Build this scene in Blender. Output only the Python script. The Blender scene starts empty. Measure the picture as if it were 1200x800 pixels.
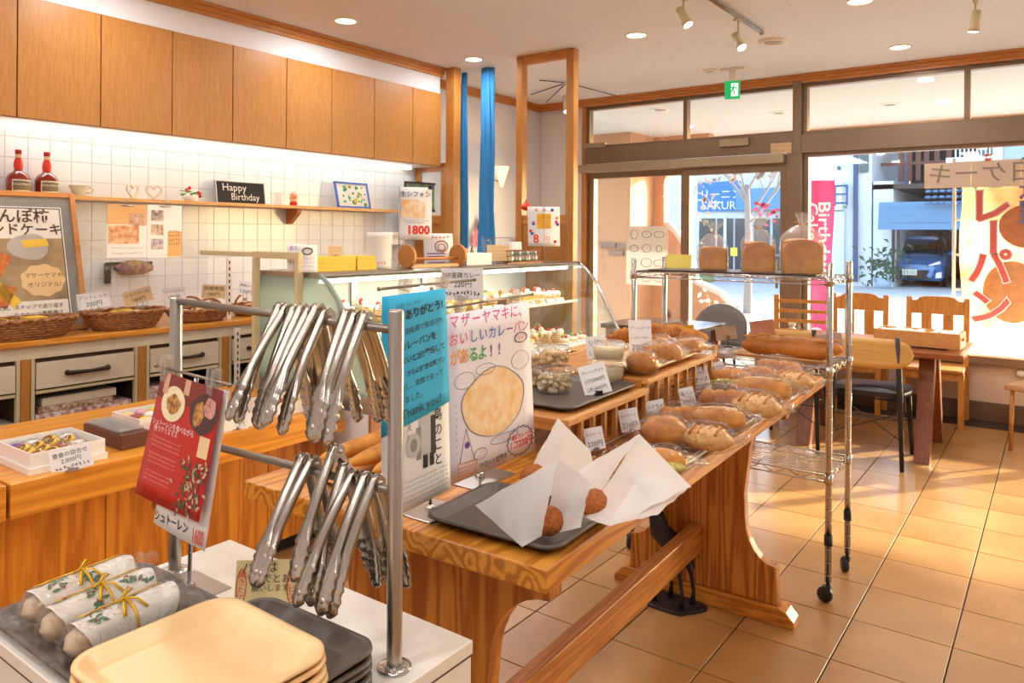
import bpy, bmesh, math, random
from math import sin, cos, pi, radians as R
from mathutils import Vector, Matrix, Euler, noise

SC = bpy.context.scene
COL = SC.collection
random.seed(7)

# ------------------------------------------------------------------ camera
CAM_H = 1.40; FPX = 880.0; YAW = math.atan2(642, 880); ROLL = R(.35); CYP = 276.0
cd = bpy.data.cameras.new('camera'); cam = bpy.data.objects.new('camera', cd); COL.objects.link(cam)
cd.sensor_width = 36.0; cd.lens = 36.0 * FPX / 1200.0
cd.shift_y = -(400.0 - CYP) / 1200.0
cd.clip_start = .05; cd.clip_end = 300
cam.matrix_world = Matrix.Translation((0, 0, CAM_H)) @ Matrix.Rotation(YAW, 4, 'Z') @ Matrix.Rotation(pi/2, 4, 'X') @ Matrix.Rotation(ROLL, 4, 'Z')
SC.camera = cam

# ------------------------------------------------------------------ view + world + sun
SC.view_settings.view_transform = 'Standard'
SC.view_settings.look = 'None'
SC.view_settings.gamma = 1.0
SC.view_settings.use_curve_mapping = False
SC.view_settings.exposure = -0.05
SC.cycles.use_denoising = True
SC.cycles.max_bounces = 10
SC.cycles.transparent_max_bounces = 24
SC.cycles.diffuse_bounces = 5
SC.cycles.caustics_reflective = False
SC.cycles.caustics_refractive = False
SC.cycles.sample_clamp_indirect = 4.0
W = bpy.data.worlds.new('sky'); SC.world = W; W.use_nodes = True
wn = W.node_tree; wn.nodes.clear()
wo = wn.nodes.new('ShaderNodeOutputWorld'); wb = wn.nodes.new('ShaderNodeBackground'); ws = wn.nodes.new('ShaderNodeTexSky')
ws.sky_type = 'NISHITA'; ws.sun_disc = False; ws.sun_elevation = R(17); ws.sun_rotation = R(37); ws.altitude = 50
ws.air_density = 1.0; ws.dust_density = 2.0
wb.inputs['Strength'].default_value = 1.3
wn.links.new(ws.outputs[0], wb.inputs[0]); wn.links.new(wb.outputs[0], wo.inputs[0])
sl = bpy.data.lights.new('sun', 'SUN'); so = bpy.data.objects.new('sun', sl); COL.objects.link(so)
sl.energy = 19.0; sl.color = (1.0, .93, .80); sl.angle = R(.8)
so.rotation_euler = Vector((-.75, -1, -.39)).to_track_quat('-Z', 'Y').to_euler()
so.location = (12, 20, 8)

def area(name, loc, rot, sx, sy, power, col, shape='RECTANGLE'):
    l = bpy.data.lights.new(name, 'AREA'); l.shape = shape; l.size = sx
    if shape == 'RECTANGLE': l.size_y = sy
    l.energy = power; l.color = col
    o = bpy.data.objects.new(name, l); COL.objects.link(o); o.location = loc; o.rotation_euler = rot
    return o
WARM = (.97, .985, 1.0)
# downlights: those in view, plus unseen ones added to brighten the room
DL = [(-3.835, 3.37), (-2.42, 4.79), (-3.82, 4.70), (-.974, 4.86), (-.966, 6.2),
      (-3.8, 1.9), (-2.42, 3.2), (-.97, 3.3), (.55, 3.3), (.55, 4.86), (-2.42, 1.6), (-.97, 1.6), (.55, 1.6), (-2.42, 0), (-.97, 0), (.55, 0), (-3.8, .3), (-2.42, -1.5), (-.97, -1.5), (.55, -1.5)]
for x, y in DL:
    area('downlight_and_fill_lamp', (x, y, 2.795), (0, 0, 0),   .13, .13, 7.5, WARM, 'DISK')
# unseen area lamps added behind the camera to fill the shop with light
for x in (-3.0, -1.2, .6):
    area('unseen_fill_lamp', (x, -.9, 2.79), (0, 0, 0), .25, 1.2, 12, (.97, .98, 1.0))
# strip lamp under the wall cupboards
area('undercupboard_lamp', (-4.5, 3.2, 1.965), (0, R(-12), 0), .05, 3.2, 4.2, (.95, .98, 1.0))

# ------------------------------------------------------------------ pixel rays -> world (for measuring places off the photo)
_c, _s = cos(YAW), sin(YAW)
def ray(px, py):
    u = px - 600; v = py - CYP
    a = u*cos(ROLL) + v*sin(ROLL); b = -u*sin(ROLL) + v*cos(ROLL)
    r = a/FPX
    return Vector((r*_c - _s, r*_s + _c, -b/FPX))
def onz(px, py, z):
    d = ray(px, py); t = (z - CAM_H)/d.z; return Vector((d.x*t, d.y*t, z))
def onx(px, py, x):
    d = ray(px, py); t = x/d.x; return Vector((x, d.y*t, CAM_H + d.z*t))
def ony(px, py, y):
    d = ray(px, py); t = y/d.y; return Vector((d.x*t, y, CAM_H + d.z*t))
def depth(p): return -p[0]*_s + p[1]*_c
def pxm(n, p): return n*depth(p)/FPX

# ------------------------------------------------------------------ materials
MATS = {}
def lin(c):
    if isinstance(c, str):
        c = [int(c[i:i+2], 16)/255 for i in (0, 2, 4)]
        c = [x/12.92 if x <= .04045 else ((x+.055)/1.055)**2.4 for x in c]
    return (c[0], c[1], c[2], 1)
def newmat(name):
    m = bpy.data.materials.new(name); m.use_nodes = True; MATS[name] = m
    nt = m.node_tree; b = nt.nodes['Principled BSDF']; return m, nt, b
def nn(nt, t, **k):
    n = nt.nodes.new(t)
    for a, v in k.items():
        if a in n.inputs: n.inputs[a].default_value = v
        else: setattr(n, a, v)
    return n
def flat(name, col, rough=.5, metal=0, var=0, nscale=20, bump=0, emit=None, estr=0, sheen=0, trans=0, coat=0, c2=None, sub=0):
    m, nt, b = newmat(name)
    b.inputs['Roughness'].default_value = rough; b.inputs['Metallic'].default_value = metal
    c = lin(col); b.inputs['Base Color'].default_value = c
    if coat: b.inputs['Coat Weight'].default_value = coat
    if sub:
        b.inputs['Subsurface Weight'].default_value = sub; b.inputs['Subsurface Scale'].default_value = .01
    if var or bump or c2:
        tc = nn(nt, 'ShaderNodeTexCoord'); nz = nn(nt, 'ShaderNodeTexNoise'); nz.inputs['Scale'].default_value = nscale
        nz.inputs['Detail'].default_value = 5
        nt.links.new(tc.outputs['Object'], nz.inputs['Vector'])
        if var or c2:
            cr = nn(nt, 'ShaderNodeValToRGB')
            d = lin(c2) if c2 else tuple(x*(1-var) for x in c[:3]) + (1,)
            cr.color_ramp.elements[0].position = .35; cr.color_ramp.elements[1].position = .65
            cr.color_ramp.elements[0].color = d; cr.color_ramp.elements[1].color = c
            nt.links.new(nz.outputs['Fac'], cr.inputs[0]); nt.links.new(cr.outputs[0], b.inputs['Base Color'])
        if bump:
            bp = nn(nt, 'ShaderNodeBump'); bp.inputs['Strength'].default_value = bump; bp.inputs['Distance'].default_value = .004
            nt.links.new(nz.outputs['Fac'], bp.inputs['Height']); nt.links.new(bp.outputs[0], b.inputs['Normal'])
    if emit:
        b.inputs['Emission Color'].default_value = lin(emit); b.inputs['Emission Strength'].default_value = estr
    return m
def wood(name, c1, c2, axis='Y', scale=1.0, rough=.38, knots=False, contrast=1.0):
    """grain runs along axis: broad cathedral bands + fine fibre"""
    m, nt, b = newmat(name)
    tc = nn(nt, 'ShaderNodeTexCoord'); oi = nn(nt, 'ShaderNodeObjectInfo')
    mp = nn(nt, 'ShaderNodeMapping')
    s = {'X': (.35, 5, 5), 'Y': (5, .35, 5), 'Z': (5, 5, .35)}[axis]
    mp.inputs['Scale'].default_value = [q*scale for q in s]
    sh = nn(nt, 'ShaderNodeVectorMath', operation='ADD')
    nt.links.new(tc.outputs['Object'], mp.inputs[0]); nt.links.new(mp.outputs[0], sh.inputs[0])
    cm = nn(nt, 'ShaderNodeCombineXYZ'); ml = nn(nt, 'ShaderNodeMath', operation='MULTIPLY'); ml.inputs[1].default_value = 37.0
    nt.links.new(oi.outputs['Random'], ml.inputs[0])
    for k in range(3): nt.links.new(ml.outputs[0], cm.inputs[k])
    nt.links.new(cm.outputs[0], sh.inputs[1])
    n1 = nn(nt, 'ShaderNodeTexNoise'); n1.inputs['Scale'].default_value = 1.3; n1.inputs['Detail'].default_value = 2
    nt.links.new(sh.outputs[0], n1.inputs['Vector'])
    mu = nn(nt, 'ShaderNodeMath', operation='MULTIPLY'); mu.inputs[1].default_value = 75
    nt.links.new(n1.outputs['Fac'], mu.inputs[0])
    si = nn(nt, 'ShaderNodeMath', operation='SINE'); nt.links.new(mu.outputs[0], si.inputs[0])
    n2 = nn(nt, 'ShaderNodeTexNoise'); n2.inputs['Scale'].default_value = 22; n2.inputs['Detail'].default_value = 4
    nt.links.new(sh.outputs[0], n2.inputs['Vector'])
    a1 = nn(nt, 'ShaderNodeMath', operation='MULTIPLY_ADD'); a1.inputs[1].default_value = .22*contrast; a1.inputs[2].default_value = 0.0
    nt.links.new(si.outputs[0], a1.inputs[0])
    a2 = nn(nt, 'ShaderNodeMath', operation='ADD'); nt.links.new(a1.outputs[0], a2.inputs[0]); nt.links.new(n2.outputs['Fac'], a2.inputs[1])
    cr = nn(nt, 'ShaderNodeValToRGB'); cr.color_ramp.elements[0].position = .25; cr.color_ramp.elements[1].position = .75
    cr.color_ramp.elements[0].color = lin(c2); cr.color_ramp.elements[1].color = lin(c1)
    nt.links.new(a2.outputs[0], cr.inputs[0]); out = cr.outputs[0]
    if knots:
        mk = nn(nt, 'ShaderNodeMapping')
        mk.inputs['Scale'].default_value = {'X': (1.2, 3.5, 3.5), 'Y': (3.5, 1.2, 3.5), 'Z': (3.5, 3.5, 1.6)}[axis]
        nt.links.new(tc.outputs['Object'], mk.inputs[0])
        vo = nn(nt, 'ShaderNodeTexVoronoi'); vo.inputs['Scale'].default_value = 1.4
        nt.links.new(mk.outputs[0], vo.inputs['Vector'])
        kr = nn(nt, 'ShaderNodeValToRGB'); kr.color_ramp.elements[0].position = .035; kr.color_ramp.elements[1].position = .07
        kr.color_ramp.elements[0].color = (1, 1, 1, 1); kr.color_ramp.elements[1].color = (0, 0, 0, 1)
        nt.links.new(vo.outputs['Distance'], kr.inputs[0])
        mx = nn(nt, 'ShaderNodeMix', data_type='RGBA'); nt.links.new(kr.outputs[0], mx.inputs['Factor'])
        nt.links.new(out, mx.inputs[6]); mx.inputs[7].default_value = lin('5a2c10'); out = mx.outputs[2]
    nt.links.new(out, b.inputs['Base Color'])
    bp = nn(nt, 'ShaderNodeBump'); bp.inputs['Strength'].default_value = .12; bp.inputs['Distance'].default_value = .003
    nt.links.new(a2.outputs[0], bp.inputs['Height']); nt.links.new(bp.outputs[0], b.inputs['Normal'])
    b.inputs['Roughness'].default_value = rough
    return m
def clear(name, tint=(1, 1, 1), refl=.08, rough=.02, bump=0, nscale=60, milky=0, milk=(1, 1, 1)):
    """thin clear pane or film"""
    m, nt, b = newmat(name); nt.nodes.remove(b)
    out = nt.nodes['Material Output']
    tr = nn(nt, 'ShaderNodeBsdfTransparent'); tr.inputs[0].default_value = tint + (1,)
    gl = nn(nt, 'ShaderNodeBsdfGlossy'); gl.inputs['Roughness'].default_value = rough
    fr = nn(nt, 'ShaderNodeLayerWeight'); pw = nn(nt, 'ShaderNodeMath', operation='POWER'); pw.inputs[1].default_value = 4.0
    nt.links.new(fr.outputs['Facing'], pw.inputs[0])
    ad = nn(nt, 'ShaderNodeMath', operation='MULTIPLY_ADD'); ad.inputs[1].default_value = .7; ad.inputs[2].default_value = refl; ad.use_clamp = True
    mx = nn(nt, 'ShaderNodeMixShader')
    nt.links.new(pw.outputs[0], ad.inputs[0]); nt.links.new(ad.outputs[0], mx.inputs[0])
    nt.links.new(tr.outputs[0], mx.inputs[1]); nt.links.new(gl.outputs[0], mx.inputs[2])
    last = mx
    if bump:
        tc = nn(nt, 'ShaderNodeTexCoord'); nz = nn(nt, 'ShaderNodeTexNoise'); nz.inputs['Scale'].default_value = nscale; nz.inputs['Detail'].default_value = 3
        nz.inputs['Distortion'].default_value = 1.5
        bp = nn(nt, 'ShaderNodeBump'); bp.inputs['Strength'].default_value = bump; bp.inputs['Distance'].default_value = .01
        nt.links.new(tc.outputs['Object'], nz.inputs['Vector']); nt.links.new(nz.outputs['Fac'], bp.inputs['Height'])
        nt.links.new(bp.outputs[0], gl.inputs['Normal']); nt.links.new(bp.outputs[0], fr.inputs['Normal'])
    if milky:
        df = nn(nt, 'ShaderNodeBsdfTranslucent'); df.inputs[0].default_value = milk + (1,)
        d2 = nn(nt, 'ShaderNodeBsdfDiffuse'); d2.inputs[0].default_value = milk + (1,)
        m0 = nn(nt, 'ShaderNodeMixShader'); m0.inputs[0].default_value = .6
        nt.links.new(df.outputs[0], m0.inputs[1]); nt.links.new(d2.outputs[0], m0.inputs[2])
        m2 = nn(nt, 'ShaderNodeMixShader'); m2.inputs[0].default_value = milky
        nt.links.new(mx.outputs[0], m2.inputs[1]); nt.links.new(m0.outputs[0], m2.inputs[2]); last = m2
    nt.links.new(last.outputs[0], out.inputs['Surface'])
    return m

M_ceil = flat('ceiling_paper', 'edeff4', .9, var=.03, nscale=30)
M_wallw = flat('white_wall_paper', 'e6e6ea', .9)
M_wallb = flat('lower_wall_paint', 'd8c4ae', .8)
M_tile = flat('glazed_white_tile', 'ebeef2', .18)
M_grout = flat('tile_grout', 'c8c8c8', .8)
M_floor_t = None
M_beech = wood('beech_veneer', 'c48a46', 'b07434', 'Z', 1.6, .4, contrast=.35)
M_post = wood('honey_wood', 'c58640', 'b07230', 'Z', 1.5, .4, contrast=.4)
M_postx = wood('honey_wood_long', 'd08c48', 'bd7a38', 'Y', 1.5, .4, contrast=.4)
M_postX = wood('honey_wood_cross', 'd08c48', 'bd7a38', 'X', 1.5, .4, contrast=.4)
M_pine_y = wood('pine_long', 'da9438', 'b0681c', 'Y', 1.6, .3, contrast=1.5)
M_pine_x = wood('pine_end', 'd28c34', 'aa651c', 'X', 1.6, .33, contrast=1.1)
M_pine_z = wood('pine_upright', 'cc8636', 'a25c1a', 'Z', 1.2, .36, contrast=1.3, knots=True)
M_pine_rail = wood('pine_rail', 'cc8a42', 'ac6a2a', 'Y', 1.2, .38, knots=True)
M_front = wood('counter_front_boards', 'cc8022', 'a65c10', 'Z', .8, .38, knots=True)
M_slab = wood('counter_slab', 'e29a38', 'c87c22', 'Y', .7, .3)
M_slat = wood('slat_wood', 'd99c5c', 'b87a3c', 'Z', 2, .45, contrast=.5)
M_slaty = wood('slat_wood_long', 'e0a662', 'c08040', 'Y', 2, .45, contrast=.5)
M_darkwood = wood('dining_walnut', '9a5a30', '7c4422', 'Y', 1.4, .3, contrast=.6)
M_darkwoodz = wood('dining_walnut_leg', '905430', '744022', 'Z', 1.4, .35, contrast=.6)
M_pinechair = wood('chair_pine', 'd4984a', 'b87830', 'Z', 1.6, .4, contrast=.6, knots=True)
M_ply = wood('bent_plywood', 'd6a862', 'c49450', 'X', 1.2, .45, contrast=.4)
M_tray_wood = wood('tray_wood', 'e6b878', 'cc9450', 'X', 1.3, .5, contrast=.4)
M_cream = flat('cream_paint', 'ddd0b4', .5, var=.06, nscale=14)
M_creamf = flat('cream_frame_paint', 'cdbd94', .45)
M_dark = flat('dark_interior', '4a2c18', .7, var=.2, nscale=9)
M_iron = flat('dark_iron', '37291f', .4, .6)
M_white = flat('white_laminate', 'e9e0d2', .28)
M_cardw = flat('white_box_card', 'ece8e4', .4)
M_paper = flat('white_paper', 'f3f1ee', .7)
M_kraft = flat('kraft_card', 'e2c394', .75)
M_ink = flat('black_ink', '2b2626', .7)
M_red = flat('red_ink', 'e0452c', .6)
M_pink = flat('pink_ink', 'e25a9a', .6)
M_blueink = flat('blue_ink', '3a6ac8', .6)
M_greenink = flat('green_ink', '4aa862', .6)
M_orangeink = flat('orange_ink', 'eba050', .6)
M_purple = flat('purple_ink', '6a3f9a', .6)
M_whiteink = flat('white_ink', 'f4efe6', .6)
M_steel = flat('brushed_steel', 'b9b4ac', .28, 1.0)
M_steel2 = flat('tong_steel', 'c2bbb0', .22, 1.0)
M_chrome = flat('chrome_wire', 'c9c7c4', .18, 1.0)
M_wire = flat('grey_wire', '8d8378', .35, .8)
M_alu = flat('bronze_aluminium', '876f58', .38, .35)
M_alu2 = flat('pale_aluminium', 'a8977a', .35, .5)
M_black = flat('black_plastic', '1d1b1c', .45)
M_blackm = flat('black_painted_metal', '2b2422', .4, .3)
M_blackleather = flat('black_vinyl', '1e1a1b', .38)
M_graytray = flat('grey_tray_plastic', '5d5149', .42, var=.08, nscale=60)
M_beigetray = flat('beige_tray_plastic', 'ecc68e', .32)
M_glass = clear('window_glass', (.97, .99, .98), .05)
M_caseglass = clear('case_glass', (.96, .99, .98), .07)
M_acryl = clear('acrylic_sheet', (.98, .98, .98), .06)
M_film = clear('clear_bag_film', (1, .995, .985), .045, .05, bump=1.0, nscale=45, milky=.015)
M_film2 = clear('crinkled_wrap_film', (1, 1, .99), .08, .06, bump=1.0, nscale=60, milky=.025)
M_loafbag = clear('loaf_bag_film', (1, .99, .98), .07, .12, bump=.7, nscale=30, milky=.10, milk=(.9, .88, .86))
M_cup = clear('clear_cup_plastic', (1, 1, .99), .12, .05, bump=.2, nscale=30, milky=.07)
M_clip = clear('clear_clip_plastic', (.93, .9, .86), .14, .1, milky=.12)
M_waxpaper = clear('waxed_paper', (.9, .88, .86), .05, .3, milky=.86, milk=(.90, .885, .87))
# ------------------------------------------------------------------ mesh building
class MB:
    def __init__(s): s.v = []; s.f = []; s.m = []; s.sm = []
    def add(s, vs, fs, mi=0, sm=False):
        o = len(s.v); s.v += [tuple(v) for v in vs]
        s.f += [tuple(i+o for i in f) for f in fs]; s.m += [mi]*len(fs); s.sm += [sm]*len(fs); return s
    def box(s, x0, y0, z0, x1, y1, z1, mi=0):
        if x0 > x1: x0, x1 = x1, x0
        if y0 > y1: y0, y1 = y1, y0
        if z0 > z1: z0, z1 = z1, z0
        v = [(x0,y0,z0),(x1,y0,z0),(x1,y1,z0),(x0,y1,z0),(x0,y0,z1),(x1,y0,z1),(x1,y1,z1),(x0,y1,z1)]
        return s.add(v, [(0,3,2,1),(4,5,6,7),(0,1,5,4),(1,2,6,5),(2,3,7,6),(3,0,4,7)], mi)
    def cbox(s, c, d, mi=0): return s.box(c[0]-d[0]/2, c[1]-d[1]/2, c[2]-d[2]/2, c[0]+d[0]/2, c[1]+d[1]/2, c[2]+d[2]/2, mi)
    def tube(s, pts, r, n=8, closed=False, mi=0, caps=True, flat=1.0):
        pts = [Vector(p) for p in pts]; N = len(pts)
        rs = r if isinstance(r, (list, tuple)) else [r]*N
        tang = []
        for i in range(N):
            a = pts[(i-1) % N] if (closed or i > 0) else pts[i]
            b = pts[(i+1) % N] if (closed or i < N-1) else pts[i]
            t = (b-a); tang.append(t.normalized() if t.length > 1e-9 else Vector((0,0,1)))
        u = tang[0].orthogonal().normalized()
        if abs(tang[0].z) < .9: u = (Vector((0,0,1)).cross(tang[0])).normalized()
        vs = []; 
        for i in range(N):
            u = (u - tang[i]*u.dot(tang[i])); u = u.normalized() if u.length > 1e-6 else tang[i].orthogonal().normalized()
            w = tang[i].cross(u)
            for k in range(n):
                a = 2*pi*k/n
                vs.append(pts[i] + u*(rs[i]*cos(a)) + w*(rs[i]*flat*sin(a)))
        fs = []
        for i in range(N if closed else N-1):
            j = (i+1) % N
            for k in range(n):
                l = (k+1) % n; fs.append((i*n+k, i*n+l, j*n+l, j*n+k))
        if caps and not closed:
            fs.append(tuple(range(n-1, -1, -1))); fs.append(tuple((N-1)*n+k for k in range(n)))
        return s.add(vs, fs, mi, True)
    def cyl(s, c, r, z0, z1, n=20, mi=0): return s.lathe([(r, z0), (r, z1)], n, c, mi, cap=True, sm=True)
    def lathe(s, prof, n=24, c=(0, 0), mi=0, cap=False, sm=True):
        vs = []; fs = []
        for r, z in prof:
            for k in range(n):
                a = 2*pi*k/n; vs.append((c[0]+r*cos(a), c[1]+r*sin(a), z + (c[2] if len(c) > 2 else 0)))
        for i in range(len(prof)-1):
            for k in range(n):
                l = (k+1) % n; fs.append((i*n+k, i*n+l, (i+1)*n+l, (i+1)*n+k))
        if cap: fs.append(tuple(range(n-1, -1, -1))); fs.append(tuple((len(prof)-1)*n+k for k in range(n)))
        return s.add(vs, fs, mi, sm)
    def grid(s, fn, nu, nv, mi=0, sm=True, cu=False):
        vs = [fn(i/nu, j/nv) for j in range(nv+1) for i in range(nu if cu else nu+1)]
        w = nu if cu else nu+1; fs = []
        for j in range(nv):
            for i in range(nu):
                k = (i+1) % w if cu else i+1
                fs.append((j*w+i, j*w+k, (j+1)*w+k, (j+1)*w+i))
        return s.add(vs, fs, mi, sm)
    def prism(s, poly, a0, a1, plane='XZ', mi=0):
        """extrude a 2D outline: plane XZ extrudes along Y, YZ along X, XY along Z"""
        def P(p, a): return {'XZ': (p[0], a, p[1]), 'YZ': (a, p[0], p[1]), 'XY': (p[0], p[1], a)}[plane]
        n = len(poly)
        vs = [P(p, a0) for p in poly] + [P(p, a1) for p in poly]
        fs = [tuple(range(n)), tuple(range(2*n-1, n-1, -1))] + [(i, i+n, (i+1) % n + n, (i+1) % n) for i in range(n)]
        return s.add(vs, fs, mi)
    def ell(s, c, rx, ry, rz, nu=16, nv=10, amp=0, freq=8, mi=0, flatb=None, seed=0, fn=None):
        def f(u, v):
            a = 2*pi*u; b = -pi/2 + pi*v
            d = Vector((cos(a)*cos(b), sin(a)*cos(b), sin(b)))
            k = 1 + amp*noise.noise(d*freq*.3 + Vector((seed, seed*.7, 0)))
            p = Vector((d.x*rx*k, d.y*ry*k, d.z*rz*k))
            if flatb is not None and p.z < -flatb: p.z = -flatb - (abs(p.z)-flatb)*.12
            if fn: p = fn(p, d)
            return p + Vector(c)
        return s.grid(f, nu, nv, mi, True, cu=True)
    def xf(s, M):
        s.v = [tuple(M @ Vector(v)) for v in s.v]; return s

def build(name, mb, mats, parent=None, bev=0, seg=2, label=None, sub=0, solid=0):
    me = bpy.data.meshes.new(name)
    me.from_pydata(mb.v, [], mb.f)
    mats = mats if isinstance(mats, (list, tuple)) else [mats]
    for m in mats: me.materials.append(m)
    me.polygons.foreach_set('material_index', mb.m)
    me.polygons.foreach_set('use_smooth', mb.sm)
    me.update()
    o = bpy.data.objects.new(name, me); COL.objects.link(o)
    if parent: o.parent = parent
    if bev:
        md = o.modifiers.new('b', 'BEVEL'); md.width = bev; md.segments = seg; md.limit_method = 'ANGLE'; md.angle_limit = R(50)
    if solid:
        md = o.modifiers.new('s', 'SOLIDIFY'); md.thickness = solid; md.offset = 0
    if sub:
        md = o.modifiers.new('u', 'SUBSURF'); md.levels = sub; md.render_levels = sub
    if label: o['label'] = label
    return o
def tag(o, label, cat, group=None, kind=None):
    o['label'] = label; o['category'] = cat
    if group: o['group'] = group
    if kind: o['kind'] = kind
    return o
def T(name, label, cat, loc=(0, 0, 0), rz=0, group=None, rot=None):
    o = bpy.data.objects.new(name, None); COL.objects.link(o); o.empty_display_size = .05
    o.location = loc; o.rotation_euler = rot if rot else (0, 0, rz)
    return tag(o, label, cat, group)
def S(name, mb, mats, parent=None, **k):
    o = build(name, mb, mats, parent, **k)
    if not parent: o['kind'] = 'structure'
    return o
def put(o, loc, rz=0, rot=None):
    o.location = loc; o.rotation_euler = rot if rot else (0, 0, rz); return o
def kids(o): return [c for c in bpy.data.objects if c.parent == o]
def copy_tree(o, label=None, loc=None, rot=None, scale=None, parent=None, top=True):
    c = o.copy(); COL.objects.link(c)
    if parent: c.parent = parent
    if label: c['label'] = label
    if loc is not None: c.location = loc
    if rot is not None: c.rotation_euler = rot
    if scale is not None: c.scale = scale
    for ch in KIDS(o): copy_tree(ch, parent=c)
    return c
_kc = {}
def KIDS(o):
    if o.name not in _kc: _kc[o.name] = [c for c in COL.objects if c.parent == o]
    return _kc[o.name]
_tx = {}
def text(parent, s, size, mat, M, name='lettering', align='CENTER', thick=0, bold=0, sx=1.0, line=1.0, yal='CENTER'):
    """lettering as a flat mesh; M maps text plane (x right, y up) to the parent's space"""
    key = (s, align, bold, line, yal)
    if key not in _tx:
        cu = bpy.data.curves.new('t', 'FONT'); cu.body = s; cu.size = 1; cu.align_x = align; cu.align_y = yal
        cu.resolution_u = 2; cu.offset = bold; cu.space_line = line
        ob = bpy.data.objects.new('t', cu); COL.objects.link(ob)
        dg = bpy.context.evaluated_depsgraph_get()
        me = bpy.data.meshes.new_from_object(ob.evaluated_get(dg)); bpy.data.objects.remove(ob)
        _tx[key] = me
    me = _tx[key].copy(); me.name = name; me.transform(M @ Matrix.Diagonal((size*sx, size, size, 1)))
    me.materials.clear(); me.materials.append(mat)
    o = bpy.data.objects.new(name, me); COL.objects.link(o); o.parent = parent
    return o
# text plane upright in local XZ, read from -Y
def UP(x=0, y=0, z=0, rot=0): return Matrix.Translation((x, y, z)) @ Matrix.Rotation(pi/2, 4, 'X') @ Matrix.Rotation(rot, 4, 'Z')
# text plane upright in local YZ, read from +X
def UX(x=0, y=0, z=0, rot=0): return Matrix.Translation((x, y, z)) @ Matrix.Rotation(pi/2, 4, 'Z') @ Matrix.Rotation(pi/2, 4, 'X') @ Matrix.Rotation(rot, 4, 'Z')
def rrect(x0, y0, x1, y1, r, n=6):
    p = []
    for cx, cy, a in ((x1-r, y1-r, 0), (x0+r, y1-r, 90), (x0+r, y0+r, 180), (x1-r, y0+r, 270)):
        for k in range(n+1):
            t = R(a + 90*k/n); p.append((cx + r*cos(t), cy + r*sin(t)))
    return p
def scribble(mb, x0, z0, w, h, n, y=-.001, seed=0, ax='XZ', t=.0009):
    """little strokes standing for a line of handwriting too small to read"""
    rd = random.Random(seed)
    for k in range(n):
        cx = x0 + w*(k+.5)/n
        for q in range(3):
            a = rd.uniform(0, pi); L = h*rd.uniform(.25, .5); ox = rd.uniform(-.2, .2)*w/n; oz = rd.uniform(-.3, .3)*h
            dx, dz = cos(a)*L/2*.8, sin(a)*L/2; nx, nz = -sin(a)*t, cos(a)*t
            pts = [(cx+ox-dx+nx, z0+oz-dz+nz), (cx+ox+dx+nx, z0+oz+dz+nz), (cx+ox+dx-nx, z0+oz+dz-nz), (cx+ox-dx-nx, z0+oz-dz-nz)]
            vs = [(p[0], y, p[1]) for p in pts]
            mb.add(vs, [(0, 1, 2, 3)])
    return mb

def tray_mesh(w, d, h=.018, r=.045, lip=.012, t=.003):
    """rounded rectangular cafeteria tray, centred, bottom at z=0"""
    mb = MB(); n = 5
    rings = []
    for off, z in ((-.030, t), (-.022, t), (-.010, h*.6), (-.004, h), (0, h), (.001, h-.003), (-.006, h*.55), (-.020, 0), (-.032, 0)):
        rings.append([(x, y, z) for x, y in rrect(-w/2-off, -d/2-off, w/2+off, d/2+off, max(.006, r+off), n)])
    m = len(rings[0])
    vs = [p for q in rings for p in q]; fs = []
    for i in range(len(rings)-1):
        for k in range(m): fs.append((i*m+k, i*m+(k+1) % m, (i+1)*m+(k+1) % m, (i+1)*m+k))
    mb.add(vs, fs, 0, True)
    mb.add(rings[0], [tuple(range(m))]); mb.add(rings[-1], [tuple(range(m-1, -1, -1))])
    return mb
# fix ring offsets: the rim is outermost
def tray(name, label, loc, rz, w, d, mat, group=None, h=.018, r=.045):
    mb = MB(); n = 6
    rings = []
    for off, z in ((-.026, .003), (-.020, .004), (-.006, h-.002), (-.002, h), (.004, h), (.005, h-.004), (0, h-.006), (-.016, .001), (-.022, 0)):
        rings.append([(x, y, z) for x, y in rrect(-w/2-off, -d/2-off, w/2+off, d/2+off, max(.006, r+off), n)])
    m = len(rings[0]); vs = [p for q in rings for p in q]; fs = []
    for i in range(len(rings)-1):
        for k in range(m): fs.append((i*m+k, i*m+(k+1) % m, (i+1)*m+(k+1) % m, (i+1)*m+k))
    mb.add(vs, fs, 0, True); mb.add(rings[0], [tuple(range(m))]); mb.add(rings[-1], [tuple(range(m-1, -1, -1))])
    o = build(name, mb, mat); put(o, loc, rz); tag(o, label, 'tray', group); return o

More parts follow.
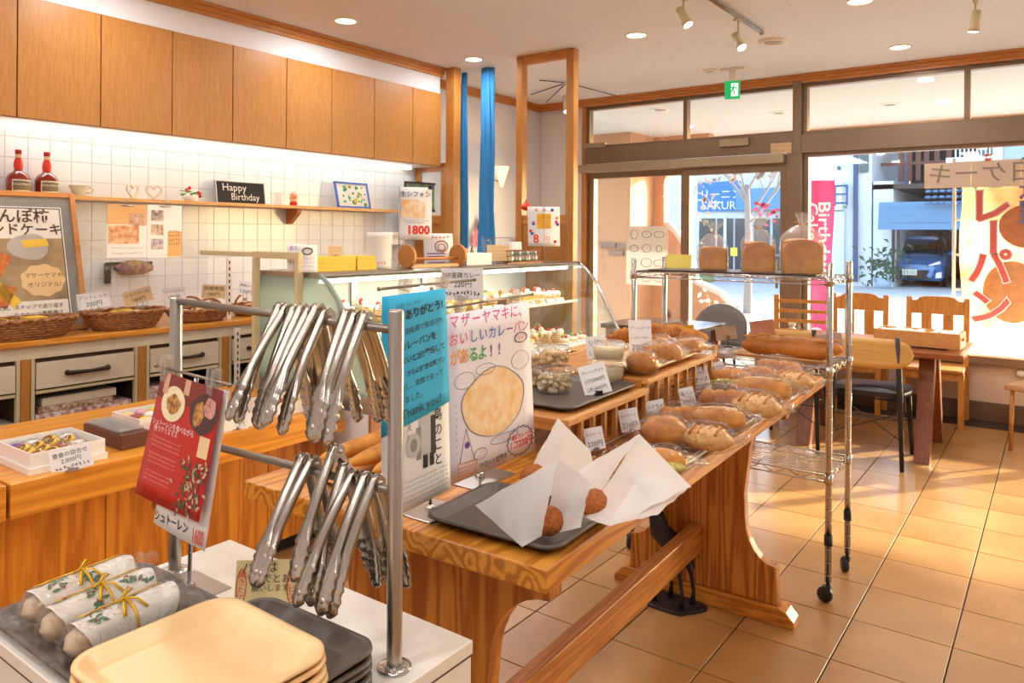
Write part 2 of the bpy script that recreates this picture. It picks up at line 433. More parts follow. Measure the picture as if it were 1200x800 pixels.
ORD = ['first', 'second', 'third', 'fourth', 'fifth', 'sixth', 'seventh', 'eighth', 'ninth', 'tenth', 'eleventh', 'twelfth', 'thirteenth', 'fourteenth', 'fifteenth', 'sixteenth', 'seventeenth', 'eighteenth', 'nineteenth', 'twentieth']
CARD_N = [0]
def card(label, p, wpx, hpx, lines, rz=36, tilt=0, lean=-12, mat=None, ink=None, clip='silver', hold=.0, name='price_card', group='handwritten price cards', lift=0.0, m=False):
    """price card standing at p (bottom centre); size given by its size in the photo or in metres (m=True)"""
    w, h = (wpx, hpx) if m else (pxm(wpx, p)/max(.5, cos(R(rz-36))), pxm(hpx, p))
    t = T(name, label, 'price card', (p[0], p[1], p[2]), R(rz), group)
    c = MB(); Mx = Matrix.Translation((0, 0, lift)) @ Matrix.Rotation(R(lean), 4, 'X') @ Matrix.Rotation(R(tilt), 4, 'Y')
    c.box(-w/2, -.0006, 0, w/2, .0006, h); c.xf(Mx)
    build('card', c, mat or M_paper, t)
    CARD_N[0] += 1
    if lines:
        big = h*.8/len(lines)
        for i, L in enumerate(lines):
            if L.startswith('~'):
                s = scribble(MB(), -w*.42, h*(.9 - (i+.5)*.84/len(lines)), w*.84, big*.8, int(L[1:] or 7), -.0012, CARD_N[0]*7+i, t=w*.009); s.xf(Mx)
                build('lettering', s, ink or M_ink, t)
            else:
                sz = min(big*.92, w*.86/max(1, sum(.56 if ord(q) < 128 else 1.0 for q in L)))
                text(t, L, sz, ink or M_ink, Mx @ UP(0, -.0012, h*(.9 - (i+.5)*.84/len(lines))))
    if clip:
        k = MB()
        k.box(-w*.12, -.004, -.002, w*.12, .006, h*.12+lift*.2); 
        k.tube([(-w*.1, 0, 0), (-w*.1, 0, lift+h*.14)], w*.018, 6); k.tube([(w*.1, 0, 0), (w*.1, 0, lift+h*.14)], w*.018, 6)
        k.box(-w*.18, -.012, 0, w*.18, .012, .003)
        build('card_clip', k, {'silver': M_steel, 'black': M_black, 'wood': M_slat, 'clear': M_clip}[clip], t)
    return t
# ================================================================== ROOM SHELL
YW = 6.83; XL = -4.6; ZC = 2.82; XR = 2.4; YB = -3.0
M_floor = None
def floor_mat():
    m, nt, b = newmat('terracotta_beige_floor_tile')
    tc = nn(nt, 'ShaderNodeTexCoord'); oi = nn(nt, 'ShaderNodeObjectInfo')
    n1 = nn(nt, 'ShaderNodeTexNoise'); n1.inputs['Scale'].default_value = 3.2; n1.inputs['Detail'].default_value = 6
    ad = nn(nt, 'ShaderNodeVectorMath', operation='ADD'); ml = nn(nt, 'ShaderNodeMath', operation='MULTIPLY'); ml.inputs[1].default_value = 50
    nt.links.new(oi.outputs['Random'], ml.inputs[0]); nt.links.new(tc.outputs['Object'], ad.inputs[0]); nt.links.new(ml.outputs[0], ad.inputs[1])
    nt.links.new(ad.outputs[0], n1.inputs['Vector'])
    cr = nn(nt, 'ShaderNodeValToRGB'); cr.color_ramp.elements[0].position = .3; cr.color_ramp.elements[1].position = .7
    cr.color_ramp.elements[0].color = lin('a97842'); cr.color_ramp.elements[1].color = lin('c09056')
    nt.links.new(n1.outputs['Fac'], cr.inputs[0])
    hs = nn(nt, 'ShaderNodeHueSaturation'); mr = nn(nt, 'ShaderNodeMapRange'); mr.inputs['To Min'].default_value = .93; mr.inputs['To Max'].default_value = 1.05
    nt.links.new(oi.outputs['Random'], mr.inputs['Value']); nt.links.new(mr.outputs[0], hs.inputs['Value'])
    nt.links.new(cr.outputs[0], hs.inputs['Color']); nt.links.new(hs.outputs[0], b.inputs['Base Color'])
    n2 = nn(nt, 'ShaderNodeTexNoise'); n2.inputs['Scale'].default_value = 160; nt.links.new(tc.outputs['Object'], n2.inputs['Vector'])
    bp = nn(nt, 'ShaderNodeBump'); bp.inputs['Strength'].default_value = .25; bp.inputs['Distance'].default_value = .001
    nt.links.new(n2.outputs['Fac'], bp.inputs['Height']); nt.links.new(bp.outputs[0], b.inputs['Normal'])
    b.inputs['Roughness'].default_value = .34; b.inputs['Coat Weight'].default_value = .55; b.inputs['Coat Roughness'].default_value = .22
    return m
M_floor = floor_mat()
M_floorg = flat('floor_grout', '3c2a20', .95)
fl = S('floor', MB().box(XL, YB, -.06, XR, YW+.1, -.004), M_floorg)
TX, TY, GX, GY = .3205, .325, -.290, 3.295
def tile_mb(w, d, h, b=.0015):
    m = MB(); x, y = w/2, d/2
    vs = [(-x,-y,-h), (x,-y,-h), (x,y,-h), (-x,y,-h), (-x,-y,-b), (x,-y,-b), (x,y,-b), (-x,y,-b), (-x+b,-y+b,0), (x-b,-y+b,0), (x-b,y-b,0), (-x+b,y-b,0)]
    f = [(8,9,10,11)]
    for k in range(4):
        l = (k+1) % 4; f += [(k, l, 4+l, 4+k), (4+k, 4+l, 8+l, 8+k)]
    return m.add(vs, f)
t0 = build('floor_tile', tile_mb(TX-.0058, TY-.0058, .006, .0004), M_floor, fl)
rest = MB(); first = True
for i in range(-14, 10):
    for j in range(-20, 12):
        cx = GX + (i+.5)*TX; cy = GY + (j+.5)*TY
        if cx < XL or cx > XR or cy < YB or cy > YW - .02: continue
        y0 = cy; sc = 1
        if cy + TY/2 > YW: continue
        if -3.05 < cx < .5 and 1.2 < cy:
            if first: t0.location = (cx, cy, 0); first = False
            else:
                c = t0.copy(); COL.objects.link(c); c.location = (cx, cy, 0)
        else:
            q = tile_mb(TX-.0058, TY-.0058, .006, .0004); q.v = [(a+cx, b_+cy, c_) for a, b_, c_ in q.v]
            rest.add(q.v, q.f)
r_ = build('floor_tiles_beyond_view', rest, M_floor, fl); r_['kind'] = 'stuff'

S('ceiling', MB().box(XL-.1, YB-.1, ZC, XR+.1, YW+.1, ZC+.1), M_ceil)
S('wall_back', MB().box(XL-.1, YB-.1, 0, XR+.1, YB, ZC), M_wallw)
S('wall_right', MB().box(XR, YB, 0, XR+.1, YW+.1, ZC), M_wallw)
wl = S('wall_left', MB().box(XL-.1, YB, 0, XL-.006, YW+.1, ZC), M_wallw)
# glazed tiles on the left wall between worktop and wall cupboards
S_ = .113
gb = build('tile_grout_bed', MB().box(XL-.006, 1.2, .85, XL-.003, 4.83, 2.02), M_grout, wl)
tm = tile_mb(S_-.0028, S_-.0028, .004, .0012).xf(Matrix.Rotation(pi/2, 4, 'Y'))
wt = None; oth = MB(); n_t = 0
for j in range(0, 32):
    for k in range(10):
        cy = 1.262 + j*S_; cz = .905 + (k+.5)*S_
        if cy > 4.8: continue
        if cy > 1.45 and n_t < 300:
            n_t += 1
            if wt is None: wt = build('wall_tile', tm, M_tile, wl); wt.location = (XL, cy, cz)
            else:
                c = wt.copy(); COL.objects.link(c); c.location = (XL, cy, cz)
        else: oth.add([(v[0]+XL, v[1]+cy, v[2]+cz) for v in tm.v], tm.f)
for j in range(12):
    for k in range(8):
        cy = 1.262 - (j+1)*S_; cz = .905 + (k+.5)*S_
        oth.add([(v[0]+XL, v[1]+cy, v[2]+cz) for v in tm.v], tm.f)
o = build('wall_tiles_at_the_edge', oth, M_tile, wl); o['kind'] = 'stuff'

# bulkhead with crown moulding above the wall cupboards
S('trim_1', MB().box(XL, YB, 2.605, -4.27, 4.80, ZC), M_wallw)
def crown(name, pts, out, mat):
    """stepped wood moulding along a straight run"""
    (x0, y0), (x1, y1) = pts; mb = MB()
    for a, b, d in ((2.745, 2.77, .018), (2.768, 2.80, .03), (2.798, 2.819, .045)):
        if x0 == x1: mb.box(x0, y0, a, x0+out*d, y1, b)
        else: mb.box(x0, y0, a, x1, y0+out*d, b)
    return S(name, mb, mat, bev=.003)
crown('trim_2', ((-4.27, YB), (-4.27, 4.83)), 1, M_postx)
crown('trim_3', ((XL, 4.95), (XL, YW-.04)), 1, M_postx)
crown('trim_4', ((XL, YW-.04), (XR, YW-.04)), -1, M_postX)

# wall cupboards: one carcass each, door and underside
edges = [-.02, .385, .79, 1.19, 1.587, 1.996, 2.407, 2.81, 3.221, 3.614, 4.032, 4.455, 4.80]
cab_desc = ['leftmost in view, cut by the picture edge', 'second from the left, widest in view', 'above the coffee dripper', 'above the strawberry ornament', 'above the chalkboard', 'above the orange figurine', 'above the blue picture frame', 'next to the end one', 'at the right end of the row by the wooden post']
for i in range(len(edges)-1):
    a, b = edges[i], edges[i+1]
    vis = i >= 3
    d_ = cab_desc[i-3] if vis else 'out of view to the left, %s one' % ORD[i]
    c = T('wall_cupboard', 'beech veneer wall cupboard door, ' + d_, 'cupboard', (XL, (a+b)/2, 1.985), 0, 'wall cupboards over the tiled wall')
    w = b-a
    build('body', MB().box(.004, -w/2+.001, .0, .325, w/2-.001, .618), M_beech, c)
    build('door', MB().box(.327, -w/2+.003, .0, .345, w/2-.003, .615), M_beech, c, bev=.0015)
    build('bottom_panel', MB().box(.004, -w/2+.001, -.004, .32, w/2-.001, -.0005), M_white, c)
# strip lamp housing under the cupboards
lt = MB().box(-4.56, 1.6, 1.962, -4.50, 4.7, 1.98)
tag(build('strip_light', lt, M_whiteink if False else flat('lit_tube', 'ffffff', .5, emit='fffaf0', estr=3)), 'thin white lit strip lamp under the wall cupboards', 'lamp')

# baseboards
S('baseboard_left', MB().box(XL, 4.95, 0, XL+.012, YW-.05, .1), M_graytray)

# ------------------------------------------------------------------ partition of honey wood posts at the end of the counter
PY = 4.87
def post(name, x0, x1, y0, y1, z0, z1, lab):
    return tag(build(name, MB().box(x0, y0, z0, x1, y1, z1), M_post, bev=.004), lab, 'post', 'honey wood posts of the partition')
post('wooden_post', -4.22, -4.13, PY-.05, PY+.04, 0, ZC, 'honey wood post at the end of the wall cupboards')
fr = T('wooden_partition', 'honey wood partition with open upper frame and panelled lower half', 'partition', (0, PY, 0))
build('post', MB().box(-3.495, -.035, 0, -3.435, .035, ZC-.002), M_post, fr, bev=.004)
build('post', MB().box(-3.03, -.035, 0, -2.96, .035, ZC-.002), M_post, fr, bev=.004)
build('top_rail', MB().box(-3.435, -.03, 2.755, -3.03, .03, 2.818), M_postX, fr, bev=.003)
build('middle_rail', MB().box(-3.435, -.025, 1.49, -3.03, .025, 1.56), M_postX, fr, bev=.003)
build('panel', MB().box(-3.435, -.008, .1, -3.03, .008, 1.49), M_post, fr)
for x in (-3.435, -3.30, -3.075): build('stile', MB().box(x, -.02, .1, x+.045, .02, 1.49), M_post, fr, bev=.003)
# half-glazed panel left of the first post
gp = T('half_glazed_door', 'wooden door with frosted upper pane and panelled lower half behind the pastry case', 'door', (0, PY, 0))
build('stile', MB().box(-4.60, -.02, 0, -4.54, .02, 2.02), M_post, gp, bev=.003)
build('stile', MB().box(-4.30, -.02, 0, -4.225, .02, 2.02), M_post, gp, bev=.003)
build('rail', MB().box(-4.54, -.018, 1.50, -4.30, .018, 1.57), M_postX, gp, bev=.003)
build('rail', MB().box(-4.54, -.018, 1.95, -4.30, .018, 2.02), M_postX, gp, bev=.003)
build('panel', MB().box(-4.54, -.006, 0, -4.30, .006, 1.5), M_post, gp)
build('pane', MB().box(-4.54, -.004, 1.57, -4.30, .004, 1.95), clear('frosted_pane', (.95, .97, 1), .05, .3, milky=.6, milk=(.85, .88, .92)), gp)
# hooks on the partition rail
for x, c_, lab in ((-3.44, M_red, 'red toy hat hanging on the partition rail'),):
    h = MB(); h.lathe([(.001, .07), (.012, .04), (.03, .02), (.055, .005), (.05, -.004), (.02, -.02), (.001, -.025)], 14, (0, 0))
    tag(put(build('red_ornament', h, flat('red_enamel', 'e0401c', .3)), (-3.36, PY-.08, 1.62)), 'small red toy spinning top on the partition rail', 'ornament')

# blue cloth twisted from the ceiling
def cloth(name, x, y, z0, z1, w0, w1, label, seed):
    mb = MB()
    def f(u, v):
        a = 2*pi*u; z = z1 + (z0-z1)*v; k = (w0 + (w1-w0)*v)*(1+.07*sin(v*7+seed))
        rr = k*(1+.16*sin(a*5+v*6+seed)+.07*sin(a*9-v*4))
        return (x + rr*cos(a+v*1.5) + .006*sin(v*5+seed), y + rr*.6*sin(a+v*1.5), z)
    mb.grid(f, 40, 40, cu=True)
    return tag(build(name, mb, M_bluecloth), label, 'curtain')
M_bluecloth = flat('blue_cloth', '2f86c8', .8, var=.12, nscale=8)
cloth('tied_curtain', -3.93, 5.02, .9, 2.815, .052, .085, 'blue cloth curtain gathered into a thick roll hanging from the ceiling', 1)
cloth('tied_curtain', -4.205, 5.05, .9, 2.815, .028, .045, 'narrow blue cloth curtain hanging beside the first wooden post', 4)
# bunting
bt = T('bunting', 'string of pink and black striped paper pennants on the white wall', 'bunting', (XL+.03, 0, 0))
M_pinkp = flat('pink_pennant', 'd8728c', .8)
pts = [onx(543, 335, XL+.03), onx(549, 310, XL+.03), onx(556, 282, XL+.03), onx(566, 250, XL+.03)]
string = MB(); string.tube([(0, p.y, p.z) for p in pts], .003, 5); build('string', string, M_white, bt)
for i, (px, py) in enumerate(((545, 322), (550, 300), (555, 278), (561, 262))):
    p = onx(px, py, XL+.03); q = MB()
    q.prism([(p.y-.03, p.z-.06), (p.y+.04, p.z+.10), (p.y+.12, p.z-.10)], -.002, .002, 'YZ')
    build('pennant', q, M_pinkp if i % 2 == 0 else M_ink, bt)
q = MB(); p = onx(600, 290, XL+.03); q.prism([(p.y-.10, p.z-.02), (p.y+.14, p.z+.12), (p.y+.14, p.z-.10)], -.002, .002, 'YZ'); build('pennant', q, M_pinkp, bt)
# wall sconce
sc_ = T('wall_sconce', 'small cream cone wall lamp on the white wall beside the blue curtain', 'lamp', (XL+.09, onx(588, 205, XL+.09).y, onx(588, 205, XL+.09).z))
build('shade', MB().lathe([(.012, -.12), (.05, .0), (.075, .08), (.07, .085), (.045, 0), (.008, -.11)], 20), flat('cream_shade', 'f6e6c4', .5, emit='ffe9bd', estr=1.2), sc_)
build('arm', MB().tube([(-.088, 0, -.05), (-.03, 0, -.06), (0, 0, -.1)], .006, 8), M_alu2, sc_)

# ------------------------------------------------------------------ window wall
wr = S('wall_window_side', MB().box(XL, YW, 0, -4.06, YW+.12, ZC).box(-1.82, YW, .0, XR, YW+.12, .44).box(XL, YW+.02, 2.735, XR, YW+.12, ZC), M_wallb if False else M_wallw)
S('wall_below_window', MB().box(-1.82, YW-.015, .14, XR, YW-.001, .44), M_wallb)
S('baseboard_window', MB().box(-1.84, YW-.03, 0, XR, YW-.002, .145), flat('brown_baseboard', '6e5540', .5), bev=.002)
S('trim_5', MB().box(-4.06, YW-.03, 0, -4.01, YW+.1, 2.75), M_post, bev=.003)
def win(name, x0, x1, z0, z1, fx=.035, mull=(), y=YW, sill=False, lab=None, pane=M_glass):
    e = bpy.data.objects.new(name, None); COL.objects.link(e); e['kind'] = 'structure'; e.location = (0, y, 0)
    build('frame_rail', MB().box(x0, -.01, z0, x1, .07, z0+fx), M_alu, e, bev=.002)
    build('frame_rail', MB().box(x0, -.01, z1-fx, x1, .07, z1), M_alu, e, bev=.002)
    xs = [x0] + list(mull) + [x1]
    for i, x in enumerate(xs):
        a, b = (x, x+fx) if i == 0 else ((x-fx, x) if i == len(xs)-1 else (x-fx/2-.005, x+fx/2+.005))
        build('frame_stile', MB().box(a, -.012, z0+fx, b, .072, z1-fx), M_alu, e, bev=.002)
    for a, b in zip(xs[:-1], xs[1:]):
        build('pane', MB().box(a+fx*.6, .028, z0+fx*.6, b-fx*.6, .034, z1-fx*.6), pane, e)
    return e
win('window_1', -4.01, -1.88, 2.31, 2.745, mull=(-2.92,), fx=.03)
win('window_2', -1.82, XR, 2.30, 2.745, mull=(-.59, .75), fx=.03)
win('window_3', -1.82, XR, .44, 2.15, mull=(.95,), fx=.045)
S('trim_6', MB().box(-4.01, YW-.05, 2.15, -1.88, YW+.07, 2.315).box(-1.88, YW-.05, 2.135, XR, YW+.07, 2.30), M_alu, bev=.003)
S('trim_7', MB().box(-1.955, YW-.06, 0, -1.82, YW+.08, 2.14).box(-1.90, YW-.062, 2.13, -1.83, YW+.08, 2.78), M_alu, bev=.004)
S('trim_8', MB().box(-4.06, YW-.13, 2.055, -1.96, YW-.03, 2.135), M_alu2, bev=.004)   # sliding door track cover
S('trim_9', MB().box(-1.82, YW-.09, .44, XR, YW+.03, .50), M_alu, bev=.004)   # sill
d1 = win('door_1', -4.0, -2.91, .0, 2.06, fx=.06, y=YW+.03)
d2 = win('door_2', -2.93, -1.93, .0, 2.06, fx=.075, y=YW-.04)
d2n = build('door_handle', MB().tube([(-2.02, -.05, .95), (-2.02, -.05, 1.2)], .012, 8), M_alu2, d2)
# small fittings on the header
for (x0, x1, z0, z1, lab) in ((-4.0, -3.75, 2.31, 2.36, 'small bronze wireless sensor on the door header, left end'), (-2.55, -2.28, 2.23, 2.30, 'grey motion sensor on the door header over the sliding door')):
    tag(build('door_sensor', MB().box(x0, YW-.09, z0, x1, YW-.052, z1), M_alu2, bev=.004), lab, 'sensor')
lb = T('notice_sticker', 'small beige printed notice on the door header by the mullion', 'notice', (-2.0, YW-.053, 2.19)); 
build('card', MB().box(-.09, -.002, -.045, .09, .001, .045), M_kraft, lb); build('lettering', scribble(scribble(MB(), -.08, .02, .16, .03, 8, -.003, 3), -.08, -.02, .16, .03, 8, -.003, 4), M_ink, lb)

# stickers and notice on the glass doors
ns = T('notice_sheet', 'large grey drawing sheet of breads taped to the fixed glass door', 'poster', (0, YW+.050, 0))
a = ony(734, 265, YW+.05); b_ = ony(782, 335, YW+.05)
build('sheet', MB().box(a.x, 0, b_.z, b_.x, .003, a.z), clear('translucent_sheet', (.8, .8, .8), .05, .3, milky=.8, milk=(.66, .62, .58)), ns)
dr = MB(); rd = random.Random(5)
for k in range(12):
    cx = a.x + (b_.x-a.x)*(.2 + .3*(k % 3)); cz = b_.z + (a.z-b_.z)*(.14 + .24*(k//3)); rx, rz_ = rd.uniform(.03, .06), rd.uniform(.03, .05)
    dr.tube([(cx+rx*cos(t*pi/8), -.002, cz+rz_*sin(t*pi/8)) for t in range(16)], .003, 4, closed=True)
build('drawing', dr, flat('pencil_grey', '8c8680', .8), ns)['kind'] = 'stuff'
def vine(name, label, pxs, mat, yy, n=26, seed=1, size=.035):
    e = T(name, label, 'sticker', (0, yy, 0)); rd = random.Random(seed); mb = MB(); P = [ony(x, y, yy) for x, y in pxs]
    pts = []
    for i in range(len(P)-1):
        for k in range(6): pts.append(P[i].lerp(P[i+1], k/6))
    st = MB(); st.tube([(p.x+.02*sin(i*.9), 0, p.z) for i, p in enumerate(pts)], .004, 4, flat=.3); build('stem', st, mat, e)
    for k in range(n):
        p = rd.choice(pts); cx = p.x + rd.uniform(-1, 1)*.09; cz = p.z + rd.uniform(-1, 1)*.05; a = rd.uniform(0, 2*pi); L = size*rd.uniform(.6, 1.2)
        poly = [(cx+cos(a)*L, cz+sin(a)*L), (cx+cos(a+1.2)*L*.55, cz+sin(a+1.2)*L*.55), (cx-cos(a)*L*.7, cz-sin(a)*L*.7), (cx+cos(a-1.2)*L*.55, cz+sin(a-1.2)*L*.55)]
        mb.prism(poly, -.001, .001)
    build('leaf', mb, mat, e)['kind'] = 'stuff'
M_stk = clear('white_sticker', (.9, .9, .9), .04, .4, milky=.75, milk=(.85, .84, .85)); M_stkp = clear('pink_sticker', (.95, .7, .8), .04, .4, milky=.75, milk=(.85, .35, .52))
vine('flower_sticker', 'white vine sticker low on the left side of the sliding glass door', [(828, 345), (832, 370), (826, 390)], M_stk, YW-.0165, 16, 2)
vine('flower_sticker', 'white vine sticker low on the right side of the sliding glass door', [(905, 350), (912, 375), (900, 405), (912, 425)], M_stk, YW-.0165, 26, 3)
vine('flower_sticker', 'white blossom vine sticker down the left edge of the sliding glass door', [(822, 218), (832, 232), (826, 255), (833, 275)], M_stk, YW-.0165, 26, 4)
vine('flower_sticker', 'pink blossom sticker at the upper right of the sliding glass door', [(885, 238), (900, 248), (915, 252), (905, 268)], M_stkp, YW-.0165, 26, 5, .03)
vine('flower_sticker', 'white blossom vine sticker along the top of the sliding glass door', [(818, 212), (850, 206), (880, 205), (918, 208)], M_stk, YW-.0165, 30, 6)
for px, py in ((822, 372), (843, 376)):
    p = ony(px, py, YW-.02)
    c = MB(); c.lathe([(0, 0), (.045, 0), (.045, .003), (0, .003)], 24); c.xf(Matrix.Rotation(pi/2, 4, 'X'))
    e = T('round_sticker', 'round brown badge sticker on glass, ' + ('left of the mullion' if px < 830 else 'right of the mullion'), 'sticker', (p.x - (.38 if px < 830 else 0), YW+.050 if px < 830 else YW-.0165, p.z))
    build('disc', c, flat('brown_badge', '8a5a4c', .6), e); c2 = MB(); c2.tube([(.033*cos(t*pi/8), -.004, .033*sin(t*pi/8)) for t in range(16)], .0025, 4, closed=True); build('ring', c2, M_stk, e)

# paper strip with mirrored writing hung inside the big window
y_ = YW-.06; a = ony(1083, 192, y_); b_ = ony(1083, 221, y_); L = 1.28
ps = T('paper_strip_sign', 'long beige paper strip with big grey mirrored characters at the top of the window', 'sign', (a.x, y_, b_.z))
for k in range(4):
    build('paper_sheet', MB().box(k*L/4+.002, 0, 0, (k+1)*L/4-.002, .002, a.z-b_.z), flat('back_of_paper%d' % k, 'cdb8a0', .8), ps)
Mm = Matrix.Translation((.56, -.003, (a.z-b_.z)/2)) @ Matrix.Rotation(pi/2, 4, 'X') @ Matrix.Diagonal((-1, 1, 1, 1))
text(ps, '誕生日ケーキ', .17, flat('grey_show_through', '8f7e72', .8), Mm, sx=1.06)

# ceiling fittings
M_glow = flat('downlight_glow', 'fff1d8', .5, emit='ffe2b4', estr=14)
M_ring = flat('white_ring', 'efe6d8', .5)
names = {0: 'over the wall cupboards', 1: 'in the middle of the ceiling', 2: 'in front of the first wooden post', 3: 'cut by the top edge of the picture', 4: 'near the window wall'}
for i, (x, y) in enumerate(DL):  # entries missing from names are unseen fittings, added to carry the fill lamps
    e = T('downlight', 'round recessed downlight, ' + names.get(i, 'added out of view as fill light, number %s' % ORD[i]), 'lamp', (x, y, ZC), 0, 'recessed downlights')
    build('trim_ring', MB().lathe([(.066, -.001), (.068, -.008), (.08, -.006), (.082, -.001)], 28), M_ring, e)
    build('lens', MB().lathe([(.0, -.003), (.066, -.003)], 28), M_glow, e)
for px, py, lab in ((905, 48, 'round grey air vent in the ceiling near the track light'), (832, 82, 'small round white smoke detector in the ceiling near the exit sign')):
    p = onz(px, py, ZC); e = T('ceiling_vent', lab, 'vent', (p.x, p.y, ZC)); r0 = .10 if px == 905 else .06
    build('ring', MB().lathe([(r0*.6, -.012), (r0*.8, -.02), (r0, -.006), (r0, -.001)], 28), M_ring, e)
    build('disc', MB().lathe([(.0, -.01), (r0*.55, -.012), (r0*.58, -.004)], 28), flat('vent_grey', 'a89c8e', .6), e)
def spot(p, tilt, rz, label, r=.03, L=.11, stem=.10, drop=0):
    e = T('spotlight', label, 'lamp', (p.x, p.y, p.z), R(rz))
    build('stem', MB().tube([(0, 0, -.0), (0, 0, -stem)], .006, 8).box(-.012, -.03, -.015, .012, .03, 0), M_creamf, e)
    m = MB(); m.lathe([(.001, L*.45), (r*.75, L*.45), (r*.8, L*.2), (r*.8, -L*.1), (r, -L*.3), (r*1.05, -L*.52), (r*.95, -L*.5)], 18)
    m.xf(Matrix.Translation((0, 0, -stem-.03)) @ Matrix.Rotation(R(tilt), 4, 'Y')); build('head', m, M_creamf, e)
    g = MB(); g.lathe([(.0, -L*.50), (r*.93, -L*.50)], 18); g.xf(Matrix.Translation((0, 0, -stem-.03)) @ Matrix.Rotation(R(tilt), 4, 'Y'))
    build('bulb', g, M_glow, e)
    l = bpy.data.lights.new('spotlight_lamp', 'SPOT'); l.energy = 30; l.spot_size = R(70); l.color = WARM; l.shadow_soft_size = .03
    lo = bpy.data.objects.new('spotlight_lamp', l); COL.objects.link(lo); lo.parent = e
    lo.matrix_local = Matrix.Translation((0, 0, -stem-.03)) @ Matrix.Rotation(R(tilt), 4, 'Y') @ Matrix.Translation((0, 0, -L*.56))
    return e
ta, tb = onz(828, -4, ZC-.02), onz(892, 38, ZC-.02)
e = T('track_rail', 'grey lighting track on the ceiling above the exit sign', 'track', ta[:]); v = tb-ta
build('rail', MB().tube([(0, 0, 0), v[:]], .014, 4), M_wire, e)
tl = ta - v*.8
build('rail_end', MB().tube([v[:], (v*1.03)[:]], .017, 6), M_creamf, e)
s1 = onz(865, 22, ZC-.03); spot(s1, 35, 150, 'cream spotlight on the ceiling track, tilted down, right one', L=.13, stem=.11)
s2 = onz(801, -3, ZC-.03); spot(s2, 30, 170, 'cream spotlight at the top edge of the picture, left one of the track', L=.13, stem=.08)
s3 = onz(1143, 0, ZC-.03); spot(s3, 8, 0, 'cream spotlight shining at the top right of the picture', L=.13, stem=.09)
# hanging spotlight on the cross wires seen through the partition
p = onz(664, 97, 2.8); hs = spot(p, 20, 150, 'small spotlight on ceiling wires seen through the wooden partition', r=.04, L=.16, stem=.16)
cw = T('ceiling_wires', 'thin dark wires crossing the ceiling beyond the partition', 'cable', (p.x, p.y, 2.80))
for q in ((622, 111), (722, 112), (640, 120), (632, 94)):
    e_ = onz(q[0], q[1], 2.80); build('wire', MB().tube([(0, 0, 0), (e_.x-p.x, e_.y-p.y, .0)], .005, 5), M_iron, cw)
# exit sign
ex = onz(858, 95, 2.79); ex = Vector((ony(858, 105, 6.2).x, 6.2, ony(858, 105, 6.2).z))
es = T('exit_sign', 'green and white emergency exit sign with running figure under the ceiling', 'sign', (ex.x, ex.y, ex.z), R(14))
M_exg = flat('exit_green', '0f9a58', .5, emit='12a860', estr=.8); M_exw = flat('exit_white', 'f6fff8', .5, emit='f2fff6', estr=1.0)
build('box', MB().box(-.062, .0, -.075, .062, .035, .075), M_exg, es, bev=.003)
build('mount', MB().box(-.03, .005, .075, .03, .03, 2.82-ex.z).box(-.1, -.02, 2.80-ex.z, .1, .05, 2.82-ex.z), M_ring, es)
dw = MB(); dw.box(-.05, -.003, -.052, -.004, -.001, .05); build('door_symbol', MB().box(-.008, -.003, -.055, .048, -.001, .052), M_exw, es)
rn = MB()
def limb(a, b, r=.005): rn.tube([(a[0], -.005, a[1]), (b[0], -.005, b[1])], r, 6)
rn.ell((.016, -.005, .034), .008, .003, .008, 10, 6)
limb((.012, .024), (.004, -.002), .008); limb((.004, -.002), (.02, -.018), .005); limb((.02, -.018), (.012, -.042), .005); limb((.004, -.002), (-.012, -.022), .005); limb((-.012, -.022), (-.034, -.026), .005)
limb((.012, .022), (.028, .010), .004); limb((.028, .010), (.036, .02), .004); limb((.010, .022), (-.012, .018), .004); limb((-.012, .018), (-.02, .002), .004)
build('running_figure', rn, M_exg, es)
# ================================================================== OUTSIDE
M_asph = flat('street_asphalt', 'b9b6b4', .9, var=.08, nscale=1.5)
M_side = flat('pavement', 'cfcac2', .9, var=.06, nscale=3)
M_salmon = flat('salmon_render', 'c49270', .9, var=.06, nscale=25, bump=.3)
M_brick = flat('grey_brown_brick', '8d7366', .9)
M_bldw = flat('white_render', 'd8dade', .85, var=.04, nscale=2)
M_bldb = flat('blue_corrugated', '5a80a4', .6)
M_bldg = flat('grey_blue_wall', '9fb0c4', .85)
M_dglass = flat('dark_window', '31404e', .1)
M_dbrown = flat('dark_brown_frame', '4a3a36', .7)
S('ground_street', MB().box(-60, 10.6, -.14, 40, 70, -.08), M_asph)
S('ground_porch', MB().box(-14, YW+.1, -.12, 10, 10.6, -.02), M_side)
S('porch_ceiling', MB().box(-6, YW+.12, 2.78, 6, 10.0, 2.86), flat('soffit', 'c9c6c2', .9))
S('porch_fascia', MB().box(-8, 10.0, 2.52, 8, 10.14, 3.3), M_salmon)
for px, py in ((1042, 122), (912, 132), (773, 128)):
    p = onz(px, py, 2.78); e = T('porch_downlight', 'unlit grey porch downlight seen through the transom, ' + {1042: 'right one', 912: 'middle one', 773: 'left one'}[px], 'lamp', (p.x, p.y if p.y < 9.9 else 9.6, 2.78))
    build('ring', MB().lathe([(.07, -.002), (.07, -.01), (.095, -.006), (.095, -.001)], 24), M_ring, e)
    build('lens', MB().lathe([(0, -.004), (.07, -.004)], 24), flat('unlit_lens', '6f6a68', .5), e)
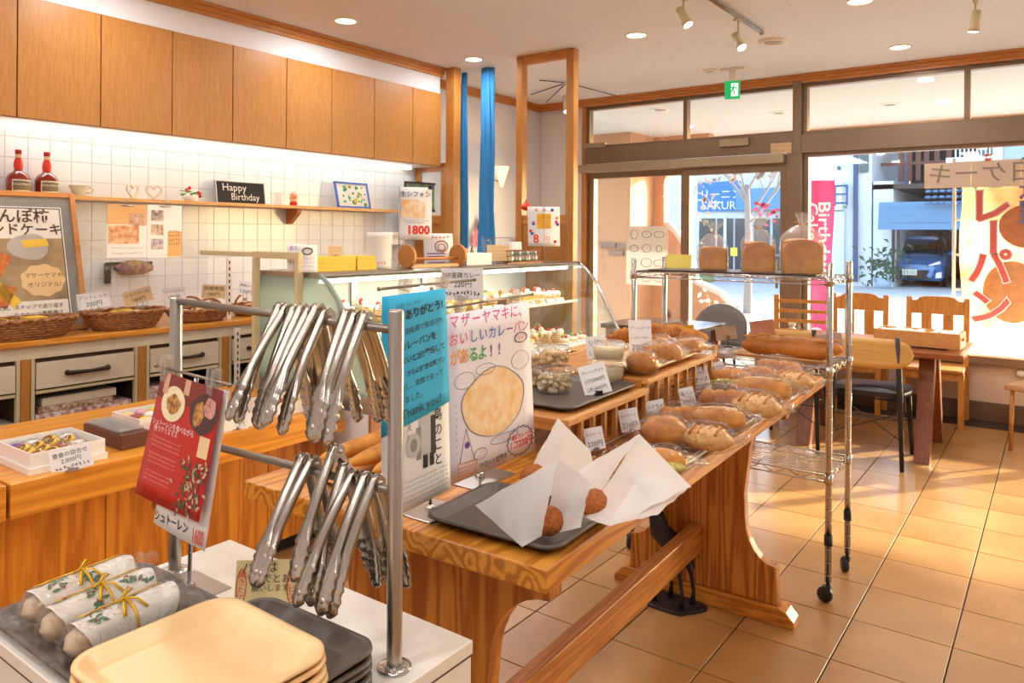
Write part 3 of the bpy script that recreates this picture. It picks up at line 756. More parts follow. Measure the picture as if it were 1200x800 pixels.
# salmon side wall with return and the swooping wing wall
S('porch_wall_1', MB().box(-5.6, 8.92, -.1, -4.58, 9.62, 2.78), M_salmon)
bk = MB(); 
e = T('brick_course', 'few grey bricks set in the salmon porch wall beside the glass door', 'bricks', (0, 8.90, 0))
for (pa, pb, pc, pd) in ((703, 722, 284, 291), (723, 742, 285, 292), (713, 731, 293, 300), (732, 742, 294, 301)):
    a_ = ony(pa, pc, 8.90); b_ = ony(pb, pd, 8.90); build('brick', MB().box(a_.x+.005, -.015, b_.z+.005, b_.x-.005, .018, a_.z), M_brick, e, bev=.004)
def PW(px, py, y=9.62): q = ony(px, py, y); return (q.x, q.z)
outl = [PW(760, 150), PW(835, 150), PW(812, 192)]
for t in range(7):
    a = t/6; outl.append(PW(812-34*sin(a*pi/2), 192+24*(1-cos(a*pi/2))))
outl += [PW(778, 262), PW(790, 272), PW(803, 292), PW(812, 330), PW(826, 337), PW(843, 345), PW(858, 362), PW(868, 388), PW(872, 432), (PW(872, 432)[0], -.1), (PW(760, 400)[0], -.1)]
S('porch_wall_2', MB().prism(outl, 9.62, 9.78), M_salmon)
rim = MB()
pts = [PW(778, 262, 9.6), PW(790, 272, 9.6), PW(803, 292, 9.6), PW(812, 330, 9.6), PW(826, 337, 9.6), PW(843, 345, 9.6), PW(858, 362, 9.6), PW(868, 388, 9.6), PW(872, 432, 9.6)]
rim.tube([(a, 9.70, b) for a, b in pts], .11, 6, flat=.45)
S('trim_10', rim, flat('pale_coping', 'ddd2cc', .8))
ar = [PW(822, 425, 9.6)] + [PW(822+22-22*cos(t*pi/10), 425-68*sin(min(1, t/10*1.0)*pi/2)**.8, 9.6) for t in range(1, 11)] + [PW(862, 372, 9.6), PW(866, 425, 9.6)]
S('porch_wall_3', MB().prism(ar, 9.585, 9.615), flat('grey_niche', '83807f', .9))
# green strip and low wall across the street
S('kerb_green', MB().box(-22, 23.2, -.08, -9.2, 23.9, .25), flat('hedge_green', '8fae7a', .9, var=.3, nscale=6, bump=.5))
# shop across the street, far left
def W2(px, py, y): q = ony(px, py, y); return q.x, q.z
def bld(name, label, y, px0, px1, top, depth_=8, mat=M_bldw):
    x0, x1 = ony(px0, 300, y).x, ony(px1, 300, y).x
    e = T(name, label, 'building', ((x0+x1)/2, y, -.08)); w = x1-x0
    build('wall', MB().box(-w/2, 0, 0, w/2, depth_, top), mat, e); return e, x0, x1
Y1 = 27.0
e, x0, x1 = bld('shop_building', 'low shop with blue and white sign band across the street behind the tree', Y1, 770, 938, 4.4)
cx = (x0+x1)/2
def rectpart(e, name, px0, py0, px1, py1, y, mat, cx, proud=.06, **k):
    a = ony(px0, py0, y); b = ony(px1, py1, y)
    return build(name, MB().box(a.x-cx, -proud, b.z+.08, b.x-cx, 0.0, a.z+.08), mat, e, **k)
M_sgn = flat('sign_blue', '2f74c8', .5)
rectpart(e, 'sign_board', 820, 214, 868, 247, Y1, M_sgn, cx, .2)
rectpart(e, 'blue_awning', 868, 222, 925, 246, Y1, flat('awning_blue', '5e8cb8', .6), cx, .5)
a = ony(844, 229, Y1-.25); text(e, 'クリーニング', .40, M_whiteink, UP(a.x-cx, -.22, a.z+.1))
a = ony(846, 241, Y1-.25); text(e, 'SAKURA', .42, M_whiteink, UP(a.x-cx, -.22, a.z+.08))
for p0 in (820, 841, 862, 884, 906): rectpart(e, 'shop_window', p0, 256, p0+18, 318, Y1, M_dglass, cx, .05)
rectpart(e, 'door_frame', 849, 254, 852, 322, Y1, M_bldw, cx, .1); rectpart(e, 'yellow_notice', 856, 290, 864, 300, Y1-.1, flat('yellow_notice', 'f0dc50', .6), cx, .1)
# white building with windows and a shop sign
Y2 = 25.0
e, x0, x1 = bld('apartment_building', 'tall white rendered building across the street beside the garage', Y2, 940, 1021, 6.0)
cx = (x0+x1)/2
for r_i in ((1012, 178, 1021, 205), (1029, 190, 1038, 214)): 
    pass
rectpart(e, 'shop_sign', 974, 214, 989, 246, Y2, flat('sign_white', 'eef2f2', .5), cx, .4)
rectpart(e, 'sign_stripe', 974, 216, 989, 218, Y2-.41, M_greenink, cx, .02); rectpart(e, 'sign_stripe', 974, 241, 989, 243, Y2-.41, M_greenink, cx, .02)
a = ony(982, 229, Y2-.45); text(e, '旧', .75, flat('sign_navy', '2c4a7c', .5), UP(a.x-cx, -.46, a.z+.05))
rectpart(e, 'window_frame', 972, 248, 990, 322, Y2, flat('frame_green_white', 'cfe0dc', .6), cx, .12)
rectpart(e, 'pane', 976, 252, 987, 286, Y2-.1, flat('pane_blue', '8fa8bc', .2), cx, .04); rectpart(e, 'pane', 976, 290, 987, 320, Y2-.1, flat('pane_blue2', '8fa8bc', .2), cx, .04)
rectpart(e, 'window', 1008, 178, 1018, 202, Y2, M_dglass, cx, .06)
rectpart(e, 'downpipe', 1001.5, 150, 1005, 330, Y2, flat('pipe_blue', '3c4e70', .5), cx, .15)
rectpart(e, 'vent', 982, 195, 985, 199, Y2, M_dglass, cx, .1)
# garage with blue boarded canopy
Y3 = 25.0
x0, x1 = ony(1023, 300, Y3).x, ony(1141, 300, Y3).x; cx = (x0+x1)/2; w = x1-x0
cxg = cx; g = T('garage_building', 'open garage with blue boarded canopy across the street', 'building', (cx, Y3, -.08))
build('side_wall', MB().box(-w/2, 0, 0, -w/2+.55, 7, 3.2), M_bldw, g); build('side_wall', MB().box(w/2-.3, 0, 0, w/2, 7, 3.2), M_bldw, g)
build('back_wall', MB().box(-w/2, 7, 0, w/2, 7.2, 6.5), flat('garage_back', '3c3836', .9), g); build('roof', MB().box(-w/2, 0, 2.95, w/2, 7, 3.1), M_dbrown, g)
build('shutter', MB().box(-w/2+1.3, 6.8, .8, w/2-.6, 6.95, 2.2), flat('shutter_cream', 'b9b4a4', .7), g)
for k in range(4):
    a = ony(1030, 237+k*8.2, Y3-.8); b = ony(1138, 237+(k+1)*8.2-.8, Y3-.8)
    build('canopy_board', MB().box(a.x-cx, -.8-.05*k, b.z+.08, ony(1140, 250, Y3-.8).x-cx, -.7-.05*k, a.z+.08), M_bldb, g)
for px in (1046, 1052, 1134): rectpart(g, 'post', px, 268, px+2.2, 330, Y3, M_dbrown, cx, .15)
# timber frame and stairs above the garage
fr2 = T('timber_balcony', 'open timber balcony frame and roof above the garage', 'balcony', (cx, Y3+1.5, 3.2))
for px in (1056, 1066, 1076, 1086, 1098, 1112): 
    q = ony(px, 240, Y3+1.5); build('timber_post', MB().box(q.x-cx-.07, -.07, 0, q.x-cx+.07, .07, 3.0), flat('red_brown_timber', '7a5348', .8) if px == 1056 else MATS['red_brown_timber'], fr2)
for z in (.5, 1.2, 2.1): build('timber_rail', MB().box(-1.6, -.09, z, 1.6, -.02, z+.1), MATS['red_brown_timber'], fr2)
build('roof', MB().box(-w/2+.1, -.8, 2.9, w/2-.1, 2.5, 3.1), flat('roof_brown', '8a7468', .9), fr2)
for k in range(7): build('batten', MB().box(.2+.02*k, -.6, 2.15+k*.1, 1.85, -.5, 2.2+k*.1), flat('batten%d' % k, ['e6dcc0', '8a8478'][k % 2], .8), fr2)
e, x0, x1 = bld('blue_grey_building', 'blue grey building with balcony railings at the upper right across the street', 25.0, 1143, 1260, 6.6, mat=M_bldg)
cx = (x0+x1)/2
for px in range(1120, 1166, 5): rectpart(e, 'railing_bar', px, 165, px+1.4, 188, 25.0, M_bldw, cx, .2)
rectpart(e, 'railing', 1110, 186, 1170, 189, 25.0, M_bldw, cx, .3)
rectpart(e, 'window', 1163, 170, 1175, 190, 25.0, M_bldw, cx, .1)
rf = Vector((ony(1112, 240, 24.1).x-cxg, -.9, ony(1112, 238, 24.1).z+.08))
tl_ = MB()
for k in range(9):
    for j in range(3): tl_.ell((-.5+k*.17, -.12*j, .34-.17*j), .09, .12, .05, 8, 5)
tl_.v = [(a+rf.x, b+rf.y, c_+rf.z) for a, b, c_ in tl_.v]; build('roof_tile', tl_, flat('tile_blue', '4f6f96', .4), g)['kind'] = 'stuff'
# potted shrub by the garage
sh = T('shrub', 'dark green potted shrub by the garage opening', 'plant', (ony(1034, 320, 24.2).x, 24.2, -.08)); m = MB(); rd = random.Random(3)
for k in range(160):
    c = Vector((rd.gauss(0, .32), rd.gauss(0, .2), abs(rd.gauss(.55, .3)))); a = rd.uniform(0, 6.28); L = .12
    m.add([c, c+Vector((cos(a)*L, .04, L*.5)), c+Vector((cos(a)*L*1.5, 0, L)), c+Vector((cos(a)*L*.4, -.04, L*.9))], [(0, 1, 2, 3)])
build('foliage', m, flat('shrub_green', '3f5a3c', .8), sh)['kind'] = 'stuff'; build('pot', MB().lathe([(0, 0), (.2, 0), (.26, .3), (.22, .3), (.2, .25), (0, .25)], 16), M_bldg, sh)

# car facing the street
def car():
    p = ony(1066, 322, 25.5)
    e = T('car', 'dark blue compact car parked nose out in the garage', 'car', (p.x, 25.5, -.08))
    body = flat('car_blue', '3a80c4', .25, .3, coat=.6); gls = flat('car_glass', '27323c', .08); blk = flat('car_black', '15171a', .4)
    st = [ # y, half width low, half width belt, z bottom, z belt, z top
        (0.0, .62, .66, .30, .62, .66), (.06, .82, .78, .22, .66, .72), (.35, .88, .84, .18, .76, .84), (1.0, .90, .84, .18, .90, .96),
        (1.35, .90, .85, .18, .95, 1.02), (3.6, .90, .85, .18, .98, 1.04), (4.2, .88, .80, .25, .98, 1.05), (4.35, .8, .7, .4, .9, .95)]
    m = MB(); n = 12
    for (y, a, b, z0, z1, z2) in st:
        ring = [(-a*.9, z0), (-a, z0+.12), (-a, (z0+z1)/2), (-b-.02, z1), (-b*.8, z2), (-b*.3, z2+.03), (b*.3, z2+.03), (b*.8, z2), (b+.02, z1), (a, (z0+z1)/2), (a, z0+.12), (a*.9, z0)]
        m.v += [(x, y, z) for x, z in ring]
    for i in range(len(st)-1):
        for k in range(n): m.f.append((i*n+k, i*n+(k+1) % n, (i+1)*n+(k+1) % n, (i+1)*n+k)); m.m.append(0); m.sm.append(True)
    m.f.append(tuple(range(n))); m.m.append(0); m.sm.append(False); m.f.append(tuple(range((len(st)-1)*n+n-1, (len(st)-1)*n-1, -1))); m.m.append(0); m.sm.append(False)
    build('body', m, body, e, bev=0)
    c = MB(); rings = [(1.0, .74, .95, .74, .97), (1.75, .60, 1.42, .70, 1.0), (2.2, .60, 1.50, .72, 1.0), (3.3, .58, 1.46, .72, 1.0), (4.1, .66, 1.02, .72, .98)]
    for (y, wt_, zt, wb_, zb) in rings: c.v += [(-wb_, y, zb), (-wt_, y, zt), (wt_, y, zt), (wb_, y, zb)]
    for i in range(4):
        for k in range(3): c.f.append((i*4+k, i*4+k+1, (i+1)*4+k+1, (i+1)*4+k)); c.m.append(0); c.sm.append(True)
    build('cabin_glass', c, gls, e)
    build('roof', MB().prism([(-.58, 1.44), (-.5, 1.52), (0, 1.55), (.5, 1.52), (.58, 1.44)], 1.8, 3.4), body, e)
    build('grille', MB().prism([(-.45, .34), (-.6, .24), (.6, .24), (.45, .34), (.52, .52), (-.52, .52)], -.03, .05), blk, e)
    for s in (-1, 1):
        build('headlight', MB().prism([(s*.82, .72), (s*.42, .60), (s*.50, .68), (s*.80, .80)], -.0, .16), flat('headlight%d' % (s+1), 'dfe6ee', .1), e)
        build('fog_lamp', MB().prism([(s*.84, .30), (s*.68, .28), (s*.70, .44), (s*.84, .48)], -.0, .2), M_whiteink, e)
        w_ = MB(); w_.lathe([(0, -.1), (.2, -.1), (.31, -.08), (.32, 0), (.31, .08), (0, .1)], 24); w_.xf(Matrix.Translation((s*.80, .75, .32)) @ Matrix.Rotation(pi/2, 4, 'Y')); build('wheel', w_, blk, e)
        w_ = MB(); w_.lathe([(0, -.1), (.2, -.1), (.31, -.08), (.32, 0), (.31, .08), (0, .1)], 24); w_.xf(Matrix.Translation((s*.80, 3.4, .32)) @ Matrix.Rotation(pi/2, 4, 'Y')); build('wheel', w_, blk, e)
        mr = MB(); mr.ell((s*.98, 1.35, 1.02), .12, .07, .09); build('door_mirror', mr, body, e)
    pl = build('number_plate', MB().box(-.2, -.05, .36, .2, -.035, .54), M_whiteink, e); pl.location = (0, 0, 0)
    text(e, '63-32', .15, M_greenink, UP(0, -.052, .44), 'plate_number')
    em = MB(); em.tube([(.07*cos(t*pi/8), -.02, .62+.05*sin(t*pi/8)) for t in range(16)], .009, 5, closed=True); em.tube([(.03*cos(t*pi/8), -.02, .625+.045*sin(t*pi/8)) for t in range(16)], .007, 5, closed=True)
    build('front_emblem', em, M_chrome, e)
    wp = MB().tube([(-.5, 1.05, 1.02), (-.05, 1.2, 1.12)], .012, 5).tube([(.0, 1.05, 1.02), (.5, 1.2, 1.1)], .012, 5); build('wiper', wp, blk, e)
car()

# bare street tree
def bare_tree():
    base = onz(876, 365, -.08); base = Vector((ony(876, 300, 14.5).x, 14.5, -.08))
    e = T('bare_tree', 'bare grey street tree with spreading branches outside the glass door', 'tree', base[:])
    tk = MB(); tk.tube([(0, 0, 0), (.03, 0, 1.0), (0, 0, 2.0), (-.02, 0, 2.5)], [.085, .07, .06, .05], 10); build('trunk', tk, flat('bark', '8d8a88', .9), e)
    br = MB(); rd = random.Random(11)
    def grow(p, d, L, r, k):
        pts = [p]; q = Vector(p)
        for i in range(4):
            d = (d + Vector((rd.uniform(-.18, .18), rd.uniform(-.18, .18), rd.uniform(-.02, .16)))).normalized(); q = q + d*L/4; pts.append(q.copy())
        br.tube(pts, [r, r*.9, r*.8, r*.7, r*.6], 5, caps=False)
        if k > 0:
            for i in range(3 if k > 2 else 3):
                a = rd.uniform(-1, 1); dd = (d + Vector((rd.uniform(-.9, .9), rd.uniform(-.6, .6), rd.uniform(-.1, .6)))).normalized()
                grow(pts[rd.choice((2, 3, 4))], dd, L*.68, r*.55, k-1)
    for i in range(6):
        a = i*1.05; grow(Vector((0, 0, 1.7+.14*i)), Vector((cos(a), .5*sin(a), .9)).normalized(), 1.25, .028, 3)
    build('branches', br, MATS['bark'], e)
bare_tree()

# banners
def banner(name, label, px0, px1, pyt, pyb, y, col, rz):
    a = ony(px0, pyt, y); b = ony(px1, pyb, y); w = b.x-a.x; h = a.z-b.z
    e = T(name, label, 'banner', (a.x, y, 0)); z0 = b.z
    def f(u, v): return (w*u + .012*sin(v*9), .05*sin(u*5+v*3)+.03*sin(v*7), z0 + h*v)
    build('cloth', MB().grid(f, 10, 24), col, e)
    build('pole', MB().tube([(-.05, 0, -.02), (-.05, 0, z0+h+.08)], .014, 8).tube([(-.08, 0, z0+h+.04), (w*1.0, 0, z0+h+.05)], .008, 6), M_whiteink, e)
    for k in range(5): build('ring', MB().tube([(-.06, 0, z0+h*(k+.5)/5), (0, 0, z0+h*(k+.5)/5)], .012, 6), M_whiteink, e)
    return e, w, h, z0
M_banp = flat('banner_pink', 'e8407c', .7, sub=0)
e, w, h, z0 = banner('pink_banner', 'pink banner reading Birthday Cake in white outside the window', 944, 975, 212, 432, 10.4, M_banp, 0)
text(e, 'Birthday', .21, M_whiteink, UP(w*.74, -.10, z0+h*.70, -pi/2), bold=.012, sx=1.3)
text(e, 'Cake', .21, M_whiteink, UP(w*.30, -.10, z0+h*.78, -pi/2), bold=.012, sx=1.15)
cl_ = MB(); cl_.ell((w*.5, -.09, z0+.32), w*.42, .01, .22, 20, 8); build('picture_print', cl_, flat('cake_print', 'f3b8c8', .8), e)
m, nt, b = newmat('banner_orange')
tc = nn(nt, 'ShaderNodeTexCoord'); nz = nn(nt, 'ShaderNodeTexNoise'); nz.inputs['Scale'].default_value = 3.2; nz.inputs['Detail'].default_value = 4
cr = nn(nt, 'ShaderNodeValToRGB'); cr.color_ramp.elements[0].color = lin('ecd2a4'); cr.color_ramp.elements[1].color = lin('d88a4c'); cr.color_ramp.elements[0].position = .42; cr.color_ramp.elements[1].position = .66
nt.links.new(tc.outputs['Object'], nz.inputs[0]); nt.links.new(nz.outputs[0], cr.inputs[0]); nt.links.new(cr.outputs[0], b.inputs['Base Color']); b.inputs['Roughness'].default_value = .8
tl2 = nn(nt, 'ShaderNodeBsdfTranslucent'); nt.links.new(cr.outputs[0], tl2.inputs[0]); mx = nn(nt, 'ShaderNodeMixShader'); mx.inputs[0].default_value = .5
nt.links.new(b.outputs[0], mx.inputs[1]); nt.links.new(tl2.outputs[0], mx.inputs[2]); nt.links.new(mx.outputs[0], nt.nodes['Material Output'].inputs[0])
m2, nt, b = newmat('banner_pinkcloth')
e, w, h, z0 = banner('curry_bread_banner', 'large orange and cream curry bread banner standing outside the window', 1126, 1226, 196, 408, 7.7, m, 0)
build('picture_print', MB().prism([(w*.62+w*.34*cos(t*pi/12), z0+h*.30+h*.17*sin(t*pi/12)) for t in range(24)], -.085, -.08), flat('bread_print', 'd88a4c', .8, var=.3, nscale=12), e)
build('picture_print', MB().prism([(w*.80+w*.34*cos(t*pi/12), z0+h*.66+h*.12*sin(t*pi/12)) for t in range(24)], -.085, -.08), flat('bread_print2', 'c8702c', .8, var=.3, nscale=14), e)
bands = [('カ', .95), ('レ', .76), ('ー', .60), ('パ', .42), ('ン', .2)]
for s_, v in bands:
    rot = -pi/2 if s_ == 'ー' else 0
    text(e, s_, h*.215, M_whiteink, UP(w*.36, -.095, z0+h*v, rot), bold=.05)
    text(e, s_, h*.215, flat('banner_red_'+str(v), 'd8504a', .7), UP(w*.36, -.10, z0+h*v, rot), bold=.02)
for s_, v in (('伊', .99), ('達', .86), ('鶏', .73)): text(e, s_, h*.14, flat('banner_violet_'+str(v), '6a5a90', .7), UP(w*.86, -.10, z0+h*v), bold=.02)
# ================================================================== BACK COUNTER WITH DRAWERS (left wall)
XF = -4.0
cb = T('drawer_counter', 'cream drawer counter with honey wood top along the tiled wall', 'counter', (0, 0, 0))
build('worktop', MB().box(XL+.003, 1.0, .855, XF+.03, 3.28, .882), M_slab, cb, bev=.003)
build('front_rail', MB().box(XF-.03, 1.0, .79, XF, 3.26, .853), M_cream, cb, bev=.002)
build('bottom_rail', MB().box(XF-.03, 1.0, .44, XF+.005, 3.26, .49), M_cream, cb, bev=.002)
build('shelf_board', MB().box(XL+.004, 1.0, .455, XF-.03, 3.26, .485), M_cream, cb)
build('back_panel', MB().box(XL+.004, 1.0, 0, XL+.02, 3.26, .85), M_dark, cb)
build('plinth', MB().box(XF-.06, 1.0, 0, XF-.03, 3.26, .44), M_cream, cb)
div = [1.0, 1.535, 2.10, 2.60, 3.10, 3.26]
for y in div[1:-1]:
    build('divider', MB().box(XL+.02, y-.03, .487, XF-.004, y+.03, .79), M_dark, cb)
    for s in (-1, 1): build('divider_edge', MB().box(XF-.02, y+s*.032-.008, .487, XF+.003, y+s*.032+.008, .79), M_creamf, cb)
    build('divider_face', MB().box(XF-.01, y-.02, .487, XF+.001, y+.02, .79), M_post, cb)
for i in range(len(div)-1):
    a, b = div[i]+.045, div[i+1]-.045
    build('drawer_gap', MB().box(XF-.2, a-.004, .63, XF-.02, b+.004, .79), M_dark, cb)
    build('drawer_rail', MB().box(XF-.03, a, .618, XF+.002, b, .632), M_creamf, cb)
    if b-a < .2: continue
    d = build('drawer', MB().box(XF-.25, a, .640, XF+.008, b, .768), M_cream, cb, bev=.003)
    c = (a+b)/2 + (.0 if i else .1)
    if i == 0:
        build('loop_handle', MB().tube([(XF+.012, c-.02, .74), (XF+.03, c-.005, .70), (XF+.02, c+.02, .655)], .006, 6), M_brass if 'M_brass' in globals() else M_creamf, d)
        build('loop_handle', MB().tube([(XF+.012, c+.03, .74), (XF+.03, c+.02, .70), (XF+.02, c+.02, .655)], .006, 6), M_creamf, d)
    else:
        h = MB(); n_ = 9
        h.tube([(XF+.01, c-.10, .705), (XF+.03, c-.085, .705), (XF+.032, c, .703), (XF+.03, c+.085, .705), (XF+.01, c+.10, .705)], [.008, .011, .009, .011, .008], 8)
        h.ell((XF+.012, c-.098, .705), .014, .014, .014, 8, 6); h.ell((XF+.012, c+.098, .705), .014, .014, .014, 8, 6)
        build('drawer_handle', h, M_iron, d)
# contents of the open shelves
def boxthing(name, label, x0, y0, z0, x1, y1, z1, mat, cat='box', bev=.003, grp=None):
    o = build(name, MB().box(-(x1-x0)/2, -(y1-y0)/2, 0, (x1-x0)/2, (y1-y0)/2, z1-z0), mat, bev=bev); put(o, ((x0+x1)/2, (y0+y1)/2, z0)); return tag(o, label, cat, grp)
M_pattern = flat('red_flower_wrap', '9c4a4c', .6, c2='e8dcd4', nscale=45)
M_pattern2 = flat('brown_flower_wrap', '8a5a3a', .6, c2='d8c0a0', nscale=55)
boxthing('storage_box', 'flat cream lidded box in the open shelf below the middle drawer', -4.36, 1.62, .545, -4.03, 1.98, .585, M_cream)
boxthing('wrapped_parcel', 'flat brown flower patterned parcel under the cream lidded box', -4.34, 1.60, .516, -4.02, 1.96, .544, M_pattern2, 'parcel')
boxthing('wrapped_parcel', 'flat red flower patterned parcel at the very bottom under the cream box', -4.38, 1.585, .4865, -4.01, 2.05, .515, M_pattern, 'parcel')
boxthing('wrapped_parcel', 'dark red patterned parcel at the right of the open shelf', -4.3, 2.13, .4865, -4.02, 2.4, .56, M_pattern, 'parcel')
boxthing('wrapped_parcel', 'brown patterned parcel half hidden at the back of the open shelf', -4.5, 1.85, .56 if False else .5865, -4.3, 2.02, .64, M_pattern2, 'parcel')
for k in range(5):
    boxthing('paper_stack', 'white folded papers in the leftmost open shelf, layer %s from the bottom' % ['first', 'second', 'third', 'fourth', 'fifth'][k], -4.35, 1.1+.03*k, .4865+k*.016, -4.03-.02*k, 1.42-.02*k, .4865+k*.016+.014, M_paper, 'papers')
# cream guard frame and slotted post
gf = T('cream_guard_frame', 'cream painted open frame standing over the baskets beside the pastry case', 'frame', (0, 0, 0))
fx0, fx1, fzt = ony(300, 300, 2.33).x, ony(350, 300, 2.33).x, ony(325, 295, 2.33).z
for x in (fx0, fx1): build('upright', MB().box(x-.014, 2.316, 0, x+.014, 2.346, fzt-.034), M_creamf, gf, bev=.002)
build('top_bar', MB().box(fx0-.014, 2.316, fzt-.034, fx1+.014, 2.346, fzt), M_creamf, gf, bev=.002)
build('side_bar', MB().box(ony(236, 300, 2.33).x, 2.32, fzt-.028, fx0-.014, 2.342, fzt-.004), M_creamf, gf, bev=.002)
sp = T('slotted_post', 'white slotted shelving upright behind the wrapped bread baskets', 'post', (-4.045, 2.655, .884))
build('strip', MB().box(-.012, -.014, 0, .0, .014, .37), M_white, sp); 
s_ = MB()
for k in range(9): s_.box(-.001, -.004, .03+k*.038, .002, .004, .05+k*.038)
build('slot', s_, M_ink, sp)
sp2 = T('slotted_post', 'white slotted shelving upright on the front of the drawer counter', 'post', (XF+.032, 2.655, .50))
build('strip', MB().box(.0, -.016, 0, .012, .016, .34), M_white, sp2); s_ = MB()
for k in range(8): s_.box(.011, -.004, .03+k*.038, .014, .004, .05+k*.038)
build('slot', s_, M_ink, sp2)
# acrylic guard with clipped menus
ag = T('acrylic_guard', 'clear acrylic guard sheet above the bread baskets', 'guard', (-4.06, 0, .884))
build('sheet', MB().box(-.002, 1.78, .19, .002, 2.52, .69), M_acryl, ag)
for y in (1.80, 2.50): build('foot', MB().box(-.02, y-.008, 0, .004, y+.008, .19), M_acryl, ag)
def menu(name, label, y0, y1, z0, z1, seed, kind):
    e = T(name, label, 'menu', (-4.045, (y0+y1)/2, z0)); w = y1-y0; h = z1-z0
    build('sheet', MB().box(-.003, -w/2, 0, 0, w/2, h), M_paper, e)
    if kind == 0:
        build('print_block', MB().box(0, -w/2, h*.62, .001, w/2, h), flat('menu_tan', 'e0b078', .7), e)
        build('photo', MB().box(.001, -w*.47, h*.26, .002, w*.3, h*.60), flat('menu_photo1', 'c07848', .6, c2='e8c8a0', nscale=30), e)
        build('photo', MB().box(.001, w*.05, h*.60, .002, w*.45, h*.84), flat('menu_photo2', 'b07a60', .6, c2='e0c0a8', nscale=30), e)
        q = scribble(scribble(MB(), -w*.4, h*.18, w*.8, h*.05, 16, 0, 3, t=.0007), -w*.4, h*.08, w*.8, h*.05, 16, 0, 4, t=.0007)
    else:
        for k in range(3): build('photo', MB().box(.001, -w*.4, h*(.70-.27*k), .002, -w*.05, h*(.9-.27*k)), flat('menu_photo%d' % (3+k), ['4a3a4a', '9a6a58', '8a78a8'][k], .6, c2='e8d8c8', nscale=40), e)
        build('print_block', MB().box(0, w*.08, h*.02, .001, w*.5, h*.5), flat('menu_tan2', 'e8b878', .7), e)
        q = MB()
        for k in range(4): scribble(q, w*.1, h*(.5-.08*k), w*.34, h*.07, 5, 0, 5+k, t=.001)
    q.v = [(.0025, v[0], v[2]) for v in q.v]; build('lettering', q, M_ink, e)
    c = MB(); c.tube([(.006, -.03, h-.005), (.006, .03, h-.005)], .005, 6); c.lathe([(.014, 0), (.014, .006)], 12, (.0, 0, h+.02), cap=True)
    build('bulldog_clip', c, M_steel, e)
menu('menu_sheet', 'tan and white photo menu sheet clipped to the guard, left one', 1.933, 2.145, 1.27, 1.555, 1, 0)
menu('menu_sheet', 'white menu sheet with three small photos clipped to the guard, right one', 2.15, 2.35, 1.265, 1.558, 2, 1)
hang = T('hanging_packets', 'brown and purple packets hanging on the tiled wall under the menus', 'packets', (XL+.03, 2.35, 1.16))
build('packet', MB().ell((0, 0, .03), .02, .12, .045, 14, 8, .2), flat('purple_packet', '7a4a6a', .5, c2='c0a050', nscale=30), hang)
build('hook_strip', MB().box(-.024, -.16, .05, -.014, .12, .065).box(-.02, -.17, -.06, .0, -.14, .06), M_iron, hang)

# wall shelf
sh = T('wall_shelf', 'long honey wood shelf on the tiled wall under the cupboards', 'shelf', (XL+.001, 0, 1.585))
build('board', MB().box(0, 1.0, 0, .165, 4.50, .022), wood('pale_shelf_wood', 'd8a465', 'c89050', 'Y', 1.5, .4, contrast=.4), sh, bev=.002)
for y in (1.9, 3.50): build('bracket', MB().prism([(.0, -.002), (.13, -.002), (.13, -.03), (.03, -.11), (0, -.11)], y-.018, y+.018, 'XZ'), flat('bracket_red_wood', 'b06a32', .5) if y < 2 else MATS['bracket_red_wood'], sh)
ZS = 1.6075; XS = -4.51
def bottle(y, label, z=ZS, x=XS):
    e = T('liqueur_bottle', label, 'bottle', (x, y, z), 0, 'orange liqueur bottles on the wall shelf')
    g = MB().lathe([(0, 0), (.050, .0), (.058, .01), (.058, .07), (.056, .085), (.045, .105), (.026, .118), (.0185, .13), (.021, .15), (.019, .17), (.014, .19), (.0135, .215), (0, .215)], 28)
    build('glass', g, flat('amber_glass', '8a2c10', .06, coat=1.0) if 'amber_glass' not in MATS else MATS['amber_glass'], e)
    build('neck_ribbon', MB().lathe([(.0195, .128), (.0225, .15), (.0205, .17), (.0155, .188)], 24), flat('ribbon_red', 'e03424', .35) if 'ribbon_red' not in MATS else MATS['ribbon_red'], e)
    build('neck_label', MB().lathe([(.0148, .192), (.0145, .212)], 20), M_kraft, e)
    build('cap', MB().lathe([(.0, .236), (.015, .236), (.0155, .232), (.0155, .214), (.0, .214)], 20), flat('cap_red', 'b8182c', .35) if 'cap_red' not in MATS else MATS['cap_red'], e)
    lb = MB(); 
    def f(u, v): a = (u-.5)*1.7; return (.0595*cos(a), .0595*sin(a), .012+.062*v)
    lb.grid(f, 10, 1); l = build('label_print', lb, flat('label_cream', 'efe4c8', .5) if 'label_cream' not in MATS else MATS['label_cream'], e)
    lb = MB(); 
    def f(u, v): a = (u-.5)*1.5; return (.0605*cos(a), .0605*sin(a), .018+.05*v)
    lb.grid(f, 10, 1); l = build('label_print', lb, flat('label_brown', '7a6a4c', .5) if 'label_brown' not in MATS else MATS['label_brown'], e)
    text(e, 'Grand Marnier', .016, M_whiteink, UX(.0625, 0, .05))
bottle(1.69, 'round amber liqueur bottle with red neck, left one of the two'); bottle(1.83, 'round amber liqueur bottle with red neck, right one beside the cup')
cu = T('coffee_dripper', 'small cream coffee dripper cup on the wall shelf beside the bottles', 'cup', (XS, 2.0, ZS))
build('bowl', MB().lathe([(0, .012), (.02, .012), (.03, .02), (.052, .062), (.054, .062), (.033, .016), (.03, 0), (0, 0)], 28), flat('cream_ceramic', 'ddd0ae', .25), cu)
build('handle', MB().tube([(.0, .045, .05), (.0, .065, .054), (0, .078, .042), (0, .068, .026), (0, .04, .02)], .004, 8), MATS['cream_ceramic'], cu)
build('saucer', MB().lathe([(0, -.0), (.045, .0), (.05, .005), (.03, .004), (0, .004)], 24), MATS['cream_ceramic'], cu)
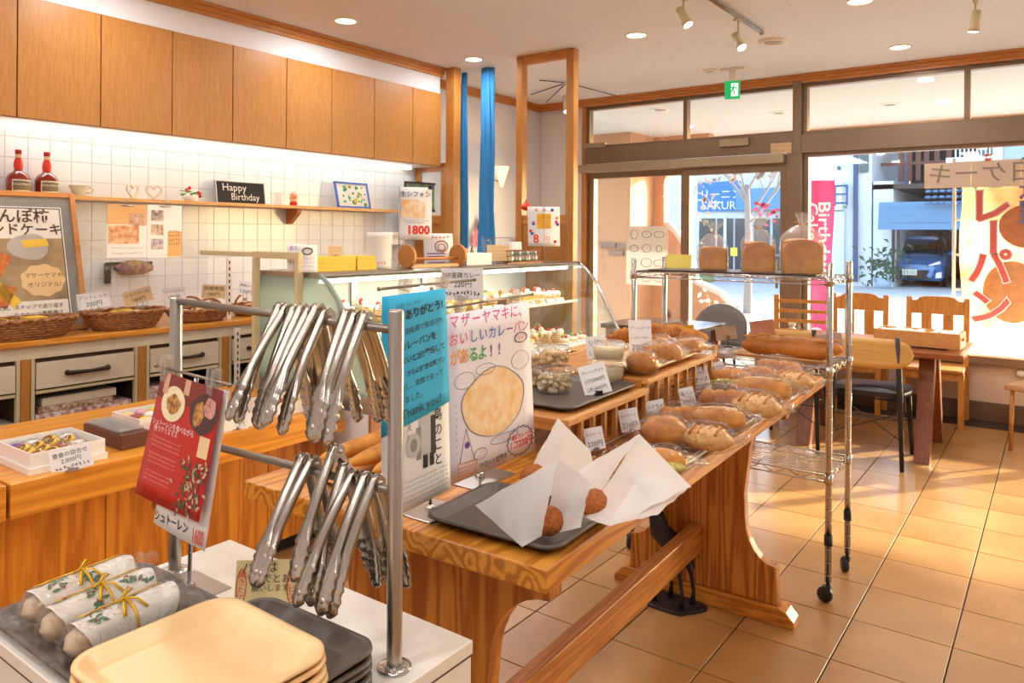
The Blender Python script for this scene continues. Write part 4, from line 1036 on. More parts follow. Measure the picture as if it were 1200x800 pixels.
for y, r_, l in ((2.29, 20, 'white heart shaped ornament on the shelf, left one above the menus'), (2.42, -15, 'white heart shaped ornament on the shelf, right one above the menus')):
    m = MB(); m.tube([(.0, .0028*16*sin(t)**3, .048+.0028*(13*cos(t)-5*cos(2*t)-2*cos(3*t)-cos(4*t))) for t in [2*pi*k/28 for k in range(28)]], .007, 8, closed=True)
    tag(put(build('heart_ornament', m, flat('antique_white', 'e6dccc', .5) if 'antique_white' not in MATS else MATS['antique_white']), (XS+.03, y, ZS-.0), R(r_)), l, 'ornament')
st = T('strawberry_ornament', 'small strawberry plant ornament with red berries on the wall shelf', 'ornament', (XS, 2.67, ZS))
build('pot', MB().lathe([(0, 0), (.03, 0), (.038, .03), (.032, .03), (0, .025)], 16), MATS['antique_white'], st)
m = MB(); rd = random.Random(2)
for k in range(26):
    c = Vector((rd.uniform(-.03, .03), rd.uniform(-.05, .05), rd.uniform(.03, .07))); a = rd.uniform(0, 6.28); L = .018
    m.add([c, c+Vector((cos(a)*L, sin(a)*L, .006)), c+Vector((cos(a)*L*1.8, sin(a)*L*1.8, 0)), c+Vector((cos(a+.8)*L, sin(a+.8)*L, -.003))], [(0, 1, 2, 3)])
build('leaf', m, flat('leaf_green', '4f9a3c', .5), st)['kind'] = 'stuff'
for (a, b, c) in ((.02, -.03, .07), (.03, .045, .055), (.03, .055, .035), (.0, .0, .085), (.02, .06, .05)): build('berry', MB().ell((a, b, c), .010, .010, .012, 10, 8), flat('berry_red', 'd8281c', .3) if 'berry_red' not in MATS else MATS['berry_red'], st)
cbd = T('chalkboard', 'small chalkboard reading Happy Birthday in white script on the wall shelf', 'chalkboard', (XS+.0, 3.05, ZS), 0, rot=(0, R(-9), 0))
build('board', MB().box(-.006, -.185, .0, .006, .185, .145), flat('slate', '2c2a2c', .8), cbd)
m = MB()
for q in ((-.190, 0, -.183, .15), (.183, 0, .190, .15), (-.19, .145, .19, .152)): m.box(-.008, q[0], q[1], .008, q[2], q[3])
build('frame', m, M_steel, cbd)
text(cbd, 'Happy', .072, M_whiteink, UX(.0075, -.05, .105) @ Matrix.Shear('XZ', 4, (0, 0)), sx=1.0); text(cbd, 'Birthday', .066, M_whiteink, UX(.0075, .03, .042))
fg = T('orange_figurine', 'small orange and red figurine jar on the wall shelf right of the chalkboard', 'figurine', (XS, 3.48, ZS))
build('body', MB().lathe([(0, 0), (.02, 0), (.026, .015), (.022, .035), (.028, .05), (.027, .075), (.018, .09), (0, .09)], 20), flat('orange_glaze', 'e8662c', .3, c2='f4d0b0', nscale=40), fg)
build('base', MB().lathe([(0, 0), (.026, 0), (.028, .018), (.024, .03)], 20), MATS['berry_red'], fg); build('lid', MB().lathe([(0, .108), (.012, .106), (.018, .09)], 16), M_steel, fg)
pf = T('picture_frame', 'blue framed white drawing with green and yellow flowers leaning on the shelf', 'picture', (XS+.03, 4.04, ZS), 0, rot=(0, R(-14), 0))
build('picture', MB().box(-.002, -.16, .01, .002, .16, .20), flat('drawing_paper', 'f4f2ee', .7), pf)
M_bf = flat('blue_frame', '4a78d0', .4); m = MB()
for q in ((-.17, 0, -.155, .21), (.155, 0, .17, .21), (-.17, .0, .17, .014), (-.17, .196, .17, .21)): m.box(-.006, q[0], q[1], .008, q[2], q[3])
build('frame', m, M_bf, pf); rd = random.Random(8)
for k in range(34):
    c = (rd.uniform(-.13, .13), rd.uniform(.03, .18)); r_ = rd.uniform(.008, .02)
    m = MB(); m.prism([(c[0]+r_*cos(t)*rd.uniform(.7, 1.2), c[1]+r_*sin(t)*rd.uniform(.5, 1.1)) for t in [2*pi*i/8 for i in range(8)]], .002, .0028, 'YZ'); m.v = [(a, b, c_) for a, b, c_ in m.v]
    build('painted_flower', m, [M_greenink, MATS.get('pf_yellow') or flat('pf_yellow', 'ecd23c', .7), MATS.get('pf_teal') or flat('pf_teal', '46b8a8', .7), M_greenink][k % 4], pf)
# photo calendar hung at the end of the shelf
pc = T('photo_calendar', 'dark framed photo of purple and green plants hanging past the end of the shelf', 'picture', (-4.40, 4.70, 1.60), 0, rot=(0, 0, R(-8)))
build('photo', MB().box(-.004, -.15, .02, .0, .16, .235), flat('garden_photo', '7ab060', .5, c2='6a5a90', nscale=22), pc)
build('frame', MB().box(-.008, -.16, .235, .004, .17, .25).box(-.008, -.165, .01, .004, -.15, .25).box(-.01, -.16, -.0, .0, .17, .02), M_dbrown, pc)
build('hook', MB().tube([(0, -.01+.02*sin(t), .275+.02*cos(t)) for t in [k*pi/6 for k in range(12)]], .002, 5, closed=True).tube([(0, -.05, .25), (0, -.01, .257), (0, .03, .25)], .002, 5), M_iron, pc)
boxthing('blue_box', 'dark blue box under the hanging garden photo', -4.55, 4.62, 1.44, -4.44, 4.80, 1.575, flat('navy_card', '41507c', .6))
wd = MB().box(-4.58, 4.35, 1.40, -4.50, 4.66, 1.425).box(-4.58, 4.42, 1.32, -4.52, 4.64, 1.40)
tag(build('wall_dispenser', wd, [M_whiteink]), 'pale wrap dispenser on the wall below the blue box', 'dispenser')

# big framed poster leaning on the counter
fp = T('framed_poster', 'large wood framed handwritten persimmon cake poster leaning against the tiles', 'poster', (-4.235, 1.555, .884), 0, rot=(0, R(-14), 0))
PW_, PH = .80, .755
y0, y1 = -.425, .375
build('backing', MB().box(-.012, y0+.02, .02, -.004, y1-.02, PH-.02), M_dbrown, fp)
build('frame', MB().box(-.014, y0, 0, .012, y0+.028, PH).box(-.014, y1-.028, 0, .012, y1, PH).box(-.014, y0+.028, 0, .012, y1-.028, .028).box(-.014, y0+.028, PH-.028, .012, y1-.028, PH), M_postx, fp, bev=.003)
build('mount', MB().box(-.004, y0+.028, .028, -.001, y1-.028, PH-.028), flat('grey_mount', '8b8680', .8), fp)
a0, a1, b0, b1 = y0+.09, y1-.088, .07, PH-.095
build('inner_border', MB().box(-.001, a0-.012, b0-.012, .0005, a1+.012, b1+.012), M_paper, fp)
build('inner_line', MB().box(.0005, a0-.007, b0-.007, .001, a1+.007, b1+.007), flat('brown_line', '6a5848', .7), fp)
build('poster_sheet', MB().box(.001, a0, b0, .002, a1, b1), flat('poster_cream', 'ece2d2', .6), fp)
build('photo', MB().box(.002, a0, b0+.10, .0028, a1, b1-.16), flat('cake_photo_ground', '8c7454', .5, c2='b09468', nscale=9), fp)
M_cake1 = flat('cake_orange', 'd8862c', .5, c2='b04c24', nscale=26); M_cake2 = flat('cake_side', 'efc23c', .5)
for (pts, mt) in ((((-.40, .36), (-.02, .27), (.02, .33), (.06, .40), (-.05, .47), (-.3, .50)), M_cake1), (((-.40, .18), (.02, .14), (.07, .24), (-.05, .28), (-.4, .30)), M_cake1), (((-.06, .275), (.0, .27), (.085, .17), (.05, .135)), M_cake2), (((-.16, .335), (-.02, .265), (.0, .285), (-.1, .345)), M_cake2)):
    q = MB().prism([(max(a0, p[0]-.02), p[1]) for p in pts], .003, .0036, 'YZ'); build('printed_cake', q, mt, fp)
q = MB().prism([(.13+.13*cos(t)*(.5 if cos(t) > 0 else 1)+.02, .455+.07*sin(t)) for t in [2*pi*k/20 for k in range(20)]], .003, .0035, 'YZ'); build('printed_plate', q, flat('plate_grey', 'b8b0a4', .4), fp)
q = MB().prism([(.10, .45), (.22, .46), (.21, .50), (.09, .49)], .0036, .004, 'YZ'); build('printed_cake', q, M_cake2, fp)
q = MB().prism([(.175+.105*cos(t)*(1+.05*cos(9*t)), .275+.085*sin(t)*(1+.05*cos(9*t))) for t in [2*pi*k/40 for k in range(40)]], .0037, .0042, 'YZ'); build('print_bubble', q, flat('bubble_tan', 'e0bc88', .7), fp)
M_brk = flat('brown_marker', '4a3020', .7)
text(fp, 'あんぽ柿', .082, M_brk, UX(.0045, .075, b1-.045), bold=.01); text(fp, 'パウンドケーキ', .068, M_brk, UX(.0045, .055, b1-.115), bold=.01)
text(fp, 'マザーヤマキ', .031, M_brk, UX(.0045, .18, .30)); text(fp, 'オリジナル!', .031, M_brk, UX(.0045, .18, .25))
text(fp, 'もちもち"あんぽ柿"で人気。スナップで送り返す', .026, M_brk, UX(.0045, -.02, b0+.068)); text(fp, 'カナナッペ専属便は', .026, M_brk, UX(.0045, .14, b0+.03))

# baskets
M_wicker = flat('brown_wicker', 'b87e48', .6, c2='7c4a26', nscale=60, bump=.6); M_wick2 = flat('honey_wicker', 'b4712e', .5, c2='8a4c1c', nscale=60)
def basket(name, label, x, y, rx, ry, h, handles=False, mat=None, z=.883):
    mat = mat or M_wicker
    e = T(name, label, 'basket', (x, y, z), 0)
    m = MB(); nr = 8
    for k in range(nr):
        v = k/(nr-1); a = .74+.26*v**.8; zz = .006+h*v
        N = 56; m.tube([((rx*a+.003*(-1)**(i+k))*cos(2*pi*i/N), (ry*a+.003*(-1)**(i+k))*sin(2*pi*i/N), zz) for i in range(N)], h/nr*.62, 5, closed=True)
    build('woven_wall', m, mat, e)
    b = MB(); b.lathe([(0, .006), (1, .006)], 40); b.v = [(p[0]*rx*.76, p[1]*ry*.76, p[2]) for p in b.v]; build('base', b, mat, e)
    m = MB()
    for s in (0, pi):
        m.tube([((rx+.004*cos(i*.9+s))*cos(2*pi*i/72), (ry+.004*cos(i*.9+s))*sin(2*pi*i/72), h+.008+.005*sin(i*.9+s)) for i in range(72)], .008, 6, closed=True)
    build('braided_rim', m, mat, e)
    if handles:
        for s in (-1, 1):
            build('handle', MB().tube([(s*rx*.75+0, -ry*.62+1.24*ry*t if False else ry*.5*cos(pi*t), h+.0+.075*sin(pi*t)) for t in [k/12 for k in range(13)]], .007, 8), M_wick2, e)
    return e
basket('wicker_basket', 'large oval wicker basket with wrapped pound cake in front of the poster', -4.095, 1.565, .115, .24, .085)
basket('wicker_basket', 'oval wicker basket of yellow wrapped pastries, second from the left', -4.13, 2.07, .13, .215, .085)
basket('wicker_basket', 'round wicker basket with two loop handles behind the front rail bar', -4.15, 2.52, .14, .19, .06, True)
basket('wicker_basket', 'dark honey wicker basket with two loop handles by the cream frame', -4.19, 2.93, .12, .16, .055, True, M_wick2)
wr_ = T('wrapped_cake', 'long brown pound cake wrapped in clear film with yellow label in the first basket', 'cake', (-4.095, 1.56, .92), R(93))
build('cake', MB().box(-.14, -.04, 0, .14, .04, .055), flat('cake_brown', '8a4e20', .6, var=.3, nscale=30), wr_, bev=.015, seg=3); build('film', MB().box(-.18, -.046, -.003, .18, .046, .062), M_film, wr_, bev=.02, seg=3)
build('ribbon', MB().tube([(-.09, -.05, .0), (-.09, -.048, .066), (-.09, .048, .066), (-.09, .05, 0)], .003, 5), M_cake2, wr_); build('label', MB().box(.0, -.0478, .0, .09, .03, .066), M_cake2, wr_)
rd = random.Random(4)
M_ypk = flat('yellow_packet', 'eccb3c', .35); M_wpk = flat('white_packet', 'ece4dc', .3); M_ppk = flat('pink_packet', 'd8a0a8', .4)
def packets(n, cx, cy, rx, ry, z, names, grp, lab, cols, seed):
    rd = random.Random(seed)
    for k in range(n):
        a = rd.uniform(0, 2*pi); q = rd.uniform(0, .8)
        m = MB().ell((0, 0, .012), .035, .045, .014, 12, 6, .15, seed=k)
        o = tag(build(names, m, cols[k % len(cols)]), lab + ', ' + ORD[k] + ' from the bottom', 'pastry', grp); put(o, (cx+rx*q*cos(a), cy+ry*q*sin(a), z+k*.004), rd.uniform(0, 3))
packets(9, -4.13, 2.07, .09, .16, .93, 'wrapped_pastry', 'pastries in the second basket', 'wrapped pastry in the second wicker basket', [M_ypk, M_wpk, M_ypk, M_kraft], 3)
packets(8, -4.15, 2.52, .10, .13, .915, 'wrapped_pastry', 'pastries in the third basket', 'pale wrapped pastry in the round basket', [M_wpk, M_kraft], 5)
packets(7, -4.19, 2.93, .07, .10, .91, 'wrapped_pastry', 'pastries in the fourth basket', 'tan wrapped pastry in the honey basket', [M_kraft, M_wpk], 6)
M_cardy = M_kraft
def bcard(y, z, w, h, lines, lab, mat, tilt=0, x=-4.10):
    return card(lab, (x, y, z), w, h, lines, rz=62, tilt=tilt, lean=-10, mat=mat, m=True, lift=.03)
bcard(1.90, .975, .155, .085, ['アントレット', '200円'], 'white price card with 200 yen standing between the first two baskets', M_paper, -8)
bcard(2.14, .985, .145, .08, ['ミルクロール', '180円'], 'kraft price card with 180 yen tilted over the second basket', M_kraft, -16)
bcard(2.34, .985, .125, .075, ['スイートポテト', '180円'], 'white price card with 180 yen partly behind the rail post', M_paper, -4)
bcard(2.585, .985, .135, .08, ['無糖無脂', '180円'], 'kraft price card standing behind the round handled basket', M_kraft, 4)
bcard(2.80, .985, .10, .09, ['黒糖ロール', '130円'], 'white price card with 130 yen by the slotted post', M_paper, 14)
bcard(3.03, .985, .125, .085, ['さつまいも餡', '130円'], 'kraft price card with 130 yen inside the cream frame', M_kraft, 4)

# ================================================================== LOW FRONT COUNTER (left) with boxed sweets
ZK = .62; XK = -2.62
def lowcounter(name, label, y0, y1):
    c = T(name, label, 'counter', (0, 0, 0))
    build('slab_top', MB().box(-3.45, y0, ZK-.112, XK, y1, ZK), M_slab, c, bev=.004)
    n = max(1, round((y1-y0)/.36)); w = (y1-y0)/n
    for k in range(n):
        build('front_board', MB().box(XK-.12, y0+k*w+.0015, .075, XK-.10, y0+(k+1)*w-.0015, ZK-.112), M_front, c, bev=.0015)
    build('side_board', MB().box(-3.43, y0+.01, .0, XK-.12, y0+.03, ZK-.112), M_front, c); build('side_board', MB().box(-3.43, y1-.03, .0, XK-.12, y1-.01, ZK-.112), M_front, c)
    build('toe_kick', MB().box(XK-.18, y0+.02, 0, XK-.16, y1-.02, .075), M_black, c)
lowcounter('low_counter', 'low honey wood counter with thick slab top holding boxes of sweets', .965, 2.312)
lowcounter('low_counter', 'honey wood counter piece at the left edge below the picture frame poster', -.6, .955)
def openbox(name, label, cx, cy, w, d, h, mat, rz=0, inner=None, z=ZK, t=.004):
    e = T(name, label, 'box', (cx, cy, z), R(rz))
    build('base', MB().box(-w/2, -d/2, 0, w/2, d/2, t), mat, e)
    for (a, b, c, d_) in ((-w/2, -d/2, w/2, -d/2+t), (-w/2, d/2-t, w/2, d/2), (-w/2, -d/2+t, -w/2+t, d/2-t), (w/2-t, -d/2+t, w/2, d/2-t)): build('side', MB().box(a, b, t, c, d_, h), mat, e)
    return e
wb_ = openbox('gift_box', 'open white gift box of ring shaped sweets with a 2,000 yen card', -2.80, 1.157, .26, .235, .068, M_cardw)
build('lid_under', MB().box(-.136, -.124, 0, .136, .124, .022), M_cardw, wb_, bev=.001)
ring_y = flat('yellow_ring_foil', 'e8b82c', .3); ring_b = flat('brown_ring_cake', '7a4a24', .6)
SW = [(-.085, -.075, 'p'), (-.085, -.025, 'w'), (-.085, .03, 'y'), (-.085, .085, 'w'), (-.03, -.075, 'y'), (-.03, -.03, 'y'), (-.03, .02, 'y'), (-.03, .07, 'y'), (.03, -.08, 'y'), (.03, -.035, 'y'), (.03, .015, 'r'), (.03, .07, 'w'), (.085, -.075, 'y'), (.085, -.03, 'y'), (.085, .03, 'k'), (.085, .08, 'w')]
M_pk = flat('purple_foil', '7a4a9a', .3); M_rk = flat('red_brown_foil', 'a04434', .35)
for i, (a, b, k) in enumerate(SW):
    lab = {'y': 'yellow edged ring cake in clear wrap inside the white gift box', 'p': 'purple foil wrapped sweet at the left corner of the white gift box', 'w': 'clear white wrapped sweet inside the white gift box', 'r': 'red brown wrapped sweet in the middle of the white gift box', 'k': 'pink wrapped madeleine near the front corner of the white gift box'}[k]
    lab = lab.split(' inside')[0].split(' at the')[0].split(' in the middle')[0].split(' near')[0].replace(' in clear wrap', '') + ' in the white gift box, %s row back, %s from left' % (ORD[i//4], ORD[i % 4])
    e = T('wrapped_sweet', lab, 'sweet', (-2.80+a, 1.157+b, ZK+.032), R(random.uniform(-30, 30)), 'sweets in the white gift box')
    if k == 'y':
        r_ = MB().lathe([(.012, 0), (.026, 0), (.030, .008), (.026, .018), (.014, .018), (.010, .008), (.012, 0)], 18); r_.xf(Matrix.Rotation(R(38), 4, 'X') @ Matrix.Translation((0, 0, .004)))
        build('ring_edge', r_, ring_y, e); r_ = MB().lathe([(.013, .019), (.022, .0195)], 18); r_.xf(Matrix.Rotation(R(38), 4, 'X') @ Matrix.Translation((0, 0, .004))); build('cake', r_, ring_b, e)
    else: build('cake', MB().ell((0, 0, .012), .022, .026, .013, 12, 8, .2, seed=i), {'p': M_pk, 'w': M_wpk, 'r': M_rk, 'k': M_ppk}[k], e)
    build('film', MB().ell((0, 0, .014), .030, .034, .018, 10, 6, .3, seed=i+3), M_film, e)
card('white price card reading 2,000 yen leaning on the white gift box', onz(86, 551, ZK), 40, 27, ['豊春の詰合せ', '2,000円', '~9'], rz=58, tilt=-12, lean=-14, clip='silver', group='handwritten price cards')
bb = T('chocolate_box', 'dark brown box with a clear film packed top on the low counter', 'box', (-2.86, 1.40, ZK), 0)
build('box', MB().box(-.14, -.05, 0, .15, .055, .055), flat('choc_card', '5c3226', .4), bb, bev=.003); build('film_pack', MB().box(-.13, -.045, .055, .12, .05, .068), clear('silver_film', (.9, .9, .9), .25, .15, bump=.8, milky=.35, milk=(.75, .7, .66)), bb, bev=.006)
def sweetbox(cx, cy, label, cardlines, cardlab):
    where = label.split('standing ')[1]
    e = openbox('gift_box', label, cx, cy, .22, .2, .05, M_cardw)
    rd = random.Random(int(cy*100))
    for i in range(9):
        a = -.07 + .07*(i % 3); b = -.06+.06*(i//3); col = [M_kraft, M_rk, M_wpk, M_ypk, M_ppk][rd.randrange(5)]
        o = tag(build('wrapped_sweet', MB().ell((0, 0, .012), .027, .025, .014, 12, 8, .25, seed=i), col), 'wrapped sweet in the box ' + where + ', %s row, %s place' % (ORD[i//3], ORD[i % 3]), 'sweet', 'sweets in the box ' + where); put(o, (cx+a, cy+b, ZK+.022), rd.uniform(0, 3))
sweetbox(-3.02, 1.62, 'white box of mixed brown sweets standing behind the dark brown box', None, None)
sweetbox(-2.76, 1.82, 'white box of sweets standing right of the red sign', None, None)
sweetbox(-2.80, 2.10, 'white box of sweets standing at the counter far end', None, None)
card('white price card standing before the sweets box right of the red sign', onz(276, 503, ZK), 26, 22, ['焼き菓子', '1,500円'], rz=60, clip='silver')
card('white price card behind the red sign beside the dark box', (-2.70, 1.47, ZK), .07, .05, ['~5', '~4'], rz=60, m=True)
# ================================================================== CURVED GLASS PASTRY CASE
CY0, CY1 = 2.36, 4.76
prof = [(-2.86, 1.205), (-2.80, 1.165), (-2.73, 1.09), (-2.66, .977), (-2.60, .87), (-2.54, .76), (-2.475, .655)]
pcase = T('pastry_case', 'refrigerated pastry case with curved glass front and silver trim', 'display case', (0, 0, 0))
M_caseg = flat('case_grey_green', '8fa096', .45); M_casew = flat('case_white', 'e9ecea', .4); M_caseb = wood('case_brown_front', 'b3764e', '9a5e3c', 'Z', 3, .45)
M_bluefilm = flat('silver_sill', 'b8c2cc', .25, .8)
build('base', MB().box(-3.36, CY0, .0, -2.52, CY1, .585), M_casew, pcase)
n = 12
for k in range(n): build('front_panel', MB().box(-2.519, CY0+(CY1-CY0)*k/n+.002, .06, -2.503, CY0+(CY1-CY0)*(k+1)/n-.002, .583), M_caseb, pcase, bev=.001)
build('sill', MB().prism([(-3.36, .587), (-2.47, .587), (-2.455, .60), (-2.455, .645), (-2.50, .66), (-3.36, .66)], CY0, CY1), M_bluefilm, pcase)
build('deck', MB().box(-3.32, CY0+.03, .661, -2.53, CY1-.03, .672), M_casew, pcase)
build('top', MB().prism([(-3.36, 1.19), (-2.9, 1.19), (-2.86, 1.197), (-2.855, 1.207), (-2.87, 1.214), (-3.36, 1.214)], CY0, CY1), M_steel, pcase)
build('back_wall', MB().box(-3.36, CY0, .672, -3.34, CY1, 1.19), M_casew, pcase)
for y in (3.0, 3.6, 4.2): build('back_door_frame', MB().box(-3.339, y-.02, .68, -3.325, y+.02, 1.18), M_steel, pcase)
g = MB()
for i in range(len(prof)-1): g.add([(prof[i][0], CY0+.01, prof[i][1]), (prof[i+1][0], CY0+.01, prof[i+1][1]), (prof[i+1][0], CY1-.01, prof[i+1][1]), (prof[i][0], CY1-.01, prof[i][1])], [(0, 1, 2, 3)], 0, True)
build('curved_glass', g, M_caseglass, pcase)
for y, nm in ((CY0+.006, 'left'), (CY1-.006, 'right')):
    build('end_trim', MB().tube([(a, y, b) for a, b in prof], .012, 8), M_chrome if nm == 'right' else M_caseg, pcase)
    pl = [(-3.34, .662)] + [(-3.34, 1.19)] + [p for p in prof]
    build('end_pane', MB().prism(pl, y-.002, y+.002), M_caseglass if nm == 'right' else clear('greenish_end', (.78, .84, .8), .06, .05, milky=.45, milk=(.5, .58, .54)), pcase)
build('glass_shelf', MB().box(-3.30, CY0+.03, .925, -2.86, CY1-.03, .933), clear('shelf_glass', (.9, .96, .94), .06), pcase)
build('shelf_edge', MB().box(-2.862, CY0+.03, .920, -2.850, CY1-.03, .938), M_casew, pcase)
for y in (CY0+.05, 3.15, 3.95, CY1-.05): build('shelf_bracket', MB().box(-3.33, y-.006, .905, -2.87, y+.006, .922), M_steel, pcase)
M_tube = flat('case_tube', 'ffffff', .5, emit='fffbf0', estr=7)
build('lamp_tube', MB().tube([(-2.93, CY0+.06, 1.168), (-2.93, CY1-.06, 1.168)], .010, 8), M_tube, pcase)
build('lamp_cover', MB().box(-3.0, CY0+.04, 1.183, -2.87, CY1-.04, 1.1895), M_casew, pcase)
area('pastry_case_lamp', (-2.95, (CY0+CY1)/2, 1.155), (0, R(8), 0), .03, 2.2, 7, (1, .98, .93))
def cakes():
    M_cream2 = flat('whipped_cream', 'fbf4e4', .55, sub=.0); M_sponge = flat('sponge', 'ecc36a', .8, var=.15, nscale=60); M_straw = flat('strawberry_red', 'd84a30', .3); M_choc = flat('chocolate', '6a4028', .5)
    M_mont = flat('chestnut_cream', 'c9a070', .6, var=.2, nscale=80); M_green = flat('pistachio', '9ab04c', .6)
    P = []
    e = T('cake_slice', '', 'cake'); 
    build('sponge', MB().prism([(-.03, -.045), (.03, -.045), (.0, .05)], 0, .05, 'XY'), M_sponge, e); build('cream_top', MB().prism([(-.031, -.046), (.031, -.046), (.0, .051)], .05, .062, 'XY').prism([(-.031, -.046), (.031, -.046), (0, .051)], .02, .027, 'XY').ell((0, -.025, .07), .016, .016, .014, 10, 6), M_cream2, e)
    build('strawberry', MB().ell((0, -.005, .075), .012, .012, .015, 10, 8), M_straw, e); P.append(e)
    e = T('cake_roll', '', 'cake'); r = MB().lathe([(0, -.045), (.034, -.045), (.036, 0), (.034, .045), (0, .045)], 18); r.xf(Matrix.Translation((0, 0, .035)) @ Matrix.Rotation(pi/2, 4, 'X')); build('sponge', r, M_sponge, e)
    build('cream', MB().ell((0, -.046, .035), .022, .003, .022, 14, 6).ell((0, 0, .07), .02, .03, .008, 10, 6), M_cream2, e); P.append(e)
    e = T('cream_cake', '', 'cake'); build('sponge', MB().box(-.032, -.032, 0, .032, .032, .03), M_sponge, e, bev=.004); m = MB()
    for a in (-.018, .018):
        for b in (-.018, .018): m.ell((a, b, .04), .019, .019, .018, 8, 6)
    build('cream_top', m, M_cream2, e); build('berry', MB().ell((0, 0, .058), .011, .011, .011, 8, 6).ell((.018, .014, .055), .008, .008, .008, 8, 6), M_straw, e); P.append(e)
    e = T('chestnut_cake', '', 'cake'); build('base', MB().cyl((0, 0), .03, 0, .025, 16), M_sponge, e); m = MB()
    for k in range(5): m.tube([((.03-.0055*k)*cos(2*pi*i/14), (.03-.0055*k)*sin(2*pi*i/14), .03+.009*k) for i in range(14)], .006, 6, closed=True)
    build('piped_cream', m, M_mont, e); P.append(e)
    e = T('chocolate_cake', '', 'cake'); build('sponge', MB().box(-.03, -.035, 0, .03, .035, .045), M_choc, e, bev=.003); build('cream_top', MB().ell((0, 0, .052), .018, .022, .012, 10, 6), M_cream2, e); P.append(e)
    e = T('fruit_cake', '', 'cake'); build('base', MB().cyl((0, 0), .033, 0, .02, 16), M_sponge, e); build('cream', MB().ell((0, 0, .02), .03, .03, .02, 12, 6), M_cream2, e)
    build('fruit', MB().ell((.01, .01, .04), .011, .011, .01, 8, 6).ell((-.012, .0, .04), .011, .011, .01, 8, 6), M_green, e); build('fruit', MB().ell((0, -.014, .04), .011, .011, .01, 8, 6), M_straw, e); P.append(e)
    desc = ['wedge of strawberry sponge cake', 'yellow roll cake piece', 'square cream cake with berries', 'piped chestnut cream cake', 'square chocolate cake', 'round fruit topped cream cake']
    used = [False]*6; rd = random.Random(9)
    rows = [('on the lower case deck, front row', -2.68, .6735, 2.55, 4.68, .115), ('on the lower case deck, back row', -2.86, .6735, 2.55, 4.68, .12), ('on the lower case deck, rearmost row', -3.05, .6735, 2.55, 4.68, .14), ('on the upper case shelf, front row', -2.93, .934, 2.6, 4.66, .12), ('on the upper case shelf, back row', -3.12, .934, 2.6, 4.66, .13)]
    for ri, (w, x, z, a, b, st_) in enumerate(rows):
        n = int((b-a)/st_)
        for i in range(n):
            k = ((i//3)*2 + ri*3 + (1 if i > n*.6 else 0)) % 6; y = a + i*st_
            loc = (x+rd.uniform(-.008, .008), y, z); rot = (0, 0, R(90)+rd.uniform(-.2, .2))
            lab = desc[k] + ' ' + w + ', ' + ORD[i] + ' from the left'
            if not used[k]: o = P[k]; o.location = loc; o.rotation_euler = rot; o.scale = (1.22, 1.22, 1.3); used[k] = True; o['label'] = lab
            else: o = copy_tree(P[k], lab, loc, rot, (1.22, 1.22, 1.3))
            o['group'] = desc[k] + 's ' + w
            if ri in (0, 3) and i % 2 == 0 or (ri in (0, 3) and y > 3.6):
                t = MB().box(-.034, -.0008, 0, .034, .0008, .032); scribble(t, -.028, .018, .056, .014, 4, -.0012, i); 
                t.m = [0]*6 + [1]*(len(t.f)-6); o2 = build('cake_tag', t, [M_paper, M_ink])
                tag(o2, 'white cake price tag ' + w.replace('front row', 'front edge') + ', before the ' + ORD[i] + ' cake', 'price tag', 'cake tags ' + w); put(o2, (x+.075 if ri == 0 else x+.066, y, z), 0, rot=(R(-35), 0, R(65)))
cakes()

# ------------------------------------------------------------------ things standing on top of the case
ZT = 1.2145
def sheet(name, label, cat, pxl, pyt, pxr, pyb, X, mat, rz=62, lean=-8, z=ZT, curl=0, grp=None):
    """paper standing upright: its place across the photo is given by left/right edges, height by top/bottom, on plane X"""
    a = onx(pxl, pyb, X); b = onx(pxr, pyb, X); tp = onx((pxl+pxr)/2, pyt, X); c = (a+b)/2
    w = pxm(pxr-pxl, c)/cos(R(rz-36)); h = max(.02, tp.z - z if z else tp.z-a.z)
    e = T(name, label, cat, (X, c.y, z), R(rz), grp)
    m = MB()
    def f(u, v): return (-w/2+w*u, curl*(v-.0)**2*-1 + curl*.5*(1-v)**2, h*v)
    m.grid(f, 2, 8); Mx = Matrix.Rotation(R(lean), 4, 'X'); m.xf(Mx); build('sheet', m, mat, e, solid=.001)
    return e, w, h, Mx
def putr(e, Mx, x0, z0, x1, z1, mat, name='print_block', y=-.0015): o = build(name, MB().box(x0, y, z0, x1, y+.0006, z1).xf(Mx), mat, e); return o
e, w, h, Mx = sheet('flyer', 'white flyer with purple heading partly hidden behind another on the case', 'flyer', 338, 286, 358, 316, -3.05, M_paper)
text(e, 'お店', h*.2, M_purple, Mx @ UP(-w*.1, -.0025, h*.85)); q = MB()
for k in range(5): scribble(q, -w*.4, h*(.55-.1*k), w*.7, h*.07, 5, -.0025, k)
q.xf(Mx); build('lettering', q, M_ink, e)
e, w, h, Mx = sheet('flyer', 'white flyer with a black curly drawing at the left end of the case', 'flyer', 350, 287, 371, 318, -2.95, M_paper)
build('drawing', MB().tube([(w*.25*cos(t*pi/6), -.003, h*.78+h*.12*sin(t*pi/6)) for t in range(12)], .003, 5, closed=True).xf(Mx), M_ink, e); q = MB()
for k in range(3): scribble(q, -w*.35, h*(.5-.14*k), w*.7, h*.07, 5, -.0025, k+20)
q.xf(Mx); build('lettering', q, M_blueink, e)
M_ybox = flat('yellow_box_card', 'f0c020', .5)
